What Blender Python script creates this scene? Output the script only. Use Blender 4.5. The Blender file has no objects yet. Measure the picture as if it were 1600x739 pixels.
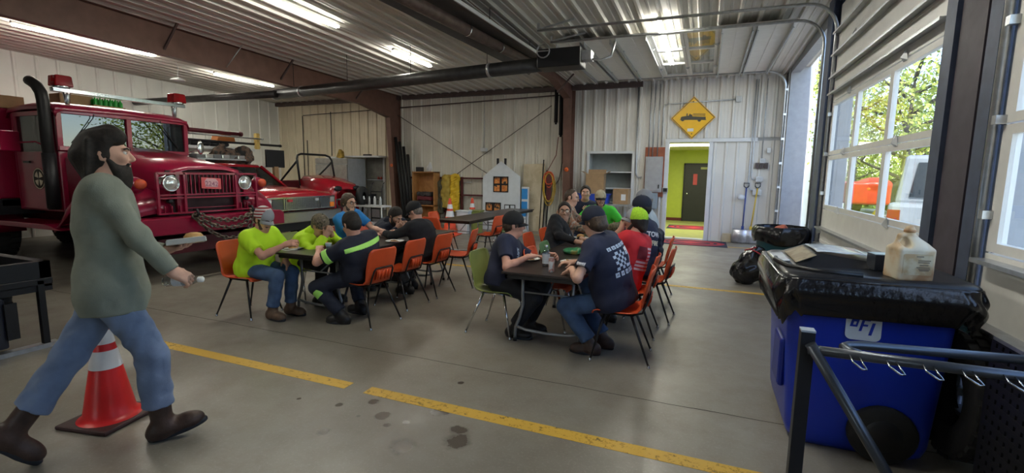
import bpy, bmesh, math, random
import numpy as np
from mathutils import Vector, Matrix
from mathutils.bvhtree import BVHTree

random.seed(7)
rng = np.random.default_rng(7)
R = math.radians
C = bpy.context.scene.collection
SC = bpy.context.scene

# ------------------------------------------------------------------ camera, sky, sun, exposure
EYE = 1.62
YAW, PITCH, ROLL, FPX = R(22.1), R(7.4), R(0.8), 740.0
_f0 = Vector((-math.sin(YAW), math.cos(YAW), 0)); _r0 = Vector((math.cos(YAW), math.sin(YAW), 0)); _u0 = Vector((0, 0, 1))
_fw = math.cos(PITCH)*_f0 - math.sin(PITCH)*_u0
_up = math.sin(PITCH)*_f0 + math.cos(PITCH)*_u0
_rt = math.cos(ROLL)*_r0 + math.sin(ROLL)*_up
_up = -math.sin(ROLL)*_r0 + math.cos(ROLL)*_up
cam_d = bpy.data.cameras.new('camera'); cam = bpy.data.objects.new('camera', cam_d); C.objects.link(cam)
cam_d.sensor_fit = 'HORIZONTAL'; cam_d.sensor_width = 36.0; cam_d.lens = 36.0*FPX/1600.0
cam_d.clip_start = 0.05; cam_d.clip_end = 500
_m = Matrix((( _rt.x, _up.x, -_fw.x, 0), (_rt.y, _up.y, -_fw.y, 0), (_rt.z, _up.z, -_fw.z, EYE), (0, 0, 0, 1)))
cam.matrix_world = _m
SC.camera = cam

SKY_STRENGTH, SUN_STRENGTH = 0.46, 5.0
TUBE_EMIT, ROOM_TUBE_W = 40.0, 16.0
SC.view_settings.view_transform = 'Standard'
SC.view_settings.look = 'None'
SC.view_settings.gamma = 1.0
SC.view_settings.use_curve_mapping = False
SC.view_settings.exposure = 0.62

world = bpy.data.worlds.new('sky'); SC.world = world; world.use_nodes = True
_nt = world.node_tree; _bg = _nt.nodes['Background']
_sky = _nt.nodes.new('ShaderNodeTexSky'); _sky.sky_type = 'NISHITA'; _sky.sun_disc = False
_sky.sun_elevation = R(48); _sky.sun_rotation = R(190); _sky.altitude = 100; _sky.dust_density = 0.6; _sky.ozone_density = 1.5
_nt.links.new(_sky.outputs[0], _bg.inputs[0]); _bg.inputs[1].default_value = SKY_STRENGTH
sun_d = bpy.data.lights.new('sun', 'SUN'); sun = bpy.data.objects.new('sun', sun_d); C.objects.link(sun)
sun_d.energy = SUN_STRENGTH; sun_d.angle = R(0.6); sun_d.color = (1, .95, .86)
sun.rotation_euler = Vector((0.02, 0.70, -0.72)).to_track_quat('-Z', 'Y').to_euler()

# ------------------------------------------------------------------ measuring helpers (camera of the place)
_O = Vector((0, 0, EYE))
def ray(x, y): return _rt*((x-800)/FPX) - _up*((y-369.5)/FPX) + _fw
def onz(x, y, z=0.0):
    d = ray(x, y); return _O + d*((z-EYE)/d.z)
def ony(x, y, Y):
    d = ray(x, y); return _O + d*(Y/d.y)
def onx(x, y, X):
    d = ray(x, y); return _O + d*(X/d.x)

# ------------------------------------------------------------------ materials
MATS = {}
def _noise_mix(nt, col, amount, scale, coord='Object'):
    tc = nt.nodes.new('ShaderNodeTexCoord'); nz = nt.nodes.new('ShaderNodeTexNoise')
    nz.inputs['Scale'].default_value = scale; nz.inputs['Detail'].default_value = 4
    nt.links.new(tc.outputs[coord], nz.inputs['Vector'])
    mp = nt.nodes.new('ShaderNodeMapRange'); mp.inputs[1].default_value = .3; mp.inputs[2].default_value = .7
    mp.inputs[3].default_value = 1-amount; mp.inputs[4].default_value = 1+amount
    nt.links.new(nz.outputs[0], mp.inputs[0])
    mx = nt.nodes.new('ShaderNodeMix'); mx.data_type = 'RGBA'; mx.blend_type = 'MULTIPLY'; mx.inputs[0].default_value = 1
    mx.inputs[6].default_value = (*col, 1)
    nt.links.new(mp.outputs[0], mx.inputs[7])
    return mx.outputs[2], nz
def mat(name, col, rough=.6, metal=0., var=.08, scale=8., bump=0., bscale=40., coat=0., emit=0., alpha=1., trans=0., ior=1.45, spec=.5):
    if name in MATS: return MATS[name]
    m = bpy.data.materials.new(name); m.use_nodes = True; nt = m.node_tree; b = nt.nodes['Principled BSDF']
    out, nz = _noise_mix(nt, col, var, scale)
    nt.links.new(out, b.inputs['Base Color'])
    b.inputs['Roughness'].default_value = rough; b.inputs['Metallic'].default_value = metal
    b.inputs['Coat Weight'].default_value = coat; b.inputs['Alpha'].default_value = alpha
    b.inputs['Transmission Weight'].default_value = trans; b.inputs['IOR'].default_value = ior
    b.inputs['Specular IOR Level'].default_value = spec
    if emit:
        b.inputs['Emission Color'].default_value = (*col, 1); b.inputs['Emission Strength'].default_value = emit
    if bump:
        bp = nt.nodes.new('ShaderNodeBump'); bp.inputs['Strength'].default_value = bump; bp.inputs['Distance'].default_value = .01
        n2 = nt.nodes.new('ShaderNodeTexNoise'); n2.inputs['Scale'].default_value = bscale; n2.inputs['Detail'].default_value = 6
        tc = nt.nodes.new('ShaderNodeTexCoord'); nt.links.new(tc.outputs['Object'], n2.inputs['Vector'])
        nt.links.new(n2.outputs[0], bp.inputs['Height']); nt.links.new(bp.outputs[0], b.inputs['Normal'])
    MATS[name] = m; return m
def ramp_mat(name, cols, scale=6., rough=.8, detail=3., distort=0., kind='noise', bump=0.):
    """blotchy material: several colours through a noise (camouflage, rust, stained wood)"""
    if name in MATS: return MATS[name]
    m = bpy.data.materials.new(name); m.use_nodes = True; nt = m.node_tree; b = nt.nodes['Principled BSDF']
    tc = nt.nodes.new('ShaderNodeTexCoord'); rp = nt.nodes.new('ShaderNodeValToRGB')
    if kind == 'noise':
        t = nt.nodes.new('ShaderNodeTexNoise'); t.inputs['Scale'].default_value = scale; t.inputs['Detail'].default_value = detail; t.inputs['Distortion'].default_value = distort
    else:
        t = nt.nodes.new('ShaderNodeTexWave'); t.inputs['Scale'].default_value = scale; t.inputs['Distortion'].default_value = distort; t.inputs['Detail'].default_value = detail
        t.bands_direction = {'wavex': 'X', 'wavey': 'Y', 'wavez': 'Z'}[kind]
    nt.links.new(tc.outputs['Object'], t.inputs['Vector']); nt.links.new(t.outputs[0 if kind == 'noise' else 1], rp.inputs[0])
    cr = rp.color_ramp
    n = len(cols)
    while len(cr.elements) < n: cr.elements.new(.5)
    for i, (p, c) in enumerate(cols):
        cr.elements[i].position = p; cr.elements[i].color = (*c, 1)
    nt.links.new(rp.outputs[0], b.inputs['Base Color']); b.inputs['Roughness'].default_value = rough
    if bump:
        bp = nt.nodes.new('ShaderNodeBump'); bp.inputs['Strength'].default_value = bump; nt.links.new(t.outputs[0 if kind == 'noise' else 1], bp.inputs['Height']); nt.links.new(bp.outputs[0], b.inputs['Normal'])
    MATS[name] = m; return m
def glass(name, tint=(.9, .95, .95), rough=.0, clear=.88):
    """thin pane: mostly straight through, with a mirror-like share"""
    if name in MATS: return MATS[name]
    m = bpy.data.materials.new(name); m.use_nodes = True; nt = m.node_tree
    for n in list(nt.nodes):
        if n.type == 'BSDF_PRINCIPLED': nt.nodes.remove(n)
    out = [n for n in nt.nodes if n.type == 'OUTPUT_MATERIAL'][0]
    tr = nt.nodes.new('ShaderNodeBsdfTransparent'); tr.inputs[0].default_value = (*tint, 1)
    gl = nt.nodes.new('ShaderNodeBsdfGlossy'); gl.inputs['Roughness'].default_value = rough
    fr = nt.nodes.new('ShaderNodeLayerWeight'); fr.inputs[0].default_value = .5
    pw_ = nt.nodes.new('ShaderNodeMath'); pw_.operation = 'POWER'; pw_.inputs[1].default_value = 5.; nt.links.new(fr.outputs[1], pw_.inputs[0])
    ad = nt.nodes.new('ShaderNodeMath'); ad.operation = 'MULTIPLY_ADD'; ad.inputs[1].default_value = 1.2; ad.inputs[2].default_value = .05+(1-clear)*.25; ad.use_clamp = True
    mx = nt.nodes.new('ShaderNodeMixShader'); nt.links.new(pw_.outputs[0], ad.inputs[0]); nt.links.new(ad.outputs[0], mx.inputs[0])
    nt.links.new(tr.outputs[0], mx.inputs[1]); nt.links.new(gl.outputs[0], mx.inputs[2]); nt.links.new(mx.outputs[0], out.inputs[0])
    MATS[name] = m; return m

# ------------------------------------------------------------------ objects and tags
def tag(o, label=None, cat=None, group=None, kind=None):
    if label: o['label'] = label
    if cat: o['category'] = cat
    if group: o['group'] = group
    if kind: o['kind'] = kind
    return o
def thing(name, label, cat, loc=(0, 0, 0), rz=0., group=None):
    o = bpy.data.objects.new(name, None); C.objects.link(o); o.empty_display_size = .1
    o.location = loc; o.rotation_euler = (0, 0, rz)
    return tag(o, label, cat, group)
KIDS = {}
def link(name, me, parent=None):
    o = bpy.data.objects.new(name, me); C.objects.link(o)
    if parent is not None:
        o.parent = parent; KIDS.setdefault(parent.name, []).append(o)
    return o
def copy_tree(o, parent=None):
    c = o.copy(); C.objects.link(c)
    if parent is not None: c.parent = parent; KIDS.setdefault(parent.name, []).append(c)
    for ch in list(KIDS.get(o.name, [])): copy_tree(ch, c)
    return c

class MB:
    """collects shapes; build() links them as one mesh object"""
    def __init__(s): s.v = []; s.f = []; s.mi = []; s.cur = 0; s.sm = []; s.smooth = False
    def _add(s, vs, fs, smooth=None):
        n = len(s.v); s.v += [tuple(v) for v in vs]
        for f in fs: s.f.append(tuple(i+n for i in f)); s.mi.append(s.cur); s.sm.append(s.smooth if smooth is None else smooth)
        return s
    def m(s, i): s.cur = i; return s
    def box(s, c, d, rot=None):
        c = Vector(c); x, y, z = d[0]/2, d[1]/2, d[2]/2
        vs = [Vector(p) for p in ((-x,-y,-z),(x,-y,-z),(x,y,-z),(-x,y,-z),(-x,-y,z),(x,-y,z),(x,y,z),(-x,y,z))]
        if rot is not None: vs = [rot @ v for v in vs]
        return s._add([c+v for v in vs], [(3,2,1,0),(4,5,6,7),(0,1,5,4),(1,2,6,5),(2,3,7,6),(3,0,4,7)], False)
    def bb(s, a, b):
        return s.box([(a[i]+b[i])/2 for i in range(3)], [abs(b[i]-a[i]) for i in range(3)])
    def bar(s, p, q, w, h, up=(0, 0, 1)):
        p, q = Vector(p), Vector(q); y = (q-p); L = y.length; y.normalize(); u = Vector(up)
        x = y.cross(u)
        if x.length < 1e-4: x = y.cross(Vector((1, 0, 0)))
        x.normalize(); z = x.cross(y)
        return s.box((p+q)/2, (w, L, h), Matrix((x, y, z)).transposed())
    def ring(s, c, x, y, r, n, ry=None):
        ry = r if ry is None else ry
        return [c + x*(r*math.cos(2*math.pi*i/n)) + y*(ry*math.sin(2*math.pi*i/n)) for i in range(n)]
    def cyl(s, p, q, r, r2=None, n=14, cap=True, smooth=True):
        p, q = Vector(p), Vector(q); r2 = r if r2 is None else r2
        z = (q-p).normalized(); x = z.orthogonal().normalized(); y = z.cross(x)
        a = s.ring(p, x, y, r, n); b = s.ring(q, x, y, r2, n)
        s._add(a+b, [(i, (i+1) % n, n+(i+1) % n, n+i) for i in range(n)], smooth)
        if cap: s._add(a, [tuple(range(n))[::-1]], False); s._add(b, [tuple(range(n))], False)
        return s
    def tube(s, pts, r, n=8, closed=False, cap=True, rs=None, flat=1.):
        P = [Vector(p) for p in pts]; m = len(P); rings = []; prev = None
        for i in range(m):
            a = P[(i-1) % m] if (i > 0 or closed) else P[i]; b = P[(i+1) % m] if (i < m-1 or closed) else P[i]
            t = (b-a).normalized()
            if prev is None: x = t.orthogonal().normalized()
            else:
                x = prev - t*prev.dot(t)
                x = x.normalized() if x.length > 1e-5 else t.orthogonal().normalized()
            prev = x; y = t.cross(x); rr = rs[i] if rs else r
            rings += s.ring(P[i], x, y, rr, n, rr*flat)
        fs = []
        for i in range(m if closed else m-1):
            j = (i+1) % m
            for k in range(n): fs.append((i*n+k, i*n+(k+1) % n, j*n+(k+1) % n, j*n+k))
        s._add(rings, fs, True)
        if cap and not closed:
            s._add(rings[:n], [tuple(range(n))[::-1]], False); s._add(rings[-n:], [tuple(range(n))], False)
        return s
    def sph(s, c, r, n=16, m=10, rot=None):
        r = (r, r, r) if not hasattr(r, '__len__') else r; c = Vector(c); vs = []; fs = []
        for j in range(m+1):
            a = math.pi*j/m
            for i in range(n):
                b = 2*math.pi*i/n
                v = Vector((r[0]*math.sin(a)*math.cos(b), r[1]*math.sin(a)*math.sin(b), r[2]*math.cos(a)))
                vs.append(c + (rot @ v if rot else v))
        for j in range(m):
            for i in range(n): fs.append((j*n+i, (j+1)*n+i, (j+1)*n+(i+1) % n, j*n+(i+1) % n))
        return s._add(vs, fs, True)
    def lathe(s, prof, o=(0, 0, 0), n=24, ax=None, smooth=True, sx=1., sy=1.):
        """prof: (radius, height); ax: axis direction"""
        o = Vector(o); z = Vector(ax).normalized() if ax else Vector((0, 0, 1))
        x = z.orthogonal().normalized() if ax else Vector((1, 0, 0)); y = z.cross(x); vs = []; fs = []
        for r, h in prof: vs += [o + z*h + x*(sx*r*math.cos(2*math.pi*i/n)) + y*(sy*r*math.sin(2*math.pi*i/n)) for i in range(n)]
        for j in range(len(prof)-1):
            for i in range(n): fs.append((j*n+i, j*n+(i+1) % n, (j+1)*n+(i+1) % n, (j+1)*n+i))
        return s._add(vs, fs, smooth)
    def prism(s, poly, d, o=(0, 0, 0), u=(1, 0, 0), v=(0, 0, 1), smooth=False):
        """poly: 2-D outline in the u,v plane, thickness d along u x v"""
        o, u, v = Vector(o), Vector(u), Vector(v); w = u.cross(v).normalized(); n = len(poly)
        a = [o+u*p[0]+v*p[1]-w*(d/2) for p in poly]; b = [p+w*d for p in a]
        s._add(a+b, [(i, (i+1) % n, n+(i+1) % n, n+i) for i in range(n)], smooth)
        s._add(a, [tuple(range(n))[::-1]], False); s._add(b, [tuple(range(n))], False)
        return s
    def loft(s, rows, closed=False, cap=False, smooth=True):
        n = len(rows[0]); vs = [p for r in rows for p in r]; fs = []
        for j in range(len(rows)-1):
            for i in range(n if closed else n-1): fs.append((j*n+i, j*n+(i+1) % n, (j+1)*n+(i+1) % n, (j+1)*n+i))
        s._add(vs, fs, smooth)
        if cap: s._add(rows[0], [tuple(range(n))[::-1]], False); s._add(rows[-1], [tuple(range(n))], False)
        return s
    def build(s, name, m, parent=None, bevel=0., seg=2, solid=0., sub=0):
        me = bpy.data.meshes.new(name); me.from_pydata(s.v, [], s.f)
        for mm in (m if isinstance(m, (list, tuple)) else [m]): me.materials.append(mm)
        me.polygons.foreach_set('material_index', s.mi); me.polygons.foreach_set('use_smooth', s.sm); me.update()
        bm = bmesh.new(); bm.from_mesh(me)
        bmesh.ops.remove_doubles(bm, verts=bm.verts, dist=1e-5); bmesh.ops.recalc_face_normals(bm, faces=bm.faces) if solid == 0 else None
        bm.to_mesh(me); bm.free()
        o = link(name, me, parent)
        if sub: md = o.modifiers.new('subd', 'SUBSURF'); md.levels = md.render_levels = sub
        if solid: md = o.modifiers.new('solid', 'SOLIDIFY'); md.thickness = solid; md.offset = 0
        if bevel: md = o.modifiers.new('bevel', 'BEVEL'); md.width = bevel; md.segments = seg; md.limit_method = 'ANGLE'; md.angle_limit = R(40); md.harden_normals = False
        return o
def struct(name, mb, m, parent=None, **k): return tag(mb.build(name, m, parent, **k), kind='structure' if parent is None else None)

def text_mesh(body, size=1., bold=0., space=1.):
    cu = bpy.data.curves.new('t', 'FONT'); cu.body = body; cu.size = size; cu.align_x = 'CENTER'; cu.align_y = 'CENTER'; cu.offset = bold; cu.space_character = space
    o = bpy.data.objects.new('t', cu); C.objects.link(o)
    dg = bpy.context.evaluated_depsgraph_get(); me = bpy.data.meshes.new_from_object(o.evaluated_get(dg))
    bm = bmesh.new(); bm.from_mesh(me); bmesh.ops.triangulate(bm, faces=bm.faces)
    vs = [(v.co.x, v.co.y) for v in bm.verts]; bm.verts.index_update(); fs = [tuple(v.index for v in f.verts) for f in bm.faces]; bm.free()
    bpy.data.objects.remove(o); bpy.data.curves.remove(cu); bpy.data.meshes.remove(me)
    return vs, fs
def lettering(name, body, size, o, u, v, m, parent=None, bold=0., th=.002):
    """flat letters standing at o in the plane u,v"""
    vs, fs = text_mesh(body, size, bold); o, u, v = Vector(o), Vector(u), Vector(v); w = u.cross(v).normalized()
    mb = MB(); mb._add([o+u*a+v*b+w*th for a, b in vs], fs, False)
    return mb.build(name, m, parent)
# ------------------------------------------------------------------ smooth bodies: distance fields meshed by surface nets
def V(*a): return np.array(a, float)
def nrm(a):
    a = np.asarray(a, float); return a/max(np.linalg.norm(a), 1e-9)
def cap(p, q, r1, r2=None, k=.02, op='+', clips=()): return ('c', np.asarray(p, float), np.asarray(q, float), r1, r1 if r2 is None else r2, k, op, clips)
def ell(c, A, rad, k=.03, op='+', clips=()): return ('e', np.asarray(c, float), np.asarray(A, float), np.asarray(rad, float), 0, k, op, clips)
def rbx(c, A, half, rr=.01, k=.01, op='+', clips=()): return ('b', np.asarray(c, float), np.asarray(A, float), np.asarray(half, float), rr, k, op, clips)
I3 = np.eye(3)
def sdf_mesh(prims, vox, clips=(), infl=0.):
    lo = np.full(3, 1e9); hi = -lo; bbs = []
    for p in prims:
        if p[0] == 'c':
            r = max(p[3], p[4]); a = np.minimum(p[1], p[2])-r; b = np.maximum(p[1], p[2])+r
        else:
            e = np.abs(p[2].T) @ (p[3] + (p[4] if p[0] == 'b' else 0)); a = p[1]-e; b = p[1]+e
        bbs.append((a-infl, b+infl))
        if p[6] == '+': lo = np.minimum(lo, a-infl); hi = np.maximum(hi, b+infl)
    lo = lo-3*vox; hi = hi+3*vox
    n = np.ceil((hi-lo)/vox).astype(int)+1
    D = np.full(n, .5, np.float32)
    ax = [(lo[i]+vox*np.arange(n[i])).astype(np.float32) for i in range(3)]
    for p, (a, b) in zip(prims, bbs):
        pad = .03+p[5]
        i0 = np.maximum(np.floor((a-pad-lo)/vox).astype(int), 0); i1 = np.minimum(np.ceil((b+pad-lo)/vox).astype(int)+1, n)
        if np.any(i1 <= i0): continue
        X = ax[0][i0[0]:i1[0], None, None]; Y = ax[1][None, i0[1]:i1[1], None]; Z = ax[2][None, None, i0[2]:i1[2]]
        if p[0] == 'c':
            P, Q = p[1], p[2]; ba = Q-P; L2 = max(ba @ ba, 1e-9)
            x, y, z = X-P[0], Y-P[1], Z-P[2]
            h = np.clip((x*ba[0]+y*ba[1]+z*ba[2])/L2, 0, 1)
            d = np.sqrt((x-h*ba[0])**2+(y-h*ba[1])**2+(z-h*ba[2])**2)-(p[3]+(p[4]-p[3])*h)
        else:
            c, A, rad = p[1], p[2], p[3]; x, y, z = X-c[0], Y-c[1], Z-c[2]
            q = [A[i, 0]*x+A[i, 1]*y+A[i, 2]*z for i in range(3)]
            if p[0] == 'e':
                rad = rad+infl if False else rad
                k0 = np.sqrt((q[0]/rad[0])**2+(q[1]/rad[1])**2+(q[2]/rad[2])**2)
                k1 = np.sqrt((q[0]/rad[0]**2)**2+(q[1]/rad[1]**2)**2+(q[2]/rad[2]**2)**2)
                d = k0*(k0-1)/np.maximum(k1, 1e-6)
            else:
                w = [np.abs(q[i])-rad[i] for i in range(3)]
                d = np.sqrt(np.maximum(w[0], 0)**2+np.maximum(w[1], 0)**2+np.maximum(w[2], 0)**2)+np.minimum(np.maximum(np.maximum(w[0], w[1]), w[2]), 0)-p[4]
        d = d-infl
        for (cp, cn) in p[7]:
            d = np.maximum(d, (X-cp[0])*cn[0]+(Y-cp[1])*cn[1]+(Z-cp[2])*cn[2])
        S = D[i0[0]:i1[0], i0[1]:i1[1], i0[2]:i1[2]]; k = max(p[5], 1e-4)
        if p[6] == '+':
            h = np.maximum(k-np.abs(S-d), 0)/k; S[:] = np.minimum(S, d)-h*h*k*.25
        else:
            h = np.maximum(k-np.abs(S+d), 0)/k; S[:] = np.maximum(S, -d)+h*h*k*.25
    X = ax[0][:, None, None]; Y = ax[1][None, :, None]; Z = ax[2][None, None, :]
    for (cp, cn) in clips: D = np.maximum(D, ((X-cp[0])*cn[0]+(Y-cp[1])*cn[1]+(Z-cp[2])*cn[2]).astype(np.float32))
    s = D < 0
    cnt = np.zeros(tuple(np.array(n)-1), np.int8)
    for a in (0, 1):
        for b in (0, 1):
            for c in (0, 1): cnt += s[a:n[0]-1+a, b:n[1]-1+b, c:n[2]-1+c]
    act = np.argwhere((cnt > 0) & (cnt < 8)); idx = np.full(cnt.shape, -1, np.int32); idx[tuple(act.T)] = np.arange(len(act))
    cor = np.array([(a, b, c) for a in (0, 1) for b in (0, 1) for c in (0, 1)])
    val = np.stack([D[tuple((act+o).T)] for o in cor], 1)
    acc = np.zeros((len(act), 3)); num = np.zeros(len(act))
    for i in range(8):
        for j in range(i+1, 8):
            if np.abs(cor[i]-cor[j]).sum() != 1: continue
            cr = (val[:, i] < 0) != (val[:, j] < 0)
            t = np.where(cr, val[:, i]/np.where(cr, val[:, i]-val[:, j], 1), 0)
            acc += np.where(cr[:, None], cor[i]+t[:, None]*(cor[j]-cor[i]), 0); num += cr
    vs = lo+vox*(act+acc/np.maximum(num, 1)[:, None])
    F = []
    for axx in range(3):
        o1, o2 = [(1, 2), (2, 0), (0, 1)][axx]
        sl = [slice(None)]*3; sl2 = [slice(None)]*3; sl[axx] = slice(0, -1); sl2[axx] = slice(1, None)
        ch = s[tuple(sl)] != s[tuple(sl2)]
        e = np.argwhere(ch); e = e[(e[:, o1] > 0) & (e[:, o2] > 0)]
        ins = s[tuple(e.T)]
        u1 = np.eye(3, dtype=int)[o1]; u2 = np.eye(3, dtype=int)[o2]
        q = np.stack([idx[tuple((e-u1-u2).T)], idx[tuple((e-u2).T)], idx[tuple(e.T)], idx[tuple((e-u1).T)]], 1)
        q[~ins] = q[~ins][:, ::-1]
        F.append(q)
    return vs, np.concatenate(F)
def np_mesh(name, vs, F, m, parent=None, wrinkle=0., wfreq=1., seed=0, smooth_it=0):
    me = bpy.data.meshes.new(name)
    F = F[(F >= 0).all(1)]
    me.vertices.add(len(vs)); me.loops.add(len(F)*4); me.polygons.add(len(F))
    me.vertices.foreach_set('co', vs.astype(np.float32).ravel()); me.loops.foreach_set('vertex_index', F.astype(np.int32).ravel())
    me.polygons.foreach_set('loop_start', np.arange(0, len(F)*4, 4, dtype=np.int32)); me.polygons.foreach_set('loop_total', np.full(len(F), 4, np.int32))
    me.update(calc_edges=True); me.validate()
    if wrinkle and len(vs):
        nn = np.zeros(len(vs)*3, np.float32); me.vertices.foreach_get('normal', nn); nn = nn.reshape(-1, 3)
        r = np.random.default_rng(seed); h = np.zeros(len(vs))
        for i in range(5):
            k = r.normal(size=3)*14*wfreq*(1+.5*i); ph = r.uniform(0, 6.28); k2 = r.normal(size=3)*9
            h += np.sin(vs @ k + ph + 1.4*np.sin(vs @ k2 + ph*2))/(1+.4*i)
        h = np.clip(h/2.2, -1, 1); h = np.sign(h)*np.abs(h)**.7
        co = vs+nn*(wrinkle*h)[:, None]; me.vertices.foreach_set('co', co.astype(np.float32).ravel()); me.update()
    me.polygons.foreach_set('use_smooth', np.ones(len(me.polygons), bool)); me.materials.append(m)
    return link(name, me, parent)
def sdf_obj(name, prims, vox, m, parent=None, clips=(), infl=0., wrinkle=0., wfreq=1., seed=0):
    vs, F = sdf_mesh(prims, vox, clips, infl)
    return np_mesh(name, vs, F, m, parent, wrinkle, wfreq, seed)
def ik(a, t, l1, l2, hint):
    a, t, hint = np.asarray(a, float), np.asarray(t, float), np.asarray(hint, float)
    d = t-a; L = np.linalg.norm(d); L = min(max(L, abs(l1-l2)+.02), (l1+l2)*.999); u = nrm(d)
    x = (l1*l1-l2*l2+L*L)/(2*L); h = math.sqrt(max(l1*l1-x*x, 0))
    p = hint-u*(hint @ u); p = nrm(p)
    return a+u*x+p*h, a+u*L
M_chrome = mat('chromed_tube', (.62, .63, .65), .16, 1., var=.03)
M_blktube = mat('black_enamel_tube', (.014, .014, .016), .3, .2)
M_gr = mat('olive_chair_shell', (.22, .25, .065), .42, var=.08)
M_plate = mat('white_paper_plate', (.78, .77, .74), .55, var=.03)
M_rub = mat('black_rubber', (.014, .014, .014), .75, bump=.2)
# ------------------------------------------------------------------ the building
XL, XR, YB, YF = -14.7, 1.62, 13.27, -6.0         # side wall, door wall, back wall, unseen end behind the camera, gap left to let light in
ZE = 4.12                                          # eave height at the back wall
def zc(y): return ZE + .022*(YB-y)
M_wall = mat('white_wall_panel', (.62, .60, .56), .45, var=.05, scale=1.5)
M_wallL = mat('cream_wall_panel', (.74, .74, .69), .45, var=.05, scale=1.5)
M_wallwarm = mat('light_warmed_wall_panel', (.70, .62, .46), .5, var=.06, scale=2)  # corner sheet: warm tint of the light put into the wall colour
M_ceil = mat('ceiling_panel', (.56, .54, .49), .5, var=.07, scale=1.2)
M_brown = mat('primer_brown_steel', (.15, .078, .058), .55, var=.15, scale=5)
M_dkbrown = mat('dark_purlin_steel', (.085, .06, .055), .6, var=.15)
M_white = mat("white_trim", (.62, .63, .64), .4, var=.04)
M_door = mat('white_door_skin', (.74, .73, .70), .4, var=.04)
M_galv = mat('galvanised_steel', (.50, .52, .54), .38, .85, var=.12, scale=20)
M_dark = mat('black_steel', (.015, .015, .018), .45, .3)
M_black = mat('black_plastic', (.012, .012, .014), .4)
M_rub = mat('black_rubber', (.014, .014, .014), .75, bump=.2)

def floor_mat():
    m = bpy.data.materials.new('worn_concrete'); m.use_nodes = True; nt = m.node_tree; b = nt.nodes['Principled BSDF']; N = nt.nodes.new; L = nt.links.new
    tc = N('ShaderNodeTexCoord')
    def noise(sc, det=6, rough=.6):
        n = N('ShaderNodeTexNoise'); n.inputs['Scale'].default_value = sc; n.inputs['Detail'].default_value = det; n.inputs['Roughness'].default_value = rough
        L(tc.outputs['Object'], n.inputs['Vector']); return n.outputs[0]
    def mathn(op, a, b_=None, c=None):
        n = N('ShaderNodeMath'); n.operation = op
        for i, x in enumerate((a, b_, c)):
            if x is None: continue
            if hasattr(x, 'links'): L(x, n.inputs[i])
            else: n.inputs[i].default_value = x
        return n.outputs[0]
    def mixc(f, a, c):
        n = N('ShaderNodeMix'); n.data_type = 'RGBA'
        if hasattr(f, 'links'): L(f, n.inputs[0])
        else: n.inputs[0].default_value = f
        for i, x in ((6, a), (7, c)):
            if hasattr(x, 'links'): L(x, n.inputs[i])
            else: n.inputs[i].default_value = (*x, 1)
        return n.outputs[2]
    def maprange(x, a, b_, c, d):
        n = N('ShaderNodeMapRange'); L(x, n.inputs[0])
        for i, v in enumerate((a, b_, c, d)): n.inputs[i+1].default_value = v
        return n.outputs[0]
    col = mixc(maprange(noise(.45, 5), .35, .65, 0, 1), (.175, .155, .122), (.25, .235, .20))
    col = mixc(maprange(noise(5, 8, .7), .42, .68, 0, .45), col, (.15, .12, .095))
    col = mixc(maprange(noise(60, 3), .55, .75, 0, .4), col, (.36, .33, .29))
    # wet oil spots with shapes of their own
    sep = N('ShaderNodeSeparateXYZ'); L(tc.outputs['Object'], sep.inputs[0])
    wob = noise(9, 4)
    spots = [(px, py, r) for px, py, r in ((628, 697, .085), (714, 688, .09), (716, 672, .06), (506, 674, .05), (598, 650, .055), (584, 627, .05), (605, 664, .028), (634, 660, .026), (690, 643, .07), (530, 632, .035), (720, 598, .03), (695, 636, .05), (560, 650, .015), (467, 623, .02))]
    tot = None
    for px, py, r in spots:
        p = onz(px, py)
        dx = mathn('SUBTRACT', sep.outputs[0], p.x); dy = mathn('SUBTRACT', sep.outputs[1], p.y)
        d = mathn('SQRT', mathn('ADD', mathn('MULTIPLY', dx, dx), mathn('MULTIPLY', dy, dy)))
        d = mathn('MULTIPLY_ADD', wob, r*1.5, d)
        s = maprange(d, r*1.45, r*1.85, 1, 0)
        tot = s if tot is None else mathn('MAXIMUM', tot, s)
    col = mixc(mathn('MULTIPLY', tot, .78), col, (.055, .038, .028))
    L(col, b.inputs['Base Color'])
    rg = maprange(noise(2.2, 6), .3, .7, .30, .5)
    L(mathn('MULTIPLY_ADD', tot, -.15, rg), b.inputs['Roughness'])
    bp = N('ShaderNodeBump'); bp.inputs['Strength'].default_value = .12; bp.inputs['Distance'].default_value = .004; L(noise(35, 6), bp.inputs['Height']); L(bp.outputs[0], b.inputs['Normal'])
    return m
fl_ = MB(); fl_.bb((XL-.3, YF, -.2), (XR+.18, YB+.3, 0)); struct('floor', fl_, floor_mat())

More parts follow.
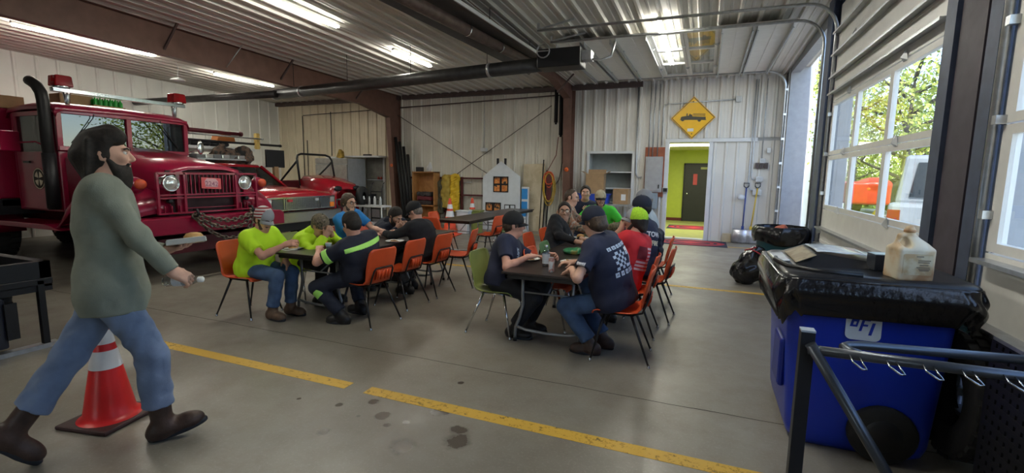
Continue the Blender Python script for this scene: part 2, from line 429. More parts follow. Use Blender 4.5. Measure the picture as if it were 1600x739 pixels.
def line_mat(name, col, wear):
    m = bpy.data.materials.new(name); m.use_nodes = True; nt = m.node_tree; b = nt.nodes['Principled BSDF']
    tc = nt.nodes.new('ShaderNodeTexCoord'); nz = nt.nodes.new('ShaderNodeTexNoise'); nz.inputs['Scale'].default_value = 22; nz.inputs['Detail'].default_value = 8; nz.inputs['Roughness'].default_value = .75
    n2 = nt.nodes.new('ShaderNodeTexNoise'); n2.inputs['Scale'].default_value = 1.6
    mp = nt.nodes.new('ShaderNodeMapRange'); mp.inputs[1].default_value = wear-.07; mp.inputs[2].default_value = wear+.07
    ad = nt.nodes.new('ShaderNodeMath'); ad.operation = 'MULTIPLY_ADD'; ad.inputs[1].default_value = .35
    nt.links.new(tc.outputs['Object'], nz.inputs['Vector']); nt.links.new(tc.outputs['Object'], n2.inputs['Vector'])
    nt.links.new(n2.outputs[0], ad.inputs[0]); nt.links.new(nz.outputs[0], ad.inputs[2]); nt.links.new(ad.outputs[0], mp.inputs[0])
    b.inputs['Base Color'].default_value = (*col, 1); b.inputs['Roughness'].default_value = .55
    nt.links.new(mp.outputs[0], b.inputs['Alpha']); return m
M_yel = line_mat('worn_yellow_paint', (.60, .36, .04), .55)
ln = MB()
yl = onz(560, 606).y
ln.bb((onz(222, 532).x, yl-.055, 0), (onz(543, 604).x, yl+.055, .0015)); ln.bb((onz(570, 612).x, yl-.055, 0), (1.3, yl+.055, .0015))
struct('floor_line_near', ln, M_yel)
ln = MB(); y2 = onz(1100, 451).y; ln.bb((-9.5, y2-.05, 0), (1.5, y2+.05, .0015)); struct('floor_line_far', ln, M_yel)
ln = MB(); y3 = onz(1120, 379).y; ln.bb((-9.0, 12.15, 0), (1.5, 12.24, .0015)); struct('floor_line_back', ln, M_yel)
ln = MB(); yj = onz(800, 586).y
pts = [(x, yj+.004*math.sin(x*5)+.003*math.sin(x*13)) for x in np.linspace(-13, 1.55, 120)]
ln.loft([[Vector((x, y-.004, .0012)), Vector((x, y+.004, .0012))] for x, y in pts], smooth=False)
struct('floor_joint', ln, mat('joint_dirt', (.05, .04, .035), .9))

def ribbed(mb, o, u, L, zlo, zhi, nrm_, pitch=.305, rib=.042, off=0., minor=True):
    """corrugated sheet: ribs run along z, sheet runs along u from o; zlo/zhi may be functions of the run"""
    o, u, n = Vector(o), Vector(u), Vector(nrm_)
    pr = [(0, 0)]; x = off
    while x < L:
        for dx, h in ((0, 0), (.022, rib), (.062, rib), (.084, 0)) + (((.135, 0), (.142, .006), (.163, .006), (.17, 0), (.225, 0), (.232, .006), (.253, .006), (.26, 0)) if minor else ()):
            if 0 < x+dx < L: pr.append((x+dx, h))
        x += pitch
    pr.append((L, 0))
    f = lambda z, t: z(t) if callable(z) else z
    mb.loft([[o+u*t+n*h+Vector((0, 0, f(zlo, t))) for t, h in pr], [o+u*t+n*h+Vector((0, 0, f(zhi, t))) for t, h in pr]], smooth=False)
# doorway and cupboard openings in the back wall
DX0, DX1, DZ = -.955, .005, 2.52
CX0, CX1, CZ0, CZ1 = -3.07, -1.90, .92, 2.24
w = MB()
for x0, x1, z0, z1 in ((-3.62, CX0, 0, 4.2), (CX0, CX1, CZ1, 4.2), (CX0, CX1, 0, CZ0), (CX1, DX0-.1, 0, 4.2)):
    ribbed(w, (x0, YB, 0), (1, 0, 0), x1-x0, z0, z1, (0, -1, 0), off=-((x0+3.62) % .305))
ribbed(w, (DX0-.1, YB, 0), (1, 0, 0), XR-DX0+.1, DZ+.1, 4.2, (0, -1, 0))
ribbed(w, (DX1+.1, YB, 0), (1, 0, 0), XR-DX1-.1, 0, DZ+.02, (0, -1, 0), pitch=.26, rib=.02, minor=False)
w2 = MB(); ribbed(w2, (-9.35, YB, 0), (1, 0, 0), 5.75, 0, 4.2, (0, -1, 0), pitch=.36)
w.v  # right-hand bay keeps the untinted white sheet
struct('wall_back', w, M_wall, solid=0)
struct('wall_back_middle', w2, mat('light_tinted_wall_panel', (.66, .63, .55), .45, var=.06, scale=1.5))  # same white sheet, with the tint of the light in its colour
w = MB(); ribbed(w, (XL, YB, 0), (1, 0, 0), -9.35-XL, 0, 4.2, (0, -1, 0), pitch=.36); struct('wall_back_corner', w, M_wallwarm)
w = MB(); ribbed(w, (XL, YF, 0), (0, 1, 0), YB-YF, 0, lambda t: zc(YF+t)+.02, (1, 0, 0), pitch=.40, rib=.022, minor=False); struct('wall_left', w, M_wallL)
w = MB(); w.bb((XL-.15, YB+.03, 0), (CX0-.05, YB+.12, 4.3)); w.bb((CX0-.05, YB+.03, CZ1), (DX0, YB+.12, 4.3)); w.bb((CX0-.05, YB+.03, 0), (CX1+.02, YB+.12, CZ0)); w.bb((CX1, YB+.03, 0), (DX0-.02, YB+.12, 4.3)); w.bb((DX0-.02, YB+.03, DZ), (XR+.1, YB+.12, 4.3)); w.bb((DX1+.02, YB+.03, 0), (XR+.1, YB+.12, DZ)); w.bb((XL-.15, YF, 0), (XL-.03, YB+.1, 4.7)); w.bb((XL-.15, YF-.12, 0), (-4.0, YF, 4.7)); w.bb((-2.9, YF-.12, 0), (XR+.2, YF, 4.7)); w.bb((-4.0, YF-.12, 2.1), (-2.9, YF, 4.7))
struct('wall_shell', w, mat('grey_outer_sheet', (.4, .4, .4)))
# ceiling liner with ribs running to the eave
c = MB(); pr = []; x = XL
while x < XR+.2:
    for dx, h in ((0, 0), (.025, .042), (.065, .042), (.09, 0), (.17, 0), (.18, .010), (.21, .010), (.22, 0)): pr.append((x+dx, h))
    x += .30
c.loft([[Vector((px_, YF-.3, zc(YF-.3)-h)) for px_, h in pr], [Vector((px_, YB+.05, zc(YB)-h)) for px_, h in pr]], smooth=False)
c.bb((XL-.2, YF-.3, zc(YF)+.05), (XR+.3, YB+.2, zc(YF)+.12))
struct('ceiling', c, M_ceil)
# eave strut along the back wall
e = MB(); e.bb((XL, YB-.16, 3.97), (-9.3, YB-.02, 4.1)); e.bb((-9.2, YB-.16, 3.97), (-3.75, YB-.02, 4.1)); e.bb((-3.6, YB-.16, 3.97), (-1.7, YB-.02, 4.1)); struct('trim_eave', e, M_dkbrown)

# rigid frames: tapered column + rafter, I-section
def frame(X, name, drop, col_d0, col_d1, fw=.16):
    b = MB(); y1 = YB-.05
    web = []
    bot = lambda y: zc(y)-.02-drop
    def flange(pts, t=.014):
        rows = []
        for (y, z), (ny, nz) in pts:
            rows.append([Vector((X-fw/2, y, z)), Vector((X+fw/2, y, z)), Vector((X+fw/2, y+ny*t, z+nz*t)), Vector((X-fw/2, y+ny*t, z+nz*t))])
        b.loft(rows, closed=True, cap=True, smooth=False)
    kz = bot(y1-col_d1-.35)-.22; yk = y1-col_d1
    b.prism([(YF, zc(YF)-.02), (YF, bot(YF)), (y1-col_d1-1.3, bot(y1-col_d1-1.3)), (yk, kz), (y1-col_d0, 0), (y1, 0), (y1, zc(y1)-.02)], .012, (X, 0, 0), (0, 1, 0), (0, 0, 1))
    flange([((YF, bot(YF)), (0, -1)), ((y1-col_d1-1.3, bot(y1-col_d1-1.3)), (0, -1)), ((yk, kz), (0, -1))])
    flange([((yk, kz+.02), (-1, 0)), ((y1-col_d0, 0), (-1, 0))])
    flange([((y1, 0), (1, 0)), ((y1, zc(y1)-.02), (1, 0))])
    flange([((YF, zc(YF)-.03), (0, 1)), ((y1, zc(y1)-.03), (0, 1))])
    b.bar((X, yk, kz+.02), (X, y1, zc(y1)-.06), fw, .012, (1, 0, 0)) if False else None
    b.bb((X-fw/2-.03, y1-col_d0-.03, 0), (X+fw/2+.03, y1, .02))
    return struct(name, b, M_brown)
frame(-9.42, 'beam_frame_1', .53, .28, .55)
frame(-3.62, 'beam_frame_2', .20, .26, .50, .2)
# flange braces from purlins to the rafters
k = 0
for X, ys in ((-9.42, (3.6, 6.0, 8.6, 11.2)), (-3.62, (9.6, 11.8))):
    for y in ys:
        b = MB(); b.bar((X, y, zc(y)-.45), (X+.42, y, zc(y)-.03), .035, .035)
        struct('beam_brace', b, M_dkbrown)
# rod bracing on the middle wall
for p, q in (((614, 175), (775, 280)), ((862, 165), (700, 282))):
    a = ony(*p, YB-.1); c_ = ony(*q, YB-.1); b = MB(); b.cyl(a, c_, .011, n=6); struct('beam_rod', b, M_dkbrown)
b = MB(); b.cyl((-9.3, YB-.12, 3.72), (-3.8, YB-.12, 3.86), .018, n=8); struct('beam_girt_pipe', b, M_dkbrown)

# ------------------------------------------------------------------ door wall on the right
M_post = mat('dark_blue_grey_steel', (.05, .065, .11), .5, var=.2)
M_post2 = mat('red_oxide_post', (.055, .045, .06), .55, var=.2)
DXF = 1.57                                      # inner face of the door leaves
ND0, ND1 = 4.42, 8.06                           # near door
FD0, FD1 = 8.75, 12.75                          # far opening
OD1 = 3.72                                      # third door ends here
HD = 4.02
w = MB()
w.bb((XR+.02, OD1, 0), (XR+.2, ND0, 4.5)); w.bb((XR+.02, ND1, 0), (XR+.2, FD0, 4.5)); w.bb((XR+.02, FD1, 0), (XR+.45, YB+.1, 4.5))
w.bb((XR+.02, OD1-3.9, HD), (XR+.2, FD1, 4.55)); w.bb((XR+.02, YF, 0), (XR+.2, OD1-3.9, 4.5))
struct('wall_right', w, mat('grey_liner', (.30, .31, .33), .5))
# posts between the doors: I-section columns
def post(y0, y1, name):
    b = MB(); yc_ = (y0+y1)/2
    b.bb((XR-.10, y0+.03, 0), (XR-.085, y1-.03, 4.3)); b.bb((XR-.09, yc_-.008, 0), (XR+.02, yc_+.008, 4.3)); b.bb((XR+.0, y0, 0), (XR+.02, y1, 4.3))
    return b
p = post(3.86, 4.26, 'column'); struct('column_near', p, M_post2)
p = post(8.22, 8.60, 'column'); struct('column_far', p, M_post)
b = MB(); b.bb((XR-.12, 4.26, 0), (XR+.02, 4.42, 4.1)); b.bb((XR-.10, 3.72, 0), (XR+.02, 3.86, 4.1)); struct('column_jamb', b, M_post)
# white returned jamb outside the far opening
b = MB(); ribbed(b, (XR, FD1+.12, 0), (1, 0, 0), .50, 0, 4.5, (0, -1, 0), pitch=.5, rib=.004, minor=False); b.bb((XR, FD1+.14, 0), (XR+.50, FD1+.2, 4.5)); struct('wall_wing', b, M_white)

def track(name, y, yside, label):
    """vertical C-channel, quarter bend and horizontal run of an overhead door track, plus the angle it is bolted to"""
    b = MB(); x0 = DXF-.03; pts = [(x0, y, .02), (x0, y, HD-.35)]
    for a in range(1, 8):
        t = math.pi/2*a/7; pts.append((x0-.38+.38*math.cos(t), y, HD-.35+.38*math.sin(t)))
    pts.append((-2.85, y, HD+.06))
    b.tube(pts, .028, 6, flat=.8)
    b.bb((x0+.035, y-.05*yside-.01, 0), (x0+.045, y-.05*yside+.05, HD-.3))
    for z in np.arange(.3, 3.7, .55): b.bb((x0-.02, y-.045*yside-.02, z), (x0+.05, y-.045*yside+.03, z+.05))
    b.bb((-2.85, y-.02, HD+.09), (-2.81, y+.02, zc(y)-.03)); b.bar((-2.83, y, HD+.08), (-2.2, y, zc(y)-.03), .03, .03)
    return tag(b.build(name, M_galv), label, 'door track')
track('door_track', 12.62, 1, 'galvanised door track against the white metal wall by the snow shovels')
track('door_track', FD0+.05, -1, 'galvanised track carrying the near edge of the raised overhead door')
track('door_track', ND1-.02, 1, 'galvanised track of the closed overhead door, between its windows and the open bay')
track('door_track', ND0-.02, -1, 'galvanised track beside the dark post, past the closed door windows')
track('door_track', OD1-.02, 1, 'galvanised track on the second closed door beyond the dark post')
M_pane = glass('door_pane')
def leaf(root, P, y0, y1, npan, panes, struts, zs, nhinge, sec=.65):
    """sections of a sectional door. P(y, s, d): position at y, distance s along the leaf from its bottom, depth d into the room"""
    W = y1-y0; pw = (W-.10*(npan+1))/npan
    for i, (s0, sec) in enumerate(zs):
        s1 = s0+sec-.006; b = MB()
        def slab(ya, yb, sa, sb, d0=-.045, d1=0.):
            vs = [P(y, s, d) for d in (d0, d1) for (y, s) in ((ya, sa), (yb, sa), (yb, sb), (ya, sb))]
            b._add(vs, [(0, 1, 2, 3), (7, 6, 5, 4), (0, 4, 5, 1), (1, 5, 6, 2), (2, 6, 7, 3), (3, 7, 4, 0)], False)
        if i in panes:
            slab(y0, y1, s0, s0+.055); slab(y0, y1, s1-.055, s1)
            for j in range(npan+1):
                ya = y0+j*(pw+.10); slab(ya, ya+.10, s0+.055, s1-.055)
        else:
            slab(y0, y1, s0, s1)
            slab(y0+.02, y1-.02, s0+.28, s0+.30, 0, .008)
        so = b.build('section', M_door, root)
        if i in panes:
            for j in range(npan):
                ya = y0+.10+j*(pw+.10); b = MB()
                vs = [P(y, s, -.022) for (y, s) in ((ya, s0+.055), (ya+pw, s0+.055), (ya+pw, s1-.055), (ya, s1-.055))]
                b._add(vs, [(0, 1, 2, 3)], False); b.build('window_pane', M_pane, root)
        b = MB()
        for j in range(nhinge):
            ya = y0+W*(j+.5)/nhinge if nhinge > 1 else (y0+y1)/2
            b._add([P(ya-.05, s0-.03, .004), P(ya+.05, s0-.03, .004), P(ya+.02, s0+.07, .012), P(ya-.02, s0+.07, .012), P(ya, s0+.0, .045)], [(0, 1, 4), (1, 2, 4), (2, 3, 4), (3, 0, 4)], False)
        if i: b.build('hinge', M_galv, root)
    for s in struts:
        b = MB()
        vs = [P(y, s+ds, d) for (ds, d) in ((0, 0), (0, .085), (-.025, .085), (-.02, .075), (-.006, .07), (-.006, 0)) for y in (y0+.03, y1-.03)]
        b._add(vs, [(2*k_, 2*k_+1, 2*((k_+1) % 6)+1, 2*((k_+1) % 6)) for k_ in range(6)] + [(0, 2, 4, 6, 8, 10), (11, 9, 7, 5, 3, 1)], False)
        b.build('strut', M_galv, root)
d1 = bpy.data.objects.new('door_1', None); C.objects.link(d1); tag(d1, 'closed white overhead door with two rows of windows', 'overhead door', kind='structure')
leaf(d1, lambda y, s, d: Vector((DXF-d, y, s)), ND0+.04, ND1-.05, 3, (2, 3), (.72, .95, 2.80, 3.02, 3.32, 3.62), [(.02, .44), (.465, .74), (1.21, .74), (1.955, .74), (2.70, .67), (3.375, .62)], 2)
d3 = bpy.data.objects.new('door_3', None); C.objects.link(d3); tag(d3, 'second closed white overhead door beyond the dark post', 'overhead door', kind='structure')
leaf(d3, lambda y, s, d: Vector((DXF-d, y, s)), OD1-3.65, OD1-.06, 3, (2, 3), (.25, .48, .80, 1.17, 2.80, 3.02, 3.32), [(.02, .44), (.465, .74), (1.21, .74), (1.955, .74), (2.70, .67), (3.375, .62)], 2)
# the raised far door hangs level under its tracks, bottom edge toward the opening
d2 = bpy.data.objects.new('door_2', None); C.objects.link(d2); tag(d2, 'raised white overhead door lying flat under the ceiling', 'overhead door', kind='structure')
leaf(d2, lambda y, s, d: Vector((1.18-s, y, HD+.04-d)), FD0+.1, 12.56, 3, (2, 3), (.07, .57, .64, 1.10, 2.32, 2.85, 2.95, 3.42, 3.50, 3.95), [(.57*i, .57) for i in range(7)], 2)
# ------------------------------------------------------------------ fire trucks
M_red = mat('fire_truck_red', (.24, .004, .032), .28, var=.10, scale=3, coat=.4)
M_red2 = mat('pickup_red', (.32, .008, .018), .25, var=.08, scale=3, coat=.5)
M_redd = mat('dull_dark_red_paint', (.10, .006, .014), .5, var=.2)
M_glassd = glass('truck_glass', (.30, .33, .33), .0, .80)
M_lampglass = mat('headlamp_glass', (.75, .77, .78), .08, .7, var=.05)
M_amber = mat('amber_lens', (.75, .22, .03), .2, var=.05)
M_redlens = mat('red_beacon_lens', (.32, .006, .010), .15, var=.2, trans=.35)
M_tyre = mat('truck_tyre_rubber', (.018, .018, .019), .8, var=.2, bump=.2)
M_chain = ramp_mat('rusty_chain_steel', [(.35, (.06, .05, .042)), (.65, (.20, .15, .11))], 20, .4)
def tyre(mb, c, r, w, ax=(1, 0, 0), tread=28, rin=.55):
    c = Vector(c); z = Vector(ax).normalized()
    mb.lathe([(r*rin, -w*.42), (r*.90, -w*.5), (r*.97, -w*.42), (r*.985, 0), (r*.97, w*.42), (r*.90, w*.5), (r*rin, w*.42), (r*rin, -w*.42)], c, 36, z)
    x = z.orthogonal().normalized(); y = z.cross(x)
    for i in range(tread):
        a = 2*math.pi*i/tread
        for s, da in ((-1, 0), (0, .5), (1, 0)):
            b = a+da*2*math.pi/tread; d = x*math.cos(b)+y*math.sin(b); t = -x*math.sin(b)+y*math.cos(b)
            mb.box(c+d*(r*.985)+z*(s*w*.31), (r*.14, w*.27, .024), Matrix((t, z, d)).transposed())
def wheel(parent, c, r, w, ax=(1, 0, 0), rim=M_redd, name='wheel'):
    m = MB(); tyre(m, c, r, w, ax); t = m.build(name, M_tyre, parent)
    m = MB(); m.lathe([(0, w*.15), (r*.2, w*.2), (r*.25, w*.06), (r*.45, w*.10), (r*.56, w*.38), (r*.57, -w*.38), (0, -w*.3)], c, 24, ax); m.build('rim', rim, t)
    return t
# --- the old high-bonnet brush truck
T = thing('fire_truck', 'old deep red fire truck with chain on its bumper and exhaust stack', 'fire truck', (-7.28, 5.16, 0), R(-90))
def fender(sgn):
    m = MB(); rows = []
    for y, z, z2 in ((.02, .98, .90), (-.06, 1.14, .90), (-.18, 1.25, .92), (-.40, 1.33, 1.10), (-.75, 1.36, 1.16), (-1.10, 1.33, 1.10), (-1.38, 1.18, .95), (-1.62, .92, .78), (-1.80, .80, .70)):
        rows.append([Vector((sgn*x, y, zz)) for x, zz in ((.60, z+.02), (.72, z+.03), (.98, z), (1.13, z-.05), (1.18, z-.12), (1.185, min(z2, z-.14)))])
    m.loft(rows); return m.build('fender', M_red, T, solid=.02)
fender(1); fender(-1)
for s in (-1, 1):
    m = MB(); m.sph((s*.98, -.12, 1.40), (.10, .13, .12), 16, 10); ml = m.build('marker_lamp', M_red, T); m = MB(); m.lathe([(.075, 0), (.07, .03), (.04, .05), (0, .055)], (s*.98, -.01, 1.42), 18, (0, 1, 0)); m.build('lamp_lens', mat('red_amber_lens', (.50, .07, .03), .2), ml)
m = MB(); rows = []
for y, hw, zt, zs in ((.0, .60, 1.60, 1.50), (-.06, .64, 1.66, 1.54), (-.6, .70, 1.76, 1.62), (-1.3, .80, 1.86, 1.70), (-1.92, .90, 1.95, 1.78)):
    rows.append([Vector((x, y, z)) for x, z in ((-hw, 1.0), (-hw, zs), (-hw*.88, zt-.03), (-hw*.5, zt+.03), (0, zt+.045), (hw*.5, zt+.03), (hw*.88, zt-.03), (hw, zs), (hw, 1.0))])
m.loft(rows); m.build('hood', M_red, T, solid=.015)
m = MB(); m.bb((-.62, -.05, .95), (.62, -.03, 1.62)); m.build('radiator', mat('dark_radiator_core', (.03, .012, .015), .7, var=.3), T)
# brush guard: frame, upright bars, cross rails
m = MB()
for x in (-.80, -.42, .42, .80): m.bb((x-.016, .03, .98), (x+.016, .075, 1.585))
for z in (1.575, ): m.bb((-.80, .03, z-.015), (.80, .075, z+.015))
for z in (1.26, 1.215, .99): m.bb((-.80, .032, z-.012), (.80, .07, z+.012))
m.bb((-.44, .05, 1.05), (.44, .06, 1.06)); m.build('grille_guard', M_red, T)
for i in range(13):
    x = -.38+i*.0635; m = MB(); m.bb((x-.006, .035, 1.26), (x+.006, .065, 1.57)); m.build('grille_bar', M_red, T)
for s in (-1, 1):
    for x in (.50, .62, .72): m = MB(); m.bb((s*x-.008, .04, .99), (s*x+.008, .065, 1.10)); m.build('guard_bar', M_red, T)
for s in (-1, 1):
    m = MB(); m.lathe([(.115, -.12), (.125, -.02), (.125, .02), (.108, .03), (.100, .015)], (s*.60, .03, 1.43), 26, (0, 1, 0)); h = m.build('headlight', M_chrome, T)
    m = MB(); m.lathe([(.102, .015), (.08, .035), (.04, .048), (0, .052)], (s*.60, .03, 1.43), 24, (0, 1, 0)); m.build('lens', M_lampglass, h)
    m = MB(); m.lathe([(.035, -.04), (.04, .02), (.03, .03), (0, .03)], (s*.62, .03, 1.17), 16, (0, 1, 0)); m.build('blackout_lamp', M_black, T)
    m = MB(); m.bb((s*.47-.05, -.02, .98), (s*.47+.05, .03, 1.6)); m.build('headlight_panel', M_red, T)
m = MB(); m.prism([(-.16, -.085), (.16, -.085), (.16, .085), (-.16, .085)], .006, (.02, .09, 1.425), (-1, 0, -.06), (0, .02, 1)); pl = m.build('licence_plate', mat('red_white_plate', (.62, .10, .11), .4), T, bevel=.002)
m = MB(); m.prism([(-.10, -.055), (.10, -.055), (.11, .03), (.07, .075), (-.07, .075), (-.11, .03)], .004, (.02, .0945, 1.425), (-1, 0, -.06), (0, .02, 1)); m.build('plate_panel', mat('pale_plate_panel', (.66, .40, .44), .45), pl)
lettering('plate_number', '2242', .105, (.02, .0975, 1.415), (-1, 0, -.06), (0, .02, 1), mat('plate_digits', (.30, .10, .16), .5), pl, .001)
# bumper, tow hooks, frame
m = MB(); m.prism([(-1.20, .70), (1.20, .70), (1.20, .90), (1.12, .945), (-1.12, .945), (-1.20, .90)], .30, (0, .10, 0)); m.build('bumper', M_red, T, bevel=.015)
for s in (-1, 1):
    m = MB(); m.tube([(s*.46, .25, .93), (s*.46, .34, .95), (s*.46, .40, .99), (s*.46, .36, 1.05), (s*.46, .29, 1.05)], .020, 8); m.build('tow_hook', M_dark, T)
m = MB(); m.bb((-.42, -6.4, .70), (-.34, .0, .92)); m.bb((.34, -6.4, .70), (.42, .0, .92)); m.bb((-.75, -.35, .36), (.75, -.10, .60)); m.build('chassis', M_redd, T)
m = MB(); m.cyl((-.95, -.85, .52), (.95, -.85, .52), .07); m.sph((.1, -.85, .50), (.2, .19, .2)); m.build('front_axle', M_dark, T)
for s in (-1, 1): wheel(T, (s*1.0, -.85, .52), .52, .26, (s, 0, 0))
for s in (-1, 1):
    wheel(T, (s*.92, -4.5, .52), .52, .5, (s, 0, 0)); wheel(T, (s*.92, -5.75, .52), .52, .5, (s, 0, 0))
# cab
m = MB(); m.bb((-.98, -3.15, .95), (.98, -1.93, 1.90)); m.bb((-.98, -3.15, 1.9), (-.90, -3.05, 2.52)); m.bb((.90, -3.15, 1.9), (.98, -3.05, 2.52)); m.bb((-.98, -3.19, .95), (.98, -3.13, 2.5)); m.build('cab', M_red, T, bevel=.02)
m = MB(); rows = []
for y, z in ((-1.86, 2.50), (-1.90, 2.56), (-2.1, 2.62), (-2.7, 2.635), (-3.2, 2.60), (-3.24, 2.52)): rows.append([Vector((x, y, z-dz)) for x, dz in ((-1.0, .10), (-.98, .035), (-.88, .0), (0, -.02), (.88, .0), (.98, .035), (1.0, .10))])
m.loft(rows); m.build('cab_roof', M_red, T, solid=.03)
m = MB(); y0 = -1.92
for x in (-.955, 0, .955): m.bar((x, y0, 1.90), (x, y0+.02, 2.54), .07, .06, (0, 1, 0))
m.bb((-.98, y0-.03, 1.90), (.98, y0+.04, 1.965)); m.bb((-.98, y0-.02, 2.46), (.98, y0+.05, 2.54)); m.build('windshield_frame', M_red, T, bevel=.006)
for s in (-1, 1):
    m = MB(); m.bb((s*.045, y0+.0, 1.965), (s*.915, y0+.008, 2.46)); w_ = m.build('windshield_pane', M_glassd, T)
    m = MB(); m.tube([(s*.5, y0+.06, 2.49), (s*.52, y0+.05, 2.42), (s*.72, y0+.03, 2.12)], .007, 5); m.tube([(s*.80, y0+.025, 2.02), (s*.64, y0+.03, 2.24)], .009, 5); m.build('wiper', M_black, T)
for s in (1, -1):
    X = s*.995
    m = MB(); m.bb((X-.02, -3.02, .98), (X+.02, -1.98, 1.88)); m.bb((X-.02, -3.02, 2.44), (X+.02, -1.98, 2.50)); m.bb((X-.02, -3.02, 1.88), (X+.02, -2.96, 2.44)); m.bb((X-.02, -2.05, 1.88), (X+.02, -1.98, 2.44)); d_ = m.build('door', M_red, T, bevel=.008)
    m = MB(); m.bb((X-.006, -2.97, 1.87), (X+.006, -2.04, 2.45)); m.build('door_pane', M_glassd, d_)
    m = MB(); m.bar((X+s*.04, -2.80, 1.72), (X+s*.04, -2.62, 1.72), .02, .03); m.build('door_handle', M_dark, d_)
    if s == 1:
        m = MB(); m.lathe([(.165, 0), (.165, .004), (.0, .004)], (X+.021, -2.45, 1.46), 32, (1, 0, 0)); e_ = m.build('door_emblem', mat('black_gold_emblem', (.03, .025, .022), .5), d_)
        m = MB()
        for a in range(4):
            q = math.pi/2*a+math.pi/4; c_, s_ = math.cos(q), math.sin(q); pts = [(0.02, .0), (.10, -.055), (.115, 0), (.10, .055)]
            m.prism([(x*c_-y*s_, x*s_+y*c_) for x, y in pts], .003, (X+.027, -2.45, 1.46), (0, 1, 0), (0, 0, 1))
        m.build('emblem_cross', mat('emblem_cream', (.60, .52, .40), .5), e_)
        m = MB(); m.lathe([(.150, .0045), (.163, .0045), (.163, .007), (.150, .007), (.150, .0045)], (X+.021, -2.45, 1.46), 32, (1, 0, 0)); m.build('emblem_ring', mat('emblem_cream'  , (.6, .52, .4)), e_)
m = MB(); m.tube([(1.0, -2.05, 1.92), (1.14, -2.15, 2.02), (1.28, -2.30, 2.0)], .012, 7); mi = m.build('mirror', M_red, T)
m = MB(); m.box((1.36, -2.35, 2.02), (.30, .035, .30), Matrix.Rotation(R(18), 3, 'Z')); m.build('mirror_head', M_red, mi, bevel=.02)
m = MB(); m.tube([(-1.0, -1.95, 1.95), (-1.16, -1.85, 2.02), (-1.18, -1.83, 2.12)], .010, 7); mi = m.build('mirror', M_chrome, T)
m = MB(); m.sph((-1.18, -1.83, 2.06), (.07, .025, .13)); m.build('mirror_head', M_chrome, mi)
# exhaust stack with heat sleeve
m = MB(); m.tube([(1.10, -1.92, 1.0), (1.10, -1.92, 2.62), (1.10, -1.95, 2.74), (1.11, -2.02, 2.84), (1.12, -2.12, 2.90), (1.12, -2.17, 2.92)], .075, 14); m.build('exhaust_stack', mat('sooty_black_pipe', (.016, .015, .016), .45, .3), T)
m = MB(); m.tube([(1.10, -1.92, 1.02), (1.10, -1.92, 1.85)], .085, 14); m.build('heat_sleeve', M_dark, T)
# rear body
m = MB(); m.bb((-1.20, -7.0, 1.12), (1.20, -3.3, 2.58)); m.build('body_box', M_red, T, bevel=.03)
m = MB(); m.bb((1.201, -6.9, 1.16), (1.215, -3.5, 1.30)); m.build('reflective_stripe', mat('yellow_reflective_strip', (.78, .55, .12), .4), T)
m = MB(); m.bb((.62, -4.0, .86), (1.2, -3.3, 1.10)); m.bb((-1.2, -4.0, .86), (-.62, -3.3, 1.10)); m.bb((-1.15, -6.9, 1.0), (1.15, -3.3, 1.12)); m.build('sub_frame', M_dark, T)
m = MB()
for y in (-4.5, -5.75):
    rows = []
    for a in range(13):
        t = math.pi*a/12; rows.append([Vector((x, y+.62*math.cos(t), .52+.60*math.sin(t))) for x in (.66, 1.22, 1.23)])
    m.loft(rows)
m.build('rear_fender', M_red, T, solid=.02)
m = MB(); m.prism([(-1.55, .70), (-1.95, .70), (-3.3, .70), (-3.3, .78), (-1.95, .78)], .45, (1.0, 0, 0), (0, 1, 0), (0, 0, 1)); m.build('running_board', M_red, T, bevel=.01)
# roof light bar with two beacons
m = MB(); m.bb((-.98, -1.98, 2.78), (.98, -1.88, 2.84));
for s in (-1, 1): m.cyl((s*.80, -1.93, 2.60), (s*.80, -1.93, 2.79), .03, .05)
lb = m.build('light_bar', M_chrome, T, bevel=.004)
for s in (-1, 1):
    m = MB(); m.lathe([(.105, 0), (.11, .02), (.10, .035)], (s*.86, -1.93, 2.84), 4 if False else 20); m.build('beacon_base', M_chrome, lb)
    m = MB(); m.prism([(-.12, 0), (.12, 0), (.105, .15), (.09, .165), (-.09, .165), (-.105, .15)], .20, (s*.86, -1.93, 2.86)); m.build('beacon_lens', M_redlens, lb, bevel=.015)
# chain draped over the tow hooks
ch = thing('tow_chain', 'rusty chain draped in loops over the bumper of the old fire truck', 'chain', (-7.28, 5.16, 0), R(-90))
def sag(a, b, d, n=22):
    a, b = Vector(a), Vector(b); return [a.lerp(b, i/n)+Vector((0, .06*math.sin(math.pi*i/n), -d*4*(i/n)*(1-i/n))) for i in range(n+1)]
def links(pts):
    P = pts; m = MB(); seg = [0]
    for i in range(1, len(P)): seg.append(seg[-1]+(P[i]-P[i-1]).length)
    n = int(seg[-1]/.062); j = 1
    for k in range(n):
        s = seg[-1]*(k+.5)/n
        while j < len(P)-1 and seg[j] < s: j += 1
        c = P[j-1].lerp(P[j], (s-seg[j-1])/max(seg[j]-seg[j-1], 1e-6)); t = (P[j]-P[j-1]).normalized(); x = t.orthogonal().normalized(); y = t.cross(x)
        w = x*math.cos(k*math.pi/2+.6)+y*math.sin(k*math.pi/2+.6)
        m.tube([c+t*(.045*math.cos(a))+w*(.029*math.sin(a)) for a in np.linspace(0, 2*math.pi, 9)[:-1]], .0125, 5, closed=True)
    return m
for a, b, d in (((.50, .33, .97), (-.62, .33, .98), .40), ((.48, .34, .97), (-.60, .34, 1.0), .24), ((.46, .33, 1.0), (-.55, .34, 1.0), .14), ((-.44, .34, 1.0), (-.86, .30, .98), .10), ((-.50, .30, 1.0), (-.80, .32, .99), .20)):
    links(sag(a, b, d)).build('chain_strand', M_chain, ch)
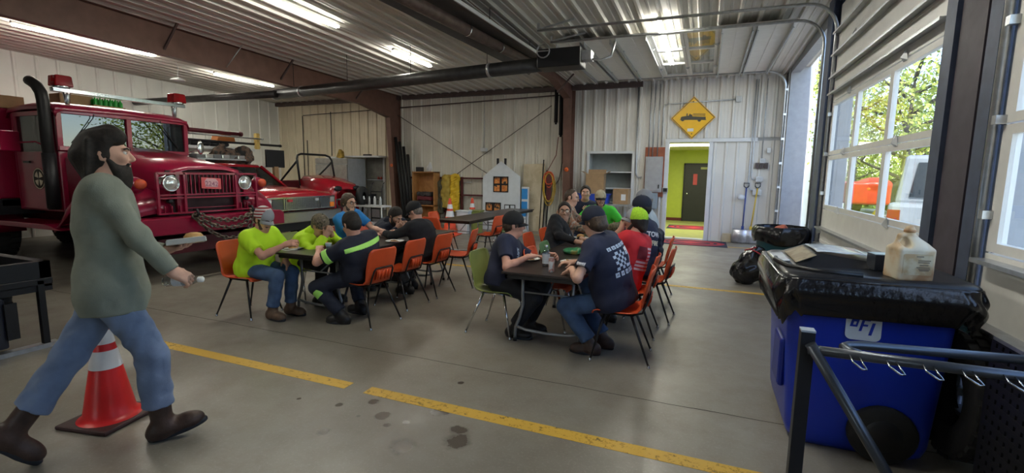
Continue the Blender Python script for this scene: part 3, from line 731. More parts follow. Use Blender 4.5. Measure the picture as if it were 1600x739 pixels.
m = MB(); m.box((.22, .36, .80), (.10, .03, .045), Matrix.Rotation(R(20), 3, 'Y')); m.build('chain_hook', M_chrome, ch, bevel=.01)
t = thing('tumbler', 'dark insulated tumbler standing on the bumper of the old fire truck', 'tumbler', onx(207, 343, -7.2)*1.0); t.location = (-7.22, onx(207, 343, -7.2).y, .945)
m = MB(); m.lathe([(0, 0), (.033, 0), (.036, .01), (.040, .15), (.040, .155)], n=20); m.build('cup_wall', M_black, t)
m = MB(); m.lathe([(.034, -.002), (.0365, .0), (.0368, .022), (.036, .024)], n=20); m.build('base_band', M_chrome, t); m = MB(); m.lathe([(.0405, .150), (.0405, .168), (0, .170)], n=20); m.build('lid', M_chrome, t)
# things lying on the old truck's roof
M_card = mat('brown_cardboard', (.30, .19, .10), .85, var=.12)
def carton(c, d, lab, rz=0., grp='cardboard boxes on the old truck'):
    t = thing('cardboard_box', lab, 'box', c, rz, grp); m = MB(); m.bb((-d[0]/2, -d[1]/2, 0), (d[0]/2, d[1]/2, d[2])); m.build('box_wall', M_card, t, bevel=.004)
    m = MB(); m.bb((-d[0]/2-.001, -.03, d[2]), (d[0]/2+.001, .03, d[2]+.002)); m.build('tape', mat('packing_tape', (.42, .31, .18), .3), t); return t
p1 = onx(14, 158, -10.6); carton((-10.75, p1.y, 2.585), (.34, .36, .20), 'cardboard box on the body roof behind the exhaust stack')
carton((-9.9, 4.75, 2.635), (.30, .46, .20), 'cardboard box half hidden behind the beacon nearer the stack')
p2 = onx(165, 160, -9.75)
t = thing('bottle_tray', 'cardboard tray packed with small green bottles on the old truck', 'tray', (-9.8, p2.y, 2.64), 0)
m = MB(); m.bb((-.16, -.24, 0), (.16, .24, .006)); m.bb((-.16, -.24, 0), (-.155, .24, .06)); m.bb((.155, -.24, 0), (.16, .24, .06)); m.bb((-.16, -.24, 0), (.16, -.235, .06)); m.bb((-.16, .235, 0), (.16, .24, .06)); m.build('tray_wall', M_card, t)
M_gb = mat('green_plastic_bottle', (.03, .42, .06), .25, trans=.2)
gb = None
for i in range(4):
    for j in range(6):
        if gb is None:
            m = MB(); m.lathe([(0, .0), (.030, .0), (.032, .02), (.032, .13), (.012, .16), (.012, .18), (0, .18)], n=10); gb = o = m.build('bottle', M_gb)
        else: o = gb.copy(); C.objects.link(o)
        o.location = (-9.8-.115+i*.077, p2.y-.19+j*.076, 2.647); tag(o, 'green bottle packed in the cardboard tray on the old truck', 'bottle', 'green bottles in the tray')
# --- red pickup behind it
K = thing('pickup_truck', 'red pickup with chrome grille and light bar beside the old fire truck', 'pickup truck', (-7.62, 7.36, 0), R(-90)); K.scale = (.95, 1, 1)
m = MB(); rows = []
for y, z, hw in ((.0, 1.06, .92), (-.03, 1.16, .94), (-.10, 1.20, .95), (-.7, 1.25, .97), (-1.35, 1.28, .98)):
    rows.append([Vector((x, y, zz)) for x, zz in ((-hw, z-.08), (-hw*.94, z-.01), (-hw*.55, z+.015), (-hw*.5, z+.03), (0, z+.035), (hw*.5, z+.03), (hw*.55, z+.015), (hw*.94, z-.01), (hw, z-.08))])
m.loft(rows); m.build('hood', M_red2, K, solid=.012)
for s in (-1, 1):
    m = MB(); ol = [(.0, .62), (.0, 1.12), (-1.35, 1.22), (-1.35, .55), (-1.22, .55)]+[(-.78+.46*math.cos(a), .42+.46*math.sin(a)) for a in np.linspace(R(165), R(15), 9)]+[(-.28, .55)]
    m.prism(ol, .06, (s*.97, 0, 0), (0, 1, 0), (0, 0, 1)); m.build('fender', M_red2, K, bevel=.012)
    wheel(K, (s*.88, -.78, .40), .40, .24, (s, 0, 0), M_chrome); wheel(K, (s*.88, -4.2, .40), .40, .24, (s, 0, 0), M_chrome)
m = MB(); m.bb((-.93, -.05, .86), (.93, -.01, 1.12)); g_ = m.build('grille', mat('silver_grille_mesh', (.20, .20, .21), .4, .5), K)
m = MB()
for z in (.87, 1.11): m.bb((-.93, -.01, z-.012), (.93, .02, z+.012))
for x in (-.93, -.50, -.44, .44, .50, .93): m.bb((x-.012, -.01, .87), (x+.012, .02, 1.11))
for z in np.linspace(.90, 1.08, 8): m.bb((-.44, -.01, z-.005), (.44, .015, z+.005))
for x in np.linspace(-.40, .40, 17): m.bb((x-.004, -.008, .88), (x+.004, .012, 1.10))
m.build('grille_trim', M_chrome, g_)
for s in (-1, 1):
    m = MB(); m.bb((s*.52, -.01, .89), (s*.78, .012, 1.09)); m.build('headlight', mat('dark_headlamp', (.10, .11, .12), .1, .3), K)
    m = MB(); m.bb((s*.80, -.03, .99), (s*.92, .012, 1.09)); m.build('parking_lamp', M_lampglass, K); m = MB(); m.bb((s*.80, -.03, .88), (s*.92, .012, .98)); m.build('indicator', M_amber, K)
    m = MB(); m.bb((s*.36-.05, .02, 1.03), (s*.36+.05, .05, 1.08)); m.build('grille_light', mat('small_red_light', (.45, .04, .06), .2) if s == 1 else M_lampglass, K)
m = MB(); m.prism([(-1.0, .62), (1.0, .62), (1.02, .74), (1.0, .84), (-1.0, .84), (-1.02, .74)], .16, (0, .06, 0)); m.build('bumper', M_chrome, K, bevel=.02)
m = MB(); m.bb((-.95, -.3, .45), (.95, .0, .62)); m.build('air_dam', M_black, K)
m = MB(); m.bb((-.97, -2.9, .5), (.97, -1.35, 1.25)); m.bb((-.97, -5.4, .55), (.97, -2.95, 1.28)); m.build('cab_sides', M_red2, K, bevel=.03)
ws0, ws1 = (-1.35, 1.26), (-2.02, 1.74)
m = MB(); rows = []
for y, z, hw in ((-1.98, 1.72, .78), (-2.06, 1.77, .80), (-2.5, 1.80, .80), (-2.85, 1.78, .79), (-2.92, 1.70, .78)): rows.append([Vector((x, y, z-dz)) for x, dz in ((-hw, .05), (-hw*.93, .01), (0, 0), (hw*.93, .01), (hw, .05))])
m.loft(rows); m.build('cab_roof', M_red2, K, solid=.02)
for s in (-1, 1):
    for a_, b_, w_, h_ in (((s*.93, -1.36, 1.24), (s*.78, -2.0, 1.73), .05, .06), ((s*.93, -2.9, 1.24), (s*.78, -2.9, 1.72), .08, .06), ((s*.94, -2.15, 1.24), (s*.80, -2.2, 1.75), .04, .05)): m = MB(); m.bar(a_, b_, w_, h_); m.build('pillar', M_red2, K)
m = MB(); m._add([(-.91, -1.37, 1.26), (.91, -1.37, 1.26), (.76, -2.0, 1.73), (-.76, -2.0, 1.73)], [(0, 1, 2, 3)], False); m.build('windshield', M_glassd, K)
m = MB(); m._add([(-.85, -2.9, 1.26), (.85, -2.9, 1.26), (.76, -2.9, 1.70), (-.76, -2.9, 1.70)], [(0, 1, 2, 3)], False)
for s in (-1, 1): m._add([(s*.93, -1.45, 1.26), (s*.93, -2.85, 1.26), (s*.79, -2.85, 1.70), (s*.79, -2.05, 1.70)], [(0, 1, 2, 3)], False)
m.build('side_glass', M_glassd, K)
m = MB(); m.bb((-.55, -2.2, 1.0), (-.1, -1.9, 1.55)); m.bb((.1, -2.2, 1.0), (.55, -1.9, 1.55)); m.bb((-.9, -1.55, 1.1), (.9, -1.36, 1.27)); m.build('seats', M_black, K, bevel=.04)
m = MB(); m.bb((-.60, -2.55, 1.86), (.60, -2.25, 1.89)); lbp = m.build('light_bar', M_galv, K)
for i in range(6):
    m = MB(); x = -.5+i*.2; m.bb((x-.09, -2.53, 1.89), (x+.09, -2.27, 1.975)); m.build('light_module', M_lampglass if i % 2 == 0 else mat('smoked_module', (.16, .17, .18), .15), lbp, bevel=.01)
# flat rack above the pickup bed with hoses, poles and a black panel
rk = thing('equipment_rack', 'white topped rack loaded with poles and tools on the red pickup', 'rack', (-10.8, 7.45, 0), R(-90))
m = MB(); m.bb((-1.0, -1.6, 2.10), (1.0, .6, 2.16)); m.build('rack_deck', M_white, rk)
for x in (-.9, .9):
    for y in (-1.5, .5): m = MB(); m.bb((x-.025, y-.025, 1.28), (x+.025, y+.025, 2.10)); m.build('rack_leg', M_galv, rk)
def pole(a, b, r, mtl, lab, nm='pole'):
    m = MB(); a, b = Vector(a), Vector(b); m.cyl((0, 0, 0), b-a, r, n=10); d = (b-a).normalized()
    m.cyl(-d*.01, d*.04, r*1.25, n=10); m.cyl(b-a-d*.04, b-a+d*.01, r*1.25, n=10)
    o = m.build(nm, mtl); o.location = a; return tag(o, lab, 'pole', 'poles on the pickup rack')
pole((-10.2, 6.6, 2.48), (-10.2, 8.1, 2.48), .045, M_redd, 'dark red pipe lying uppermost on the pickup rack')
pole((-10.3, 6.7, 2.28), (-10.3, 9.3, 2.28), .028, M_dark, 'long black pole sticking out past the yellow post on the pickup rack')
pole((-10.1, 6.8, 2.40), (-10.1, 8.6, 2.40), .018, M_galv, 'thin silver pole on the pickup rack under the dark red pipe')
m = MB(); m.bb((-.04, -.04, 0), (.04, .04, .38))
for i in range(6): m.bb((-.05, -.05, .03+i*.06), (.05, .05, .055+i*.06))
o = m.build('stake_post', mat('yellow_plastic_post', (.62, .45, .14), .5)); o.location = (-10.25, 8.56, 2.16); tag(o, 'yellow ridged upright post on the pickup rack', 'post')
m = MB(); m.prism([(-.22, 0), (.22, 0), (.20, .10), (.05, .16), (-.18, .12)], .22, (0, 0, 0), (0, 1, 0)); o = m.build('tool_pouch', mat('orange_canvas', (.50, .18, .05), .8)); o.location = (-10.35, 7.75, 2.30); tag(o, 'orange pouch lying on the pickup rack', 'pouch')
m = MB(); 
for i in range(5): m.sph((0, -.5+i*.22, .06), (.10, .14, .07), 10, 6)
o = m.build('hose_bundle', M_dark); o.location = (-10.4, 7.4, 2.165); tag(o, 'dark bundle of gear beneath the poles on the pickup rack', 'gear')
t = thing('monitor_panel', 'black flat panel standing under the pickup rack', 'panel', (-9.75, 8.62, 1.62), 0)
m = MB(); m.bb((-.03, -.26, .10), (.03, .26, .52)); m.build('panel', M_black, t, bevel=.01); m = MB(); m.bb((-.04, -.06, -.34), (.04, .06, .12)); m.build('stand', M_card, t)
P = [ell((0, 0, .18), I3, (.30, .35, .20), .05), ell((.1, .35, .22), I3, (.2, .2, .24), .05), cap((0, -.4, .1), (.1, -.2, .42), .08, k=.06)]
o = sdf_obj('gear_pile', P, .02, ramp_mat('dark_gear_cloth', [(.4, (.02, .02, .02)), (.55, (.16, .10, .07)), (.65, (.05, .05, .05))], 7, .9), wrinkle=.03, seed=4); o.location = (-10.2, 7.7, 1.74); tag(o, 'dark pile of turnout gear under the pickup rack', 'gear')
m = MB(); m.bb((-.45, -.7, 1.28), (.45, .7, 1.74)); o = m.build('tool_chest', M_galv, bevel=.01); o.location = (-10.25, 7.7, 0); tag(o, 'metal chest in the pickup bed under the dark gear', 'chest')
# --- utility vehicle with roll bar
U = thing('utility_vehicle', 'small red utility vehicle with black roll bar by the refrigerator', 'utility vehicle', (-8.55, 9.75, 0), R(-90))
m = MB(); rows = []
for y, hw, z in ((.0, .40, 1.20), (-.1, .50, 1.34), (-.5, .58, 1.46), (-.95, .62, 1.54)): rows.append([Vector((x, y, zz)) for x, zz in ((-hw, .62), (-hw, z-.12), (-hw*.8, z-.02), (0, z), (hw*.8, z-.02), (hw, z-.12), (hw, .62))])
m.loft(rows); m.build('hood', M_red2, U, solid=.02)
for s in (-1, 1):
    m = MB(); m.sph((s*.34, .0, 1.22), (.13, .05, .07)); m.build('headlight', M_black, U)
    m = MB(); m.prism([(-.75+.45*math.cos(a), .62+.45*math.sin(a)) for a in np.linspace(0, math.pi, 10)]+[(-1.15, .6), (-.35, .6)], .22, (s*.68, .25, .12), (0, 1, 0), (0, 0, 1)); m.build('fender', M_red2, U)
    wheel(U, (s*.66, -.45, .32), .32, .22, (s, 0, 0), M_dark); wheel(U, (s*.66, -2.3, .32), .32, .22, (s, 0, 0), M_dark)
m = MB(); m.bb((-.66, -2.7, .45), (.66, -.3, .72)); m.bb((-.66, -2.9, .72), (.66, -1.9, 1.15)); m.bb((-.5, -1.8, .7), (.5, -1.3, 1.0)); m.bb((-.5, -1.9, .9), (.5, -1.75, 1.4)); m.build('tub', M_redd, U, bevel=.03)
m = MB(); m.tube([(-.62, -.95, 1.28), (-.60, -1.05, 1.95), (-.55, -1.08, 2.04), (-.42, -1.1, 2.08), (.42, -1.1, 2.08), (.55, -1.08, 2.04), (.60, -1.05, 1.95), (.62, -.95, 1.28)], .028, 8); m.tube([(-.62, -.95, 1.34), (.62, -.95, 1.34)], .03, 8); m.tube([(-.60, -1.05, 1.9), (-.55, -1.9, 1.2)], .025, 8); m.tube([(.60, -1.05, 1.9), (.55, -1.9, 1.2)], .025, 8); m.build('roll_bar', M_blktube, U)
m = MB(); m.tube([(.30+.15*math.cos(a), -1.1+.05*math.sin(a), 1.35+.15*math.sin(a)) for a in np.linspace(0, 6.28, 14)[:-1]], .016, 6, closed=True); m.build('steering_wheel', M_black, U)
m = MB(); m.tube([(0, .10, .55), (-.45, .08, .60), (-.5, .08, .95), (.5, .08, .95), (.45, .08, .60), (0, .10, .55)], .025, 7); m.build('bull_bar', M_blktube, U)
# coiled dark hose reel on its near front corner
m = MB(); m.lathe([(.10, -.06), (.24, -.06), (.25, 0), (.24, .06), (.10, .06)], (-8.42, 10.15, 1.02), 24, (1, .2, 0)); o = m.build('hose_reel', M_rub); tag(o, 'round dark hose reel on the front of the utility vehicle', 'reel')

# --- dark flatbed at the left edge with loose tyres on its deck
F = thing('flatbed_trailer', 'dark steel flatbed end with loose truck tyres on its deck', 'trailer', (-5.50, 1.55, 0), R(-90))
M_navy = mat('dark_navy_paint', (.012, .015, .030), .3, var=.2, coat=.3)
m = MB(); m.bb((-.80, -4.0, .58), (1.3, .02, .64)); m.build('deck', M_dark, F, bevel=.008)
m = MB(); m.bb((-.80, -4.0, .56), (-.72, .0, .79)); m.bb((1.22, -4.0, .56), (1.3, .0, .79)); m.bb((-.8, -.08, .52), (1.3, .0, .79)); m.build('rails', M_dark, F); m = MB(); m.bb((-.78, -1.35, .03), (1.28, -1.30, .58)); m.build('shade_infill', M_dark, F)  # last panel is added, a dark sheet for the shade under the deck
m = MB(); m.prism([(-.70, .06), (.10, .06), (.10, .50), (.02, .56), (-.62, .56), (-.70, .50)], .40, (-.38, -.22, 0), (-1, 0, 0), (0, 0, 1)); m.build('step_box', M_navy, F, bevel=.02)
m = MB(); m.bb((-.04, -.01, .14), (.04, .012, .46)); m2 = m.build('box_slot', M_black, F); m2.location = (-.50+.0, 0, 0)
m = MB(); m.bb((-.735, -.03, .02), (-.69, .02, .62)); m.build('corner_post', M_dark, F)
m = MB(); m.bb((-.80, -.06, .0), (.6, .03, .04)); m.build('skid_rail', M_galv, F)
wheel(F, (-.52, -.75, .42), .42, .28, (-1, 0, 0), M_dark); wheel(F, (.95, -.75, .42), .42, .28, (1, 0, 0), M_dark)
for c, r, ax, l in (((-6.35, 1.50, 0.70), .46, (.25, .15, 1), 'truck tyre lying flat on the dark deck, nearest the frame edge'), ((-6.95, 2.05, .70), .40, (.1, .1, 1), 'truck tyre on the dark deck behind the walking man')):
    m = MB(); tyre(m, (0, 0, .16), r, .28, (0, 0, 1), rin=.6); o = m.build('truck_tyre', M_tyre); o.location = c; o.rotation_euler = (R(3), R(-4), 0); tag(o, l, 'tyre', 'loose truck tyres')
# ------------------------------------------------------------------ along the back wall
YW = YB-.035
M_pale = mat('pale_blue_board', (.62, .66, .70), .55, var=.05)
M_ply = ramp_mat('plywood_face', [(.4, (.46, .38, .25)), (.6, (.58, .50, .36))], 3, .7, 4, .5)
M_oak = ramp_mat('orange_oak_veneer', [(.35, (.34, .15, .045)), (.65, (.44, .21, .07))], 4, .45, 4, 1.5)
M_steelred = mat('dark_red_steel_tube', (.09, .018, .02), .5)
M_ss = mat('brushed_stainless', (.34, .33, .31), .36, .8, var=.12)
# doorway: frame, corridor beyond
m = MB()
m.bb((DX0-.10, YB-.06, 0), (DX0, YB+.14, DZ)); m.bb((DX1, YB-.06, 0), (DX1+.10, YB+.14, DZ)); m.bb((DX0-.10, YB-.065, DZ), (1.10, YB+.14, DZ+.09)); m.bb((DX0, YB-.02, 0), (DX1, YB+.14, .025))
struct('trim_doorway', m, M_white, bevel=.004)
M_lime = mat('lime_green_paint', (.40, .47, .06), .5, var=.04)
HY = 18.9
m = MB(); m.bb((-1.85, HY, 0), (2.2, HY+.1, 2.7)); m.bb((-1.85, YB+.14, 0), (-1.75, HY, 2.7)); m.bb((2.1, YB+.14, 0), (2.2, HY, 2.7)); struct('wall_corridor', m, M_lime)
m = MB(); m.bb((-1.85, YB+.10, -.05), (2.2, HY+.1, .0)); struct('floor_corridor', m, ramp_mat('olive_floor_tile', [(.45, (.34, .36, .12)), (.55, (.30, .31, .11))], 5, .4))
m = MB(); m.bb((-1.85, YB+.14, 2.62), (2.2, HY+.1, 2.7)); struct('ceiling_corridor', m, mat('corridor_ceiling', (.7, .7, .66)))
m = MB(); m.bb((-1.75, HY-.015, 0), (2.1, HY, .11)); struct('baseboard_back', m, mat('dark_red_baseboard', (.10, .015, .015), .5))
dL, dR = ony(1070, 290, HY).x, ony(1070, 290, HY).x+1.02
d4 = bpy.data.objects.new('door_4', None); C.objects.link(d4); tag(d4, 'black door on the lime green corridor wall', 'door', kind='structure')
m = MB(); m.bb((dL, HY-.05, .01), (dR, HY-.005, 2.08)); m.build('leaf', mat('black_door_paint', (.018, .02, .022), .45), d4)
m = MB(); m.bb((dL-.06, HY-.06, 0), (dL, HY, 2.14)); m.bb((dR, HY-.06, 0), (dR+.06, HY, 2.14)); m.bb((dL-.06, HY-.06, 2.08), (dR+.06, HY, 2.14)); m.build('door_frame', M_dark, d4)
m = MB(); m.sph((dL+.09, HY-.09, 1.02), .035, 10, 8); m.cyl((dL+.09, HY-.05, 1.02), (dL+.09, HY-.09, 1.02), .015); m.build('knob', M_chrome, d4)
m = MB(); m.bb((dL+.28, HY-.056, 1.35), (dL+.42, HY-.05, 1.75)); m.build('red_notice', mat('red_pink_notice', (.48, .06, .07), .5), d4)
m = MB(); m.bb((dL+.52, HY-.09, 1.92), (dL+.92, HY-.05, 2.00)); m.build('door_closer', mat('olive_closer', (.30, .32, .12), .4), d4)
m = MB(); m.bb((-1.6, 15.5, 2.57), (1.4, 15.75, 2.62)); o = m.build('ceiling_light', mat('corridor_tube', (1, .98, .85), emit=6.)); tag(o, 'corridor ceiling light just inside the doorway', 'light')
al = bpy.data.lights.new('corridor_lamp', 'AREA'); al.shape = 'RECTANGLE'; al.size = 3; al.size_y = .25; al.energy = 90; al.color = (1, .97, .82); ao = bpy.data.objects.new('corridor_lamp', al); C.objects.link(ao); ao.location = (-.1, 15.6, 2.55)
def matrug(x0, x1, y0, y1, lab):
    t = thing('floor_mat', lab, 'mat', ((x0+x1)/2, (y0+y1)/2, 0), 0, 'dark floor mats'); w, l = (x1-x0)/2, (y1-y0)/2
    m = MB(); m.bb((-w, -l, 0), (w, l, .010)); m.build('mat_base', mat('dark_blue_mat', (.016, .02, .045), .9), t)
    m = MB(); m.lathe([(.62, 0), (.78, 0), (.78, .002), (.62, .002), (.62, 0)], (0, 0, .0105), 40, sy=l/w*1.0); m.lathe([(.0, .002), (.40, .002)], (0, 0, .0105), 4, sy=l/w); m.lathe([(.46, .0015), (.54, .0015)], (0, 0, .0105), 40, sy=l/w)
    m.build('mat_emblem', mat('mat_red_print', (.42, .03, .05), .9), t)
matrug(-1.10, .55, 12.05, 13.05, 'dark floor mat with red emblem in front of the doorway'); matrug(-1.1, .5, 15.8, 17.0, 'dark floor mat with red emblem inside the corridor')
# cupboard recess with shelves
m = MB(); m.bb((CX0, YB+.45, CZ0), (CX1, YB+.47, CZ1)); m.bb((CX0-.02, YB, CZ0), (CX0, YB+.47, CZ1)); m.bb((CX1, YB, CZ0), (CX1+.02, YB+.47, CZ1)); m.bb((CX0, YB, CZ1), (CX1, YB+.47, CZ1+.02)); m.bb((CX0, YB, CZ0-.02), (CX1, YB+.47, CZ0))
struct('wall_recess', m, mat('grey_block', (.27, .29, .29), .8))
m = MB(); e = .07
for a, b in (((CX0-e, CZ0-e), (CX0, CZ1+e)), ((CX1, CZ0-e), (CX1+e, CZ1+e)), ((CX0, CZ1), (CX1, CZ1+e)), ((CX0, CZ0-e), (CX1, CZ0))): m.bb((a[0], YB-.05, a[1]), (b[0], YB+.02, b[1]))
struct('trim_recess', m, M_white)
for z, l in ((1.30, 'lower grey shelf in the wall recess'), (1.75, 'upper grey shelf in the wall recess')):
    t = thing('shelf', l, 'shelf', ((CX0+CX1)/2, YB+.22, z), 0, 'shelves in the wall recess'); m = MB(); m.bb((-.575, -.21, -.02), (.575, .22, 0)); m.build('board', mat('grey_shelf_board', (.42, .45, .46), .5), t); m = MB(); m.bb((-.575, -.225, -.03), (.575, -.21, .002)); m.build('edge_strip', M_white, t)
# electrical panel, plywood backer, conduits
m = MB(); m.bb((-1.56, YB-.055, 1.10), (-1.02, YB-.035, 2.40)); struct('trim_backer', m, mat('orange_brown_plywood', (.30, .085, .04), .6, var=.2))
t = thing('electrical_panel', 'grey electrical panel box on the wall between recess and doorway', 'electrical panel', (-1.29, YB-.06, 1.22)); m = MB(); m.bb((-.24, -.13, 0), (.20, 0, .93)); m.build('cabinet', mat('grey_panel_paint', (.34, .34, .35), .4), t, bevel=.008)
m = MB(); m.bb((-.21, -.145, .04), (.17, -.13, .89)); d_ = m.build('cover_door', mat('grey_panel_paint', (.34, .34, .35)), t, bevel=.005); m = MB(); m.bb((.11, -.155, .10), (.14, -.145, .2)); m.build('latch', M_black, d_)
t = thing('outlet_box', 'small dark outlet box at the lower corner of the electrical panel', 'outlet', (-1.0, YB-.06, 1.22)); m = MB(); m.bb((-.07, -.07, 0), (.07, 0, .13)); m.build('box', M_galv, t, bevel=.006); m = MB(); m.bb((-.05, -.08, .02), (.05, -.07, .11)); m.build('receptacle', M_black, t)
t = thing('junction_box', 'blue grey metal box under the electrical panel', 'box', (-1.38, YB-.06, .78)); m = MB(); m.bb((-.20, -.14, 0), (.2, 0, .42)); m.build('box_wall', mat('blue_grey_metal', (.30, .36, .42), .4, .3), t, bevel=.006); m = MB(); m.bb((-.18, -.15, .02), (.18, -.14, .40)); m.build('cover', mat('blue_grey_metal', (.3, .36, .42)), t)
def conduit(pts, lab, r=.014):
    m = MB(); m.tube(pts, r, 7); o = m.build('conduit', M_galv); return tag(o, lab, 'conduit', 'grey conduits on the back wall')
yc = YB-.07
for i, x in enumerate((-1.47, -1.37, -1.25)): conduit([(x, yc, 2.15), (x, yc, 4.02)], ('thin grey conduit rising from the panel, nearest the recess', 'thin grey conduit rising from the middle of the panel', 'thin grey conduit rising from the panel, nearest the doorway')[i])
conduit([(-1.62, yc, 1.62), (-1.72, yc, 1.60), (-1.78, yc, 1.70), (-1.80, yc, 4.0)], 'thick grey conduit curving out of the side of the panel', .022)
conduit([(-1.15, yc, 2.45), (-1.15, yc, 3.40), (-1.12, yc, 3.47), (-1.05, yc, 3.5), (.55, yc, 3.55)], 'grey conduit running level above the yellow sign')
o = MB(); o.bb((.55, yc-.05, 3.48), (.67, yc+.03, 3.62)); tag(o.build('junction_box', M_galv, bevel=.005), 'small square box at the end of the level conduit above the sign', 'box')
conduit([(1.10, yc, 1.30), (1.0, yc, 1.35), (.96, yc, 1.45), (.98, yc, 4.0)], 'grey conduit dropping to the outlets, by the shovels', .013); conduit([(1.12, yc, 1.58), (1.04, yc, 1.60), (1.02, yc, 1.68), (1.03, yc, 4.0)], 'second grey conduit dropping to the thermostat box', .012)
conduit([(1.22, yc, 2.02), (1.22, yc, 4.0)], 'grey conduit above the row of wall switches', .012)
for x, z, w, h, l, nm, c in ((1.20, 1.60, .15, .13, 'pale thermostat box on the wall above the outlet box', 'thermostat', M_white), (1.17, 1.28, .20, .14, 'grey double outlet box on the wall, lowest by the door track', 'outlet_box', M_galv), (1.24, 2.05, .12, .11, 'white switch box above the dark switch plates', 'switch_box', M_white), (1.36, 2.30, .08, .12, 'small grey sensor box highest on the wall by the door track', 'sensor_box', M_galv)):
    t = thing(nm, l, 'wall box', (x, YB-.04, z)); m = MB(); m.bb((-w/2, -.06, -h/2), (w/2, 0, h/2)); m.build('housing', c, t, bevel=.006); m = MB(); m.bb((-w/2+.02, -.066, -h/2+.02), (w/2-.02, -.06, h/2-.02)); m.build('cover_plate', mat('grey_cover', (.45, .46, .47), .4), t)
for i in range(3):
    t = thing('light_switch', ('dark switch plate, first of three from the conduit', 'dark switch plate in the middle of three', 'dark switch plate nearest the door track')[i], 'switch', (1.13+i*.10, YB-.04, 1.93), 0, 'dark switch plates'); m = MB(); m.bb((-.04, -.04, -.07), (.04, 0, .07)); m.build('plate', mat('dark_brown_plate', (.06, .04, .04), .4), t, bevel=.004); m = MB(); m.bb((-.008, -.055, -.015), (.008, -.04, .02)); m.build('toggle', M_black, t)
# yellow diamond sign
S_ = thing('traffic_sign', 'yellow diamond sign with fire engine silhouette above the doorway', 'sign', (-.42, YB-.075, 3.13)); q = .535; q2 = .515
m = MB(); m.prism([(0, -q), (q, 0), (0, q), (-q, 0)], .012, (0, 0, 0)); m.build('plate', mat('sign_yellow', (.80, .44, .008), .4, var=.04), S_, bevel=.0)
m = MB(); o4 = [(0, -q2), (q2, 0), (0, q2), (-q2, 0)]; i4 = [(a*.955, b*.955) for a, b in o4]
for i in range(4): j = (i+1) % 4; m.prism([o4[i], o4[j], i4[j], i4[i]], .003, (0, -.0075, 0))
M_ink = mat('sign_dark_ink', (.055, .05, .035), .5); m.build('border', M_ink, S_)
s = .44/.5; eng = [(-.335, -.075), (-.30, -.075), (-.295, -.02), (-.27, .0), (-.16, .015), (-.155, .05), (-.135, .05), (-.13, .02), (-.10, .02), (-.095, .045), (-.02, .045), (-.015, .0), (.30, -.02), (.305, -.085), (.32, -.09), (.32, -.10), (-.10, -.085), (-.31, -.085)]
m = MB(); m.prism([(x, z+.035) for x, z in eng], .003, (0, -.0076, 0))
for x, z in ((-.245, -.075), (.155, -.095)): m.prism([(x+.042*math.cos(a), z+.035+.042*math.sin(a)) for a in np.linspace(0, 6.28, 17)[:-1]], .003, (0, -.0077, 0))
m.prism([(-.0, .105), (.29, .09), (.29, .08), (0, .095)], .003, (0, -.0076, 0)); m.prism([(-.0, .07), (.29, .05), (.29, .04), (0, .06)], .003, (0, -.0076, 0))
for k in range(11): x = .01+k*.027; m.bb((x-.004, -.0091, .05), (x+.004, -.0061, .095))
for c in ((-.075, .085), (-.145, .095)): m.prism([(c[0]+.016*math.cos(a), c[1]+.02*math.sin(a)) for a in np.linspace(0, 6.28, 11)[:-1]], .003, (0, -.0076, 0))
m.build('engine_silhouette', M_ink, S_)
m = MB(); m.bb((-.12, -.010, -.34), (.03, -.007, -.265)); m.build('white_sticker', M_white, S_)
for z in (.40, -.40): m = MB(); m.cyl((-.01, -.006, z), (-.01, -.02, z), .014); m.build('bolt', M_dark, S_)
# snow shovels
def shovel(x, lab, shaft, tilt, bl=True):
    t = thing('snow_shovel', lab, 'shovel', (x, YB-.22, 0), 0, 'snow shovels'); top = Vector((tilt, .12, 1.38))
    m = MB(); m.cyl((0, -.02, .34), top, .017, n=10); m.build('shaft', shaft, t)
    m = MB(); h = top; m.tube([h, h+Vector((-.055, 0, .04)), h+Vector((-.06, 0, .12)), h+Vector((.06, 0, .12)), h+Vector((.055, 0, .04)), h], .013, 7); m.build('d_grip', mat('dark_grip', (.03, .035, .05), .4), t)
    m = MB(); rows = [[Vector((a*.23, -.06-.05*(1-a*a)*0-.06*math.sin(math.pi*i/8)+.05*a*a, .01+i*.045)) for a in np.linspace(-1, 1, 9)] for i in range(9)]
    m.loft(rows); m.build('blade', mat('scuffed_aluminium_blade', (.55, .55, .60), .3, .8, var=.35, scale=7), t, solid=.006)
    m = MB(); m.bb((-.03, -.07, .28), (.03, -.0, .44)); m.build('socket', shaft, t); return t
p = ony(1160, 378, YB-.3); shovel(p.x-.02, 'snow shovel with blue shaft leaning on the wall by the doorway', mat('blue_shaft', (.025, .05, .22), .4), .03); shovel(p.x+.16, 'snow shovel with yellow shaft leaning beside the blue one', mat('yellow_shaft', (.55, .38, .04), .4), .10)
m = MB(); m.bb((-.10, -.02, 0), (.10, .02, .22)); o = m.build('wood_block', M_ply, bevel=.004); o.location = (p.x-.36, YB-.09, 0); tag(o, 'pale board scrap standing on the floor beside the shovels', 'board')
m = MB(); m.sph((0, 0, 0), (.09, .04, .07), 12, 8); o = m.build('glove', M_white); o.location = (p.x-.10, YB-.17, 1.15); tag(o, 'pale glove stuck on the blue snow shovel handle', 'glove')
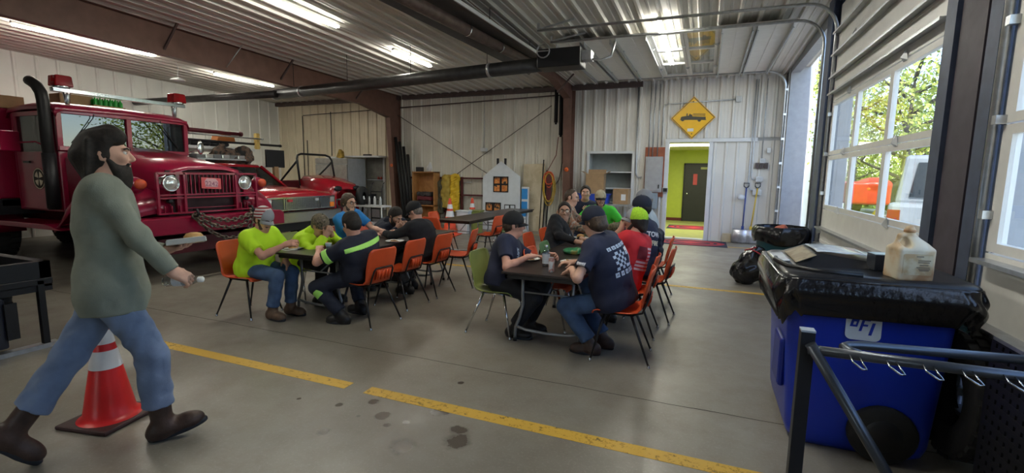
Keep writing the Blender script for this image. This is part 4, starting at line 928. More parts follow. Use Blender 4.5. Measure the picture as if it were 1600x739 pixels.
# open carton and blue bin near the recess
bx = thing('cardboard_box', 'open cardboard box with raised flaps near the wall recess', 'box', (-2.74, YB-.62, 1.158), R(4), None)
m = MB(); w, d, h = .24, .20, .52
m.bb((-w, -d, 0), (w, -d+.006, h)); m.bb((-w, d-.006, 0), (w, d, h)); m.bb((-w, -d, 0), (-w+.006, d, h)); m.bb((w-.006, -d, 0), (w, d, h)); m.bb((-w, -d, 0), (w, d, .006)); m.build('box_wall', M_card, bx)
for s in (-1, 1): m = MB(); m.bar((s*w, 0, h), (s*(w+.13), 0, h+.07), d*2, .005, (0, 0, 1)); m.build('flap', M_card, bx)
m = MB(); m.bar((0, d, h), (0, d+.06, h+.12), w*2, .005, (0, 0, 1)); m.build('flap', M_card, bx)
bn = thing('storage_bin', 'blue storage bin under the open cardboard box', 'bin', (-2.75, YB-.62, .90)); m = MB(); m.prism([(-.40, .25), (-.36, 0), (.36, 0), (.40, .25)], .40, (0, 0, 0)); m.build('tub', mat('blue_bin_plastic', (.02, .06, .40), .35), bn, bevel=.02); m = MB(); m.bb((-.43, -.23, .235), (.43, .23, .258)); m.build('lid_rim', mat('blue_bin_plastic', (.02, .06, .4)), bn, bevel=.01)
tb = thing('side_table', 'steel table under the blue bin by the recess', 'table', (-2.45, YB-.55, 0)); m = MB(); m.bb((-.85, -.38, .86), (.85, .38, .90)); m.build('top', M_galv, tb)
for x in (-.8, .8):
    for y in (-.33, .33): m = MB(); m.bb((x-.02, y-.02, 0), (x+.02, y+.02, .86)); m.build('leg', M_galv, tb)
b2 = thing('cardboard_box', 'closed cardboard box on the steel table, nearest the recess', 'box', (-2.05, YB-.55, .90), R(-5)); m = MB(); m.bb((-.2, -.15, 0), (.2, .15, .40)); m.build('box_wall', M_card, b2, bevel=.004); m = MB(); m.bb((.02, -.156, .1), (.14, -.15, .26)); m.build('paper_label', M_white, b2)
# hanging conduit cylinders, leads and tools beside the second column
for i, (px_, z0, z1, r) in enumerate(((868, 3.1, 4.0, .05), (876, 2.75, 4.0, .055), (882, 3.0, 3.95, .035))):
    x = ony(px_, 200, YB-.2).x; m = MB(); m.cyl((x, YB-.18, z0), (x, YB-.18, z1), r, n=12); m.cyl((x, YB-.18, z0-.05), (x, YB-.18, z0), r*.6, n=10); tag(m.build('air_line_filter', M_dark if i < 2 else M_galv), ('slim dark cylinder hanging high, farthest from the brown column', 'thick dark cylinder hanging high in the middle', 'thin silver cylinder hanging high against the brown column')[i], 'cylinder', 'cylinders hanging by the brown column')
def cable(pts, r, mtl, lab, nm='cable', cat='cable'):
    m = MB(); m.tube(pts, r, 6); return tag(m.build(nm, mtl), lab, cat)
a = ony(872, 205, YB-.2); cable([(a.x, YB-.16, 2.7), (a.x-.05, YB-.16, 2.2), (a.x-.35, YB-.16, 1.65), (a.x-.40, YB-.14, 1.5)], .012, mat('dull_red_lead', (.16, .03, .03), .6), 'dull red lead hanging from the dark cylinder to the hose coil')
cable([(a.x+.12, YB-.16, 2.7), (a.x+.14, YB-.16, 2.0), (a.x+.05, YB-.16, 1.5), (a.x-.1, YB-.16, 1.3), (a.x-.2, YB-.16, 1.5)], .012, M_rub, 'black lead looping beside the brown column')
cable([(a.x+.2, YB-.16, 3.6), (a.x+.22, YB-.16, 1.9), (a.x+.18, YB-.16, 1.0)], .014, M_rub, 'straight black lead down the brown column')
# yellow and orange hose coil
hc = ony(858, 292, YB-.15); t = thing('hose_coil', 'yellow and orange hose coil hanging on the wall beside the plywood sheet', 'hose', (hc.x, YB-.16, 0))
for i, (rx, rz_, zc_, mm) in enumerate(((.19, .42, 1.28, 'y'), (.17, .46, 1.22, 'y'), (.14, .40, 1.28, 'y'), (.12, .20, 1.52, 'o'), (.10, .22, 1.50, 'o'), (.15, .18, 1.55, 'o'))):
    m = MB(); m.tube([(rx*math.cos(a), -.02*(i % 3)-.01*math.sin(3*a), zc_+rz_*math.sin(a)) for a in np.linspace(0, 6.28, 25)[:-1]], .014, 6, closed=True); m.build('loop', mat('yellow_hose', (.55, .36, .05), .5) if mm == 'y' else mat('orange_hose', (.62, .10, .03), .5), t)
m = MB(); m.bb((-.07, -.03, .9), (.07, .0, 1.7)); m.build('hanger', M_steelred, t)
# plywood, poles, house prop
p0, p1 = ony(817, 257, YB-.25), ony(846, 356, YB-.25)
t = thing('plywood_sheet', 'tall plywood sheet leaning on the wall by the hose coil', 'plywood', ((p0.x+p1.x)/2, YB-.22, 0)); m = MB(); w = (p1.x-p0.x)/2+.02
m.prism([(-w, 0), (w, 0), (w, 1.96), (-w, 1.94)], .018, (0, 0, 0)); o = m.build('panel', M_ply, t); t.rotation_euler = (R(-3.0), 0, 0); m = MB()
for i in range(7): x = -w+.1+(i*.37) % (2*w-.2); z = .15+i*.26; m.prism([(x+.02*math.cos(a), z+.014*math.sin(a)) for a in np.linspace(0, 6.28, 9)[:-1]], .002, (0, -.0095, 0))
m.build('knots', mat('plywood_plug', (.42, .31, .18), .7), t)
p0 = ony(851, 245, YB-.2)
for i, (dx, z) in enumerate(((0, 2.05), (.10, 1.75), (.20, 1.6))):
    m = MB(); m.cyl((0, 0, 0), (.06, .10, z), .018, n=8); m.sph((.06, .10, z), .022, 8, 6); o = m.build('pole', M_dark); o.location = (p0.x-.06+dx-.05, YB-.22, 0); tag(o, ('tallest dark pole leaning between plywood and hose coil', 'dark pole leaning behind the hose coil', 'short dark pole leaning nearest the brown column')[i], 'pole', 'dark poles leaning on the wall')
HP = ony(783, 252, YB-.5); HL, HRt = ony(755, 276, YB-.5), ony(813, 276, YB-.5)
t = thing('house_prop', 'white house-shaped board with flame windows for fire drills', 'prop', (HP.x, YB-.5, 0)); w0, w1 = HL.x-HP.x, HRt.x-HP.x
m = MB(); m.prism([(w0, .0), (w1, .0), (w1, HRt.z), (0, HP.z), (w0, HL.z)], .03, (0, 0, 0)); m.build('board', M_pale, t)
M_flame = ramp_mat('painted_flames', [(.40, (.50, .13, .02)), (.55, (.70, .30, .08)), (.62, (.04, .03, .03))], 9, .6, 2)
def pw(cx, cz, w, h, panes, mt):
    m = MB(); m.bb((cx-w/2, -.03, cz-h/2), (cx+w/2, -.016, cz+h/2)); f = m.build('window_frame', M_black, t)
    n = panes
    for i in range(n[0]):
        for j in range(n[1]):
            a = w/n[0]; b = h/n[1]; x = cx-w/2+a*(i+.5); z = cz-h/2+b*(j+.5); m = MB()
            if mt == 'flame' and j == n[1]-1:
                pts = [(-.36*a, -.40*b), (.36*a, -.40*b), (.36*a, .05*b), (.27*a, .38*b), (.18*a, .05*b), (.06*a, .42*b), (-.06*a, .02*b), (-.16*a, .40*b), (-.25*a, .0), (-.33*a, .30*b)]
                m.prism([(x+u, z+v) for u, v in pts], .004, (0, -.032, 0))
            else: m.bb((x-a*.36, -.034, z-b*.38), (x+a*.36, -.03, z+b*.38))
            m.build('pane', M_flame if mt == 'flame' else M_pale, f)
c = ony(783, 288, YB-.5); pw(c.x-HP.x, c.z, .48, .46, (2, 2), 'flame'); c = ony(771, 323, YB-.5); pw(c.x-HP.x, c.z, .50, .26, (2, 1), 'flame'); c = ony(797, 325, YB-.5); pw(c.x-HP.x, c.z, .34, .20, (2, 1), 'white')
for x in (-.03, .03): m = MB(); m.bb((x*4-.03, .02, 0), (x*4+.03, .06, HP.z+.10-abs(x)*.5)); m.build('rear_brace', M_dark, t)
m = MB(); m.bar((w0+.1, .02, .02), (w0+.1, .42, .02), .05, .04); m.bar((w1-.1, .02, .02), (w1-.1, .42, .02), .05, .04); m.build('foot', M_card, t)
p0, p1 = ony(814, 292, YB-.4), ony(827, 345, YB-.4)
t = thing('display_board', 'blue and white panel standing between the house board and plywood', 'panel', ((p0.x+p1.x)/2, YB-.40, 0)); w = .11
m = MB(); m.bb((-w, -.03, 0), (w, .03, p0.z)); m.build('board', M_white, t, bevel=.005); m = MB(); m.bb((-w+.01, -.034, p0.z-.35), (w-.03, -.03, p0.z-.05)); m.bb((-w+.01, -.034, p0.z-.85), (w-.03, -.03, p0.z-.42)); m.build('blue_print', mat('bright_blue_ink', (.03, .25, .62), .5), t)
# red steel rack on the wall with crossbars
t = thing('pipe_rack', 'dark red steel tube rack standing against the beige wall', 'rack', (0, YB-.14, 0))
xs = [ony(x, 300, YB-.14).x for x in (637, 664, 697, 722, 757)]
for x in xs: m = MB(); m.bb((x-.03, -.03, 0), (x+.03, .03, ony(700, 276, YB).z)); m.build('upright', M_steelred, t)
for z in (.45, .98, 1.50): m = MB(); m.bb((xs[0]-.1, -.025, z-.025), (xs[-1]+.1, .025, z+.025)); m.build('rail', M_steelred, t)
m = MB(); m.bb((xs[0]-.26, -.10, 1.28), (xs[0]+.04, .06, 1.52)); o = m.build('rack_head', M_steelred, t, bevel=.01)
# bookcase with folded gear
b0, b1 = ony(650, 268, YB-.35), ony(684, 268, YB-.35); w = (b1.x-b0.x)/2; hB = b0.z
t = thing('bookcase', 'orange oak bookcase against the beige wall', 'bookcase', ((b0.x+b1.x)/2, YB-.40, 0)); dp = .17
for nm, a, b in (('side_panel', (-w, -dp, 0), (-w+.03, dp, hB)), ('side_panel', (w-.03, -dp, 0), (w, dp, hB)), ('top_panel', (-w, -dp, hB-.03), (w, dp, hB)), ('back_panel', (-w, dp-.01, 0), (w, dp, hB)), ('shelf_board', (-w, -dp, .62), (w, dp, .65)), ('shelf_board', (-w, -dp, .08), (w, dp, .11))): m = MB(); m.bb(a, b); m.build(nm, M_oak, t)
m = MB(); m.bb((w, -dp-.0, 0), (w+.30, dp, hB-.02)); m.build('end_panel', M_oak, t) if False else None
bxx = (b0.x+b1.x)/2
m = MB(); m.bb((-.10, -.08, 0), (.10, .08, .14)); o = m.build('speaker_box', M_black, bevel=.01); o.location = (bxx-.22, YB-.40, hB); tag(o, 'small black box on top of the oak bookcase', 'box')
o = sdf_obj('plastic_bag', [ell((0, 0, .10), I3, (.10, .08, .10), .03), ell((.02, 0, .22), I3, (.04, .04, .08), .04)], .008, mat('white_plastic_film', (.6, .6, .6), .3), wrinkle=.015, seed=2); o.location = (bxx+.12, YB-.40, hB); tag(o, 'crumpled white plastic bag on top of the oak bookcase', 'bag')
for i, (c_, l) in enumerate((((.03, .02, .02), 'dark folded cloth lowest on the bookcase shelf'), ((.12, .02, .025), 'dark red folded cloth in the middle of the bookcase pile'), ((.035, .03, .03), 'dark folded coat topmost of the bookcase pile'))):
    o = sdf_obj('folded_cloth', [rbx((0, 0, .07), I3, (.24, .09, .035), .03, .02)], .012, mat('folded_cloth_%s' % 'abc'[i], c_, .9), wrinkle=.012, seed=i+20); o.location = (bxx, YB-.42, .65+i*.135); tag(o, l, 'cloth', 'folded cloth in the bookcase')
# yellow turnout coats hanging
M_tan2 = mat('mustard_turnout_cloth', (.42, .30, .055), .8, var=.2); M_yc = mat('yellow_raincoat', (.62, .40, .015), .55, var=.1)
for (x0, x1, mt, l, zt, zb) in ((693, 703, M_tan2, 'mustard turnout coat hanging on the red rack, nearer the bookcase', 1.58, .55), (706, 717, M_yc, 'bright yellow raincoat hanging on the red rack', 1.62, .42), (684, 692, mat('dark_olive_coat', (.07, .065, .04), .9), 'dark olive coat hanging beside the bookcase', 1.40, .35)):
    xa, xb = ony(x0, 290, YB-.25).x, ony(x1, 290, YB-.25).x; cx = (xa+xb)/2; hw = (xb-xa)/2
    P = [rbx((0, 0, (zt+zb)/2), I3, (hw*.8, .05, (zt-zb)/2-.06), .04, .05), cap((-hw*.8, 0, zt-.12), (-hw*1.0, -.03, zb+.35), .06, .05, .05), cap((hw*.8, 0, zt-.12), (hw*1.0, -.03, zb+.35), .06, .05, .05), cap((-hw*.5, 0, zt-.06), (hw*.5, 0, zt-.06), .07, k=.06)]
    o = sdf_obj('coat', P, .014, mt, wrinkle=.022, wfreq=.9, seed=x0); o.location = (cx, YB-.27, 0); tag(o, l, 'coat', 'coats hanging on the red rack')
# traffic cones
M_cone = mat('cone_orange', (.72, .075, .03), .5); M_cw = mat('cone_white_band', (.70, .70, .72), .35)
def cone(x, y, h, lab, m_or=M_cone, grp='traffic cones', lean=0.):
    t = thing('traffic_cone', lab, 'cone', (x, y, 0), .2, grp); r0, r1 = h*.20, h*.028; rr = lambda z: r0+(r1-r0)*(z-.03)/(h-.03)
    m = MB(); m.bb((-h*.27, -h*.27, 0), (h*.27, h*.27, .028)); m.build('base', mat('cone_dark_base', (.05, .02, .02), .6) if m_or is not M_cone else m_or, t, bevel=.012)
    m = MB(); m.lathe([(r0*1.25, .024), (r0*1.1, .035)]+[(rr(z), z) for z in np.linspace(.06, h, 10)]+[(0, h)], n=28); m.build('body', m_or, t)
    for a, b in ((.50, .66), (.72, .84)): m = MB(); m.lathe([(rr(h*a)+.003, h*a), (rr(h*b)+.003, h*b)], n=28); m.build('white_band', M_cw, t)
    t.rotation_euler = (0, lean, .2); return t
cone(ony(703, 320, 11.1).x, 11.1, .98, 'traffic cone between the bookcase and the bare tables'); cone(ony(738, 320, 12.2).x, 12.2, .95, 'traffic cone in front of the red rack, beside the house board')
p = onz(178, 655); cone(p.x-.03, p.y-.0, .72, 'large red traffic cone behind the legs of the walking man', mat('red_cone_plastic', (.66, .02, .022), .35))
# low green and red clutter behind the bare tables
for px_, y, mt, l in ((725, 11.6, M_pale, 'pale bin behind the bare tables, between the cones'), (744, 11.9, M_gr, 'green bin behind the bare tables, beside the house board')):
    t = thing('bin', l, 'bin', (ony(px_, 330, y).x, y, 0), .1, 'bins by the cones'); m = MB(); m.prism([(-.18, .62), (-.14, 0), (.14, 0), (.18, .62)], .28, (0, 0, 0)); m.build('tub', mt, t, bevel=.02); m = MB(); m.bb((-.2, -.16, .60), (.2, .16, .635)); m.build('lid', mt, t, bevel=.01)
# refrigerator, dark boxes, hand truck, leaning pipes in the corner bay
f0, f1 = ony(491, 247, 12.15), ony(541, 247, 12.15); fx = (f0.x+f1.x)/2; fw = (f1.x-f0.x)/2; fh = f0.z
t = thing('refrigerator', 'tall stainless refrigerator against the tan wall', 'refrigerator', (fx, 12.65, 0)); m = MB(); m.bb((-fw, -.42, .12), (fw, .42, fh)); m.build('cabinet', mat('pale_fridge_side', (.42, .44, .47), .35, .3), t, bevel=.01)
for s in (-1, 1):
    m = MB(); m.bb((s*.012, -.48, .16), (s*(fw-.01), -.42, fh-.20)); d_ = m.build('door', M_ss, t, bevel=.008); m = MB(); m.tube([(s*.08, -.48, .9), (s*.08, -.53, .95), (s*.08, -.53, 1.4), (s*.08, -.48, 1.45)], .012, 6); m.build('handle', M_chrome, d_)
m = MB(); m.bb((-fw, -.46, fh-.18), (fw, -.42, fh-.01)); m.build('top_grille', M_ss, t); m = MB(); m.bb((-fw+.02, -.40, 0), (fw-.02, .40, .12)); m.build('plinth', M_black, t)
m = MB(); m.prism([(-.10, .05), (.02, .30), (.12, .22), (.14, .05), (.06, 0)], .12, (0, 0, 0)); m.cyl((.05, 0, 0), (.06, 0, .2), .03); o = m.build('chainsaw', mat('yellow_black_tool', (.35, .22, .03), .5, var=.5)); o.location = (fx+.05, 12.55, fh); tag(o, 'yellow and black power tool on top of the refrigerator', 'tool')
m = MB(); m.lathe([(0, 0), (.16, 0), (.19, .03), (.17, .05), (0, .06)], n=20); o = m.build('basin', M_plate); o.location = (fx-.25, 12.5, fh); tag(o, 'white basin on top of the refrigerator', 'basin')
m = MB(); m.bb((-.12, -.08, 0), (.12, .08, .07)); o = m.build('small_case', M_dark, bevel=.01); o.location = (fx+.85, 12.95, ony(610, 246, 13.1).z+.03); tag(o, 'small dark case on the white ledge beside the refrigerator', 'case')
# white framed opening right of the fridge with ledge and block wall
x0, x1 = ony(566, 250, YB-.3).x, ony(592, 250, YB-.3).x; zt = ony(590, 246, YB-.3).z
m = MB(); m.bb((x0-.9, YB-.50, zt), (x1+.15, YB-.05, zt+.05)); struct('trim_ledge', m, M_white)
m = MB(); m.bb((x0, YB-.10, 0), (x1+.1, YB-.06, zt)); struct('wall_niche', m, mat('dark_block_wall', (.13, .125, .11), .85, var=.2)); m = MB(); m.bb((x0, YB-.14, 1.38), (x1+.1, YB-.09, 1.41)); m.bb((x1+.05, YB-.16, .4), (x1+.10, YB-.10, zt)); struct('trim_niche', m, M_galv)
for i in range(2): m = MB(); m.lathe([(0, 0), (.035, 0), (.035, .07), (.03, .09), (0, .09)], n=12); o = m.build('jar', mat('red_jar', (.22, .03, .02), .4)); o.location = (x1-.14+i*.11, YB-.16, 1.41); tag(o, ('small red jar on the niche rail, farther from the column', 'small red jar on the niche rail, next to the column')[i], 'jar', 'red jars')
p0, p1 = ony(540, 302, 11.4), ony(579, 335, 11.4); t = thing('microwave', 'black microwave-like box behind the man in bright blue', 'appliance', ((p0.x+p1.x)/2, 11.5, 0)); w = (p1.x-p0.x)/2
m = MB(); m.bb((-w, -.2, .62), (w, .2, p0.z)); m.build('case', M_black, t, bevel=.012); m = MB(); m.bb((-w+.03, -.21, .68), (w*.5, -.20, p0.z-.06)); m.build('door_glass', mat('dark_blue_glass', (.012, .018, .03), .12), t); m = MB(); m.bb((-w*.3, -.213, p0.z-.13), (w*.1, -.21, p0.z-.10)); m.build('maker_plate', M_galv, t)
m = MB(); m.bb((-w-.05, -.25, .0), (-w, .25, .60)); m.bb((w, -.25, .0), (w+.05, .25, .60)); m.bb((-w-.05, -.25, .58), (w+.05, .25, .62)); o = m.build('stand', M_galv); o.location = t.location; tag(o, 'grey steel stand under the black microwave-like box', 'stand')
p0 = ony(588, 300, 11.0); t = thing('hand_truck', 'black hand truck standing upright behind the bearded man in dark hoodie', 'hand truck', (p0.x, 11.0, 0)); 
for s in (-1, 1): m = MB(); m.tube([(s*.19, 0, .05), (s*.19, 0, 1.18), (s*.19, .06, 1.32), (s*.19, .12, 1.36)], .014, 7); m.build('rail', M_blktube, t)
for z in (.35, .62, .88, 1.10): m = MB(); m.bb((-.19, -.012, z-.015), (.19, .012, z+.015)); m.build('crossbar', M_blktube, t)
m = MB(); m.bb((-.22, -.28, .03), (.22, 0, .045)); m.build('toe_plate', M_blktube, t)
for s in (-1, 1): m = MB(); m.lathe([(.03, -.03), (.12, -.03), (.13, 0), (.12, .03), (.03, .03)], (s*.24, .08, .13), 20, (1, 0, 0)); m.build('wheel', M_rub, t)
# white and silver rack of clamps
p0 = ony(582, 322, 10.2); t = thing('tool_cart', 'silver and white tool cart behind the man in bright blue', 'cart', (p0.x, 10.2, 0)); m = MB()
for z in (.30, .76): m.bb((-.45, -.2, z-.02), (.45, .2, z+.02))
m.build('tray', M_white, t)
for x in (-.43, .43):
    for y in (-.18, .18): m = MB(); m.cyl((x, y, 0), (x, y, .78), .018, n=8); m.build('leg', M_galv, t)
for i in range(4): m = MB(); m.lathe([(0, 0), (.035, 0), (.035, .17), (.02, .2), (.02, .23), (0, .23)], n=12); o = m.build('canister', M_galv if i % 2 else M_white); o.location = (p0.x-.28+i*.18, 10.2, .78); tag(o, 'slim %s canister on the tool cart, %s' % ('silver' if i % 2 else 'white', ('at the pickup end', 'second from the pickup end', 'second from the hand truck end', 'at the hand truck end')[i]), 'canister', 'canisters on the tool cart')
for i, (dx, z) in enumerate(((0, 2.75), (.10, 2.6), (.2, 2.45), (.30, 2.2))):
    m = MB(); m.cyl((0, 0, 0), (-.50+.05*i, .28, z), .05, n=12); m.cyl((-.02, .01, .1), (-.03, .016, .18), .058, n=12); o = m.build('suction_hose', M_rub if i != 2 else M_black); o.location = (ony(622, 330, 12.7).x+dx+.28, 12.66, 0.02); tag(o, ('black suction pipe leaning closest to the brown column', 'black suction pipe leaning second from the brown column', 'black suction pipe leaning third from the brown column', 'shortest black suction pipe leaning, nearest the beige wall')[i], 'pipe', 'black suction pipes leaning by the column')
for X_, zz, l in ((-9.42, ony(583, 258, YB-.35).z, 'orange round button on the tapered brown column by the niche'), (-3.62, ony(887, 265, YB-.3).z, 'orange round button on the brown column by the hose coil')):
    m = MB(); yb_ = YB-.335-(.0 if X_ < -5 else -.0)-.27*(zz/3.3)*.8; t = thing('marker_button', l, 'button', (X_+.02, yb_-.02, zz), 0, 'orange buttons on columns'); m.lathe([(0, .03), (.045, .025), (.06, .0)], (0, 0, 0), 16, (0, -1, 0)); m.build('dome', mat('orange_plastic', (.70, .12, .02), .4), t); m = MB(); m.lathe([(0, .034), (.015, .033)], (0, 0, 0), 10, (0, -1, 0)); m.build('centre', M_black, t)
t = thing('security_camera', 'small white box camera high on the beige wall by the cross rods', 'camera', tuple(ony(756, 234, YB-.1))); m = MB(); m.bb((-.10, -.05, -.05), (.10, .05, .05)); m.build('housing', M_white, t, bevel=.01); m = MB(); m.cyl((0, 0, .05), (0, .03, 1.6), .010, n=6); m.build('stem', M_galv, t)
conduit([(ony(707, 280, YB-.1).x, YB-.1, 1.5), (ony(725, 287, YB-.1).x, YB-.1, 1.36), (ony(738, 289, YB-.1).x, YB-.1, 1.38)], 'thin grey cable ending in a socket by the yellow coats')
# long thin rods on the tan wall and drop cables
for px_, z0, z1, l in ((474, 1.5, 3.6, 'thin dark drop cable on the tan wall, nearest the corner'), (480, 1.4, 2.75, 'thin dark rod on the tan wall behind the roll bar'), (518, 2.2, 3.7, 'thin dark drop cable above the refrigerator')):
    x = ony(px_, 220, YB-.08).x; cable([(x, YB-.08, z0), (x, YB-.08, z1)], .014, M_dark, l, 'drop_cable')
cable([(ony(473, 170, YB-.08).x, YB-.08, 3.62), (ony(590, 165, YB-.08).x, YB-.08, 3.70)], .012, M_dark, 'level dark cable high on the tan wall', 'drop_cable')
# ------------------------------------------------------------------ people
def skin_mat(name, col):
    return mat(name, col, .55, var=.10, scale=14, bump=.03, bscale=160)
SK1 = skin_mat('skin_fair', (.60, .345, .255)); SK2 = skin_mat('skin_tan', (.47, .26, .18)); SK3 = skin_mat('skin_ruddy', (.60, .31, .23))
HAIR_DK = ramp_mat('dark_hair', [(.3, (.007, .005, .004)), (.7, (.024, .016, .012))], 60, .75, bump=.4)
HAIR_BR = ramp_mat('brown_hair', [(.3, (.035, .02, .013)), (.7, (.09, .055, .035))], 60, .55, bump=.4)
HAIR_GR = ramp_mat('greying_hair', [(.3, (.10, .075, .06)), (.7, (.22, .18, .15))], 60, .6, bump=.4)
M_eyew = mat('eye_white', (.7, .68, .64), .2, var=.02); M_iris = mat('eye_iris', (.04, .025, .015), .15)
M_lens = glass('spectacle_lens', (.93, .95, .95), 0, 1.1)
M_frame = mat('spectacle_frame', (.02, .02, .022), .35)
JEANS = mat('blue_denim', (.055, .10, .20), .85, var=.28, scale=9, bump=.15, bscale=220)
JEANS_L = mat('washed_denim', (.17, .225, .35), .85, var=.20, scale=7, bump=.15, bscale=220)
BLACKP = mat('black_work_trousers', (.012, .013, .018), .8, var=.2, bump=.1, bscale=150)
NAVYP = mat('navy_work_trousers', (.014, .018, .035), .8, var=.2, bump=.1, bscale=150)
BOOT_BR = mat('brown_boot_leather', (.060, .034, .026), .5, var=.3, scale=14, bump=.15, bscale=60)
BOOT_TAN = mat('worn_tan_boot_leather', (.115, .07, .045), .6, var=.3, scale=14, bump=.15, bscale=60)
BOOT_BK = mat('black_boot_leather', (.014, .013, .014), .45, var=.2)
M_sole = mat('dark_rubber_sole', (.02, .024, .032), .6)
def rotv(v, ax, a): return np.array(Matrix.Rotation(a, 3, Vector(ax)) @ Vector(v))
class Person:
    def __init__(s, label, loc, heading, head, pelvis_z=.545, pelvis_off=(0, .0), skin=SK1, vox=.0075, group=None, belly=0., broad=1., headsc=1., hyaw=0., hpitch=10., hroll=0., neck=None, hunch=.02, look=None, tyaw=0.):
        """loc: floor point under the seat; heading: direction (world xy) faced; head: world point of the head centre"""
        hd = nrm((heading[0], heading[1])); rz = math.atan2(hd[1], hd[0])-math.pi/2
        s.root = thing('person', label, 'person', (loc[0], loc[1], 0), rz, group); s.rz = rz
        s.M = Matrix.Translation((loc[0], loc[1], 0)) @ Matrix.Rotation(rz, 4, 'Z'); s.Mi = s.M.inverted()
        s.vox, s.skin, s.b, s.br, s.hs = vox, skin, belly, broad, headsc
        s.P = V(pelvis_off[0], pelvis_off[1], pelvis_z); s.H = s.loc(head)
        v = nrm(s.H-s.P); s.up = v
        nd = nrm(v*.55+V(0, .12, .45)) if neck is None else nrm(neck)
        s.N = s.H-nd*.165*headsc
        s.sp = s.N-s.P; s.L = np.linalg.norm(s.sp); s.sd = s.sp/s.L
        # torso axes: right R, forward F
        Rt = nrm(V(1, 0, 0)-s.sd*s.sd[0]); Rt = rotv(Rt, s.sd, R(tyaw)); s.R = Rt; s.F = np.cross(s.sd, Rt)
        s.hunch = hunch
        # head axes
        if look is not None:
            f = nrm(s.loc(look)-s.H)
        else:
            a = R(hyaw); p = R(hpitch); f = V(-math.sin(a)*math.cos(p), math.cos(a)*math.cos(p), -math.sin(p))
        r = nrm(np.cross(f, V(0, 0, 1))); u = np.cross(r, f); r = rotv(r, f, R(hroll)); u = rotv(u, f, R(hroll))
        s.hA = np.stack([r, f, u]); s.hR, s.hF, s.hU = r, f, u
        s.seed = abs(hash(label)) % 1000 if False else sum(ord(c) for c in label) % 997
        s.arms = {}; s.legs = {}
    def loc(s, w): return np.array(s.Mi @ Vector(w))
    def wl(s, p): return s.M @ Vector(p)
    def spine(s, t): return s.P+s.sp*t - s.F*(s.hunch*4*t*(1-t))
    def hp(s, r, f, u): return s.H+(s.hR*r+s.hF*f+s.hU*u)*s.hs
    def arm(s, side, wrist, world=True, hint=None, hand=None, palm=None, curl=.5, spread=1., shoulder=None):
        """side -1 left, +1 right. hand: direction of the fingers, palm: way the palm faces (local axes)"""
        sh = s.spine(.93)+s.R*(.178*s.br*side)+s.F*.0-s.sd*.01
        if shoulder is not None: sh = sh+s.R*shoulder[0]+s.F*shoulder[1]+s.sd*shoulder[2]
        t = s.loc(wrist) if world else V(*wrist)
        hint = V(side*.7, -.5, -.7) if hint is None else V(*hint)
        e, w = ik(sh, t, .29, .255, hint)
        hd = nrm(w-e) if hand is None else nrm(hand); pn = V(0, 0, -1) if palm is None else V(*palm)
        pn = nrm(pn-hd*(pn @ hd)); s.arms[side] = (sh, e, w, hd, pn, curl, spread)
    def leg(s, side, foot, world=False, hint=(0, .8, .9), fd=(0, 1, 0), ankle=None, wide=.095, l1=.43, l2=.41, pitch=0.):
        """foot: floor point below the ankle"""
        hip = s.P+V(side*wide, .0, -.01); f = s.loc(foot) if world else V(*foot)
        fdv = nrm(fd); a = f+V(0, 0, .095) if ankle is None else V(*ankle)
        kn, a2 = ik(hip, a, l1, l2, V(*hint)); s.legs[side] = (hip, kn, a2, fdv, pitch, side)
    # -------------------------------------------------------------- primitives
    def torso_prims(s, g=0., b=0.):
        A = np.stack([s.R, s.F, s.sd]); q = s.br; p = []
        for t, rx, ry, rz, of in ((.02, .166, .122, .125, 0.), (.28, .158+b*.45, .120+b, .135, b*.75), (.55, .168+b*.2, .126+b*.55, .15, b*.4), (.78, .178, .122, .135, .0)):
            p.append(ell(s.spine(t)+s.F*of, A, (rx*q+g, ry+g, rz*s.L/.5+g*.5), .07))
        p.append(cap(s.spine(.90)+s.R*(.13*q), s.spine(.90)-s.R*(.13*q), .066+g*.8, k=.07))
        for d in (-1, 1): p.append(cap(s.spine(.99)+s.R*(d*.03)-s.F*.015, s.spine(.95)+s.R*(d*.15*q), .042+g*.6, .05+g*.6, .05))
        return p
    def head_prims(s):
        h = s.hs; A = s.hA
        P = [ell(s.hp(0, -.012, .026), A, V(.075, .096, .097)*h, .03), ell(s.hp(0, .026, -.03), A, V(.061, .068, .085)*h, .03),
             ell(s.hp(0, .045, -.087), A, V(.043, .043, .028)*h, .035),
             ell(s.hp(0, .088, .033), A, V(.05, .014, .010)*h, .018)]
        for d in (-1, 1):
            P.append(ell(s.hp(d*.032, .101, .012), A, V(.017, .014, .012)*h, .012, '-'))
            P.append(ell(s.hp(d*.036, .072, -.018), A, V(.025, .025, .022)*h, .02))
        P += [cap(s.hp(0, .090, .022), s.hp(0, .113, -.022), .008*h, .0125*h, .012), ell(s.hp(0, .098, -.03), A, V(.017, .012, .009)*h, .01),
              ell(s.hp(0, .090, -.053), A, V(.023, .010, .006)*h, .006), ell(s.hp(0, .088, -.066), A, V(.021, .011, .007)*h, .007)]
        for d in (-1, 1): P.append(ell(s.hp(d*.076, -.006, -.002), np.stack([nrm(s.hR*d*.9+s.hF*.3), nrm(s.hF*.9-s.hR*d*.3), s.hU]), V(.010, .021, .032)*h, .008))
        P.append(cap(s.spine(.93), s.N+(s.H-s.N)*.25, .060, .056, .05)); P.append(cap(s.N, s.hp(0, -.02, -.045), .057, .056*h, .03))
        return P
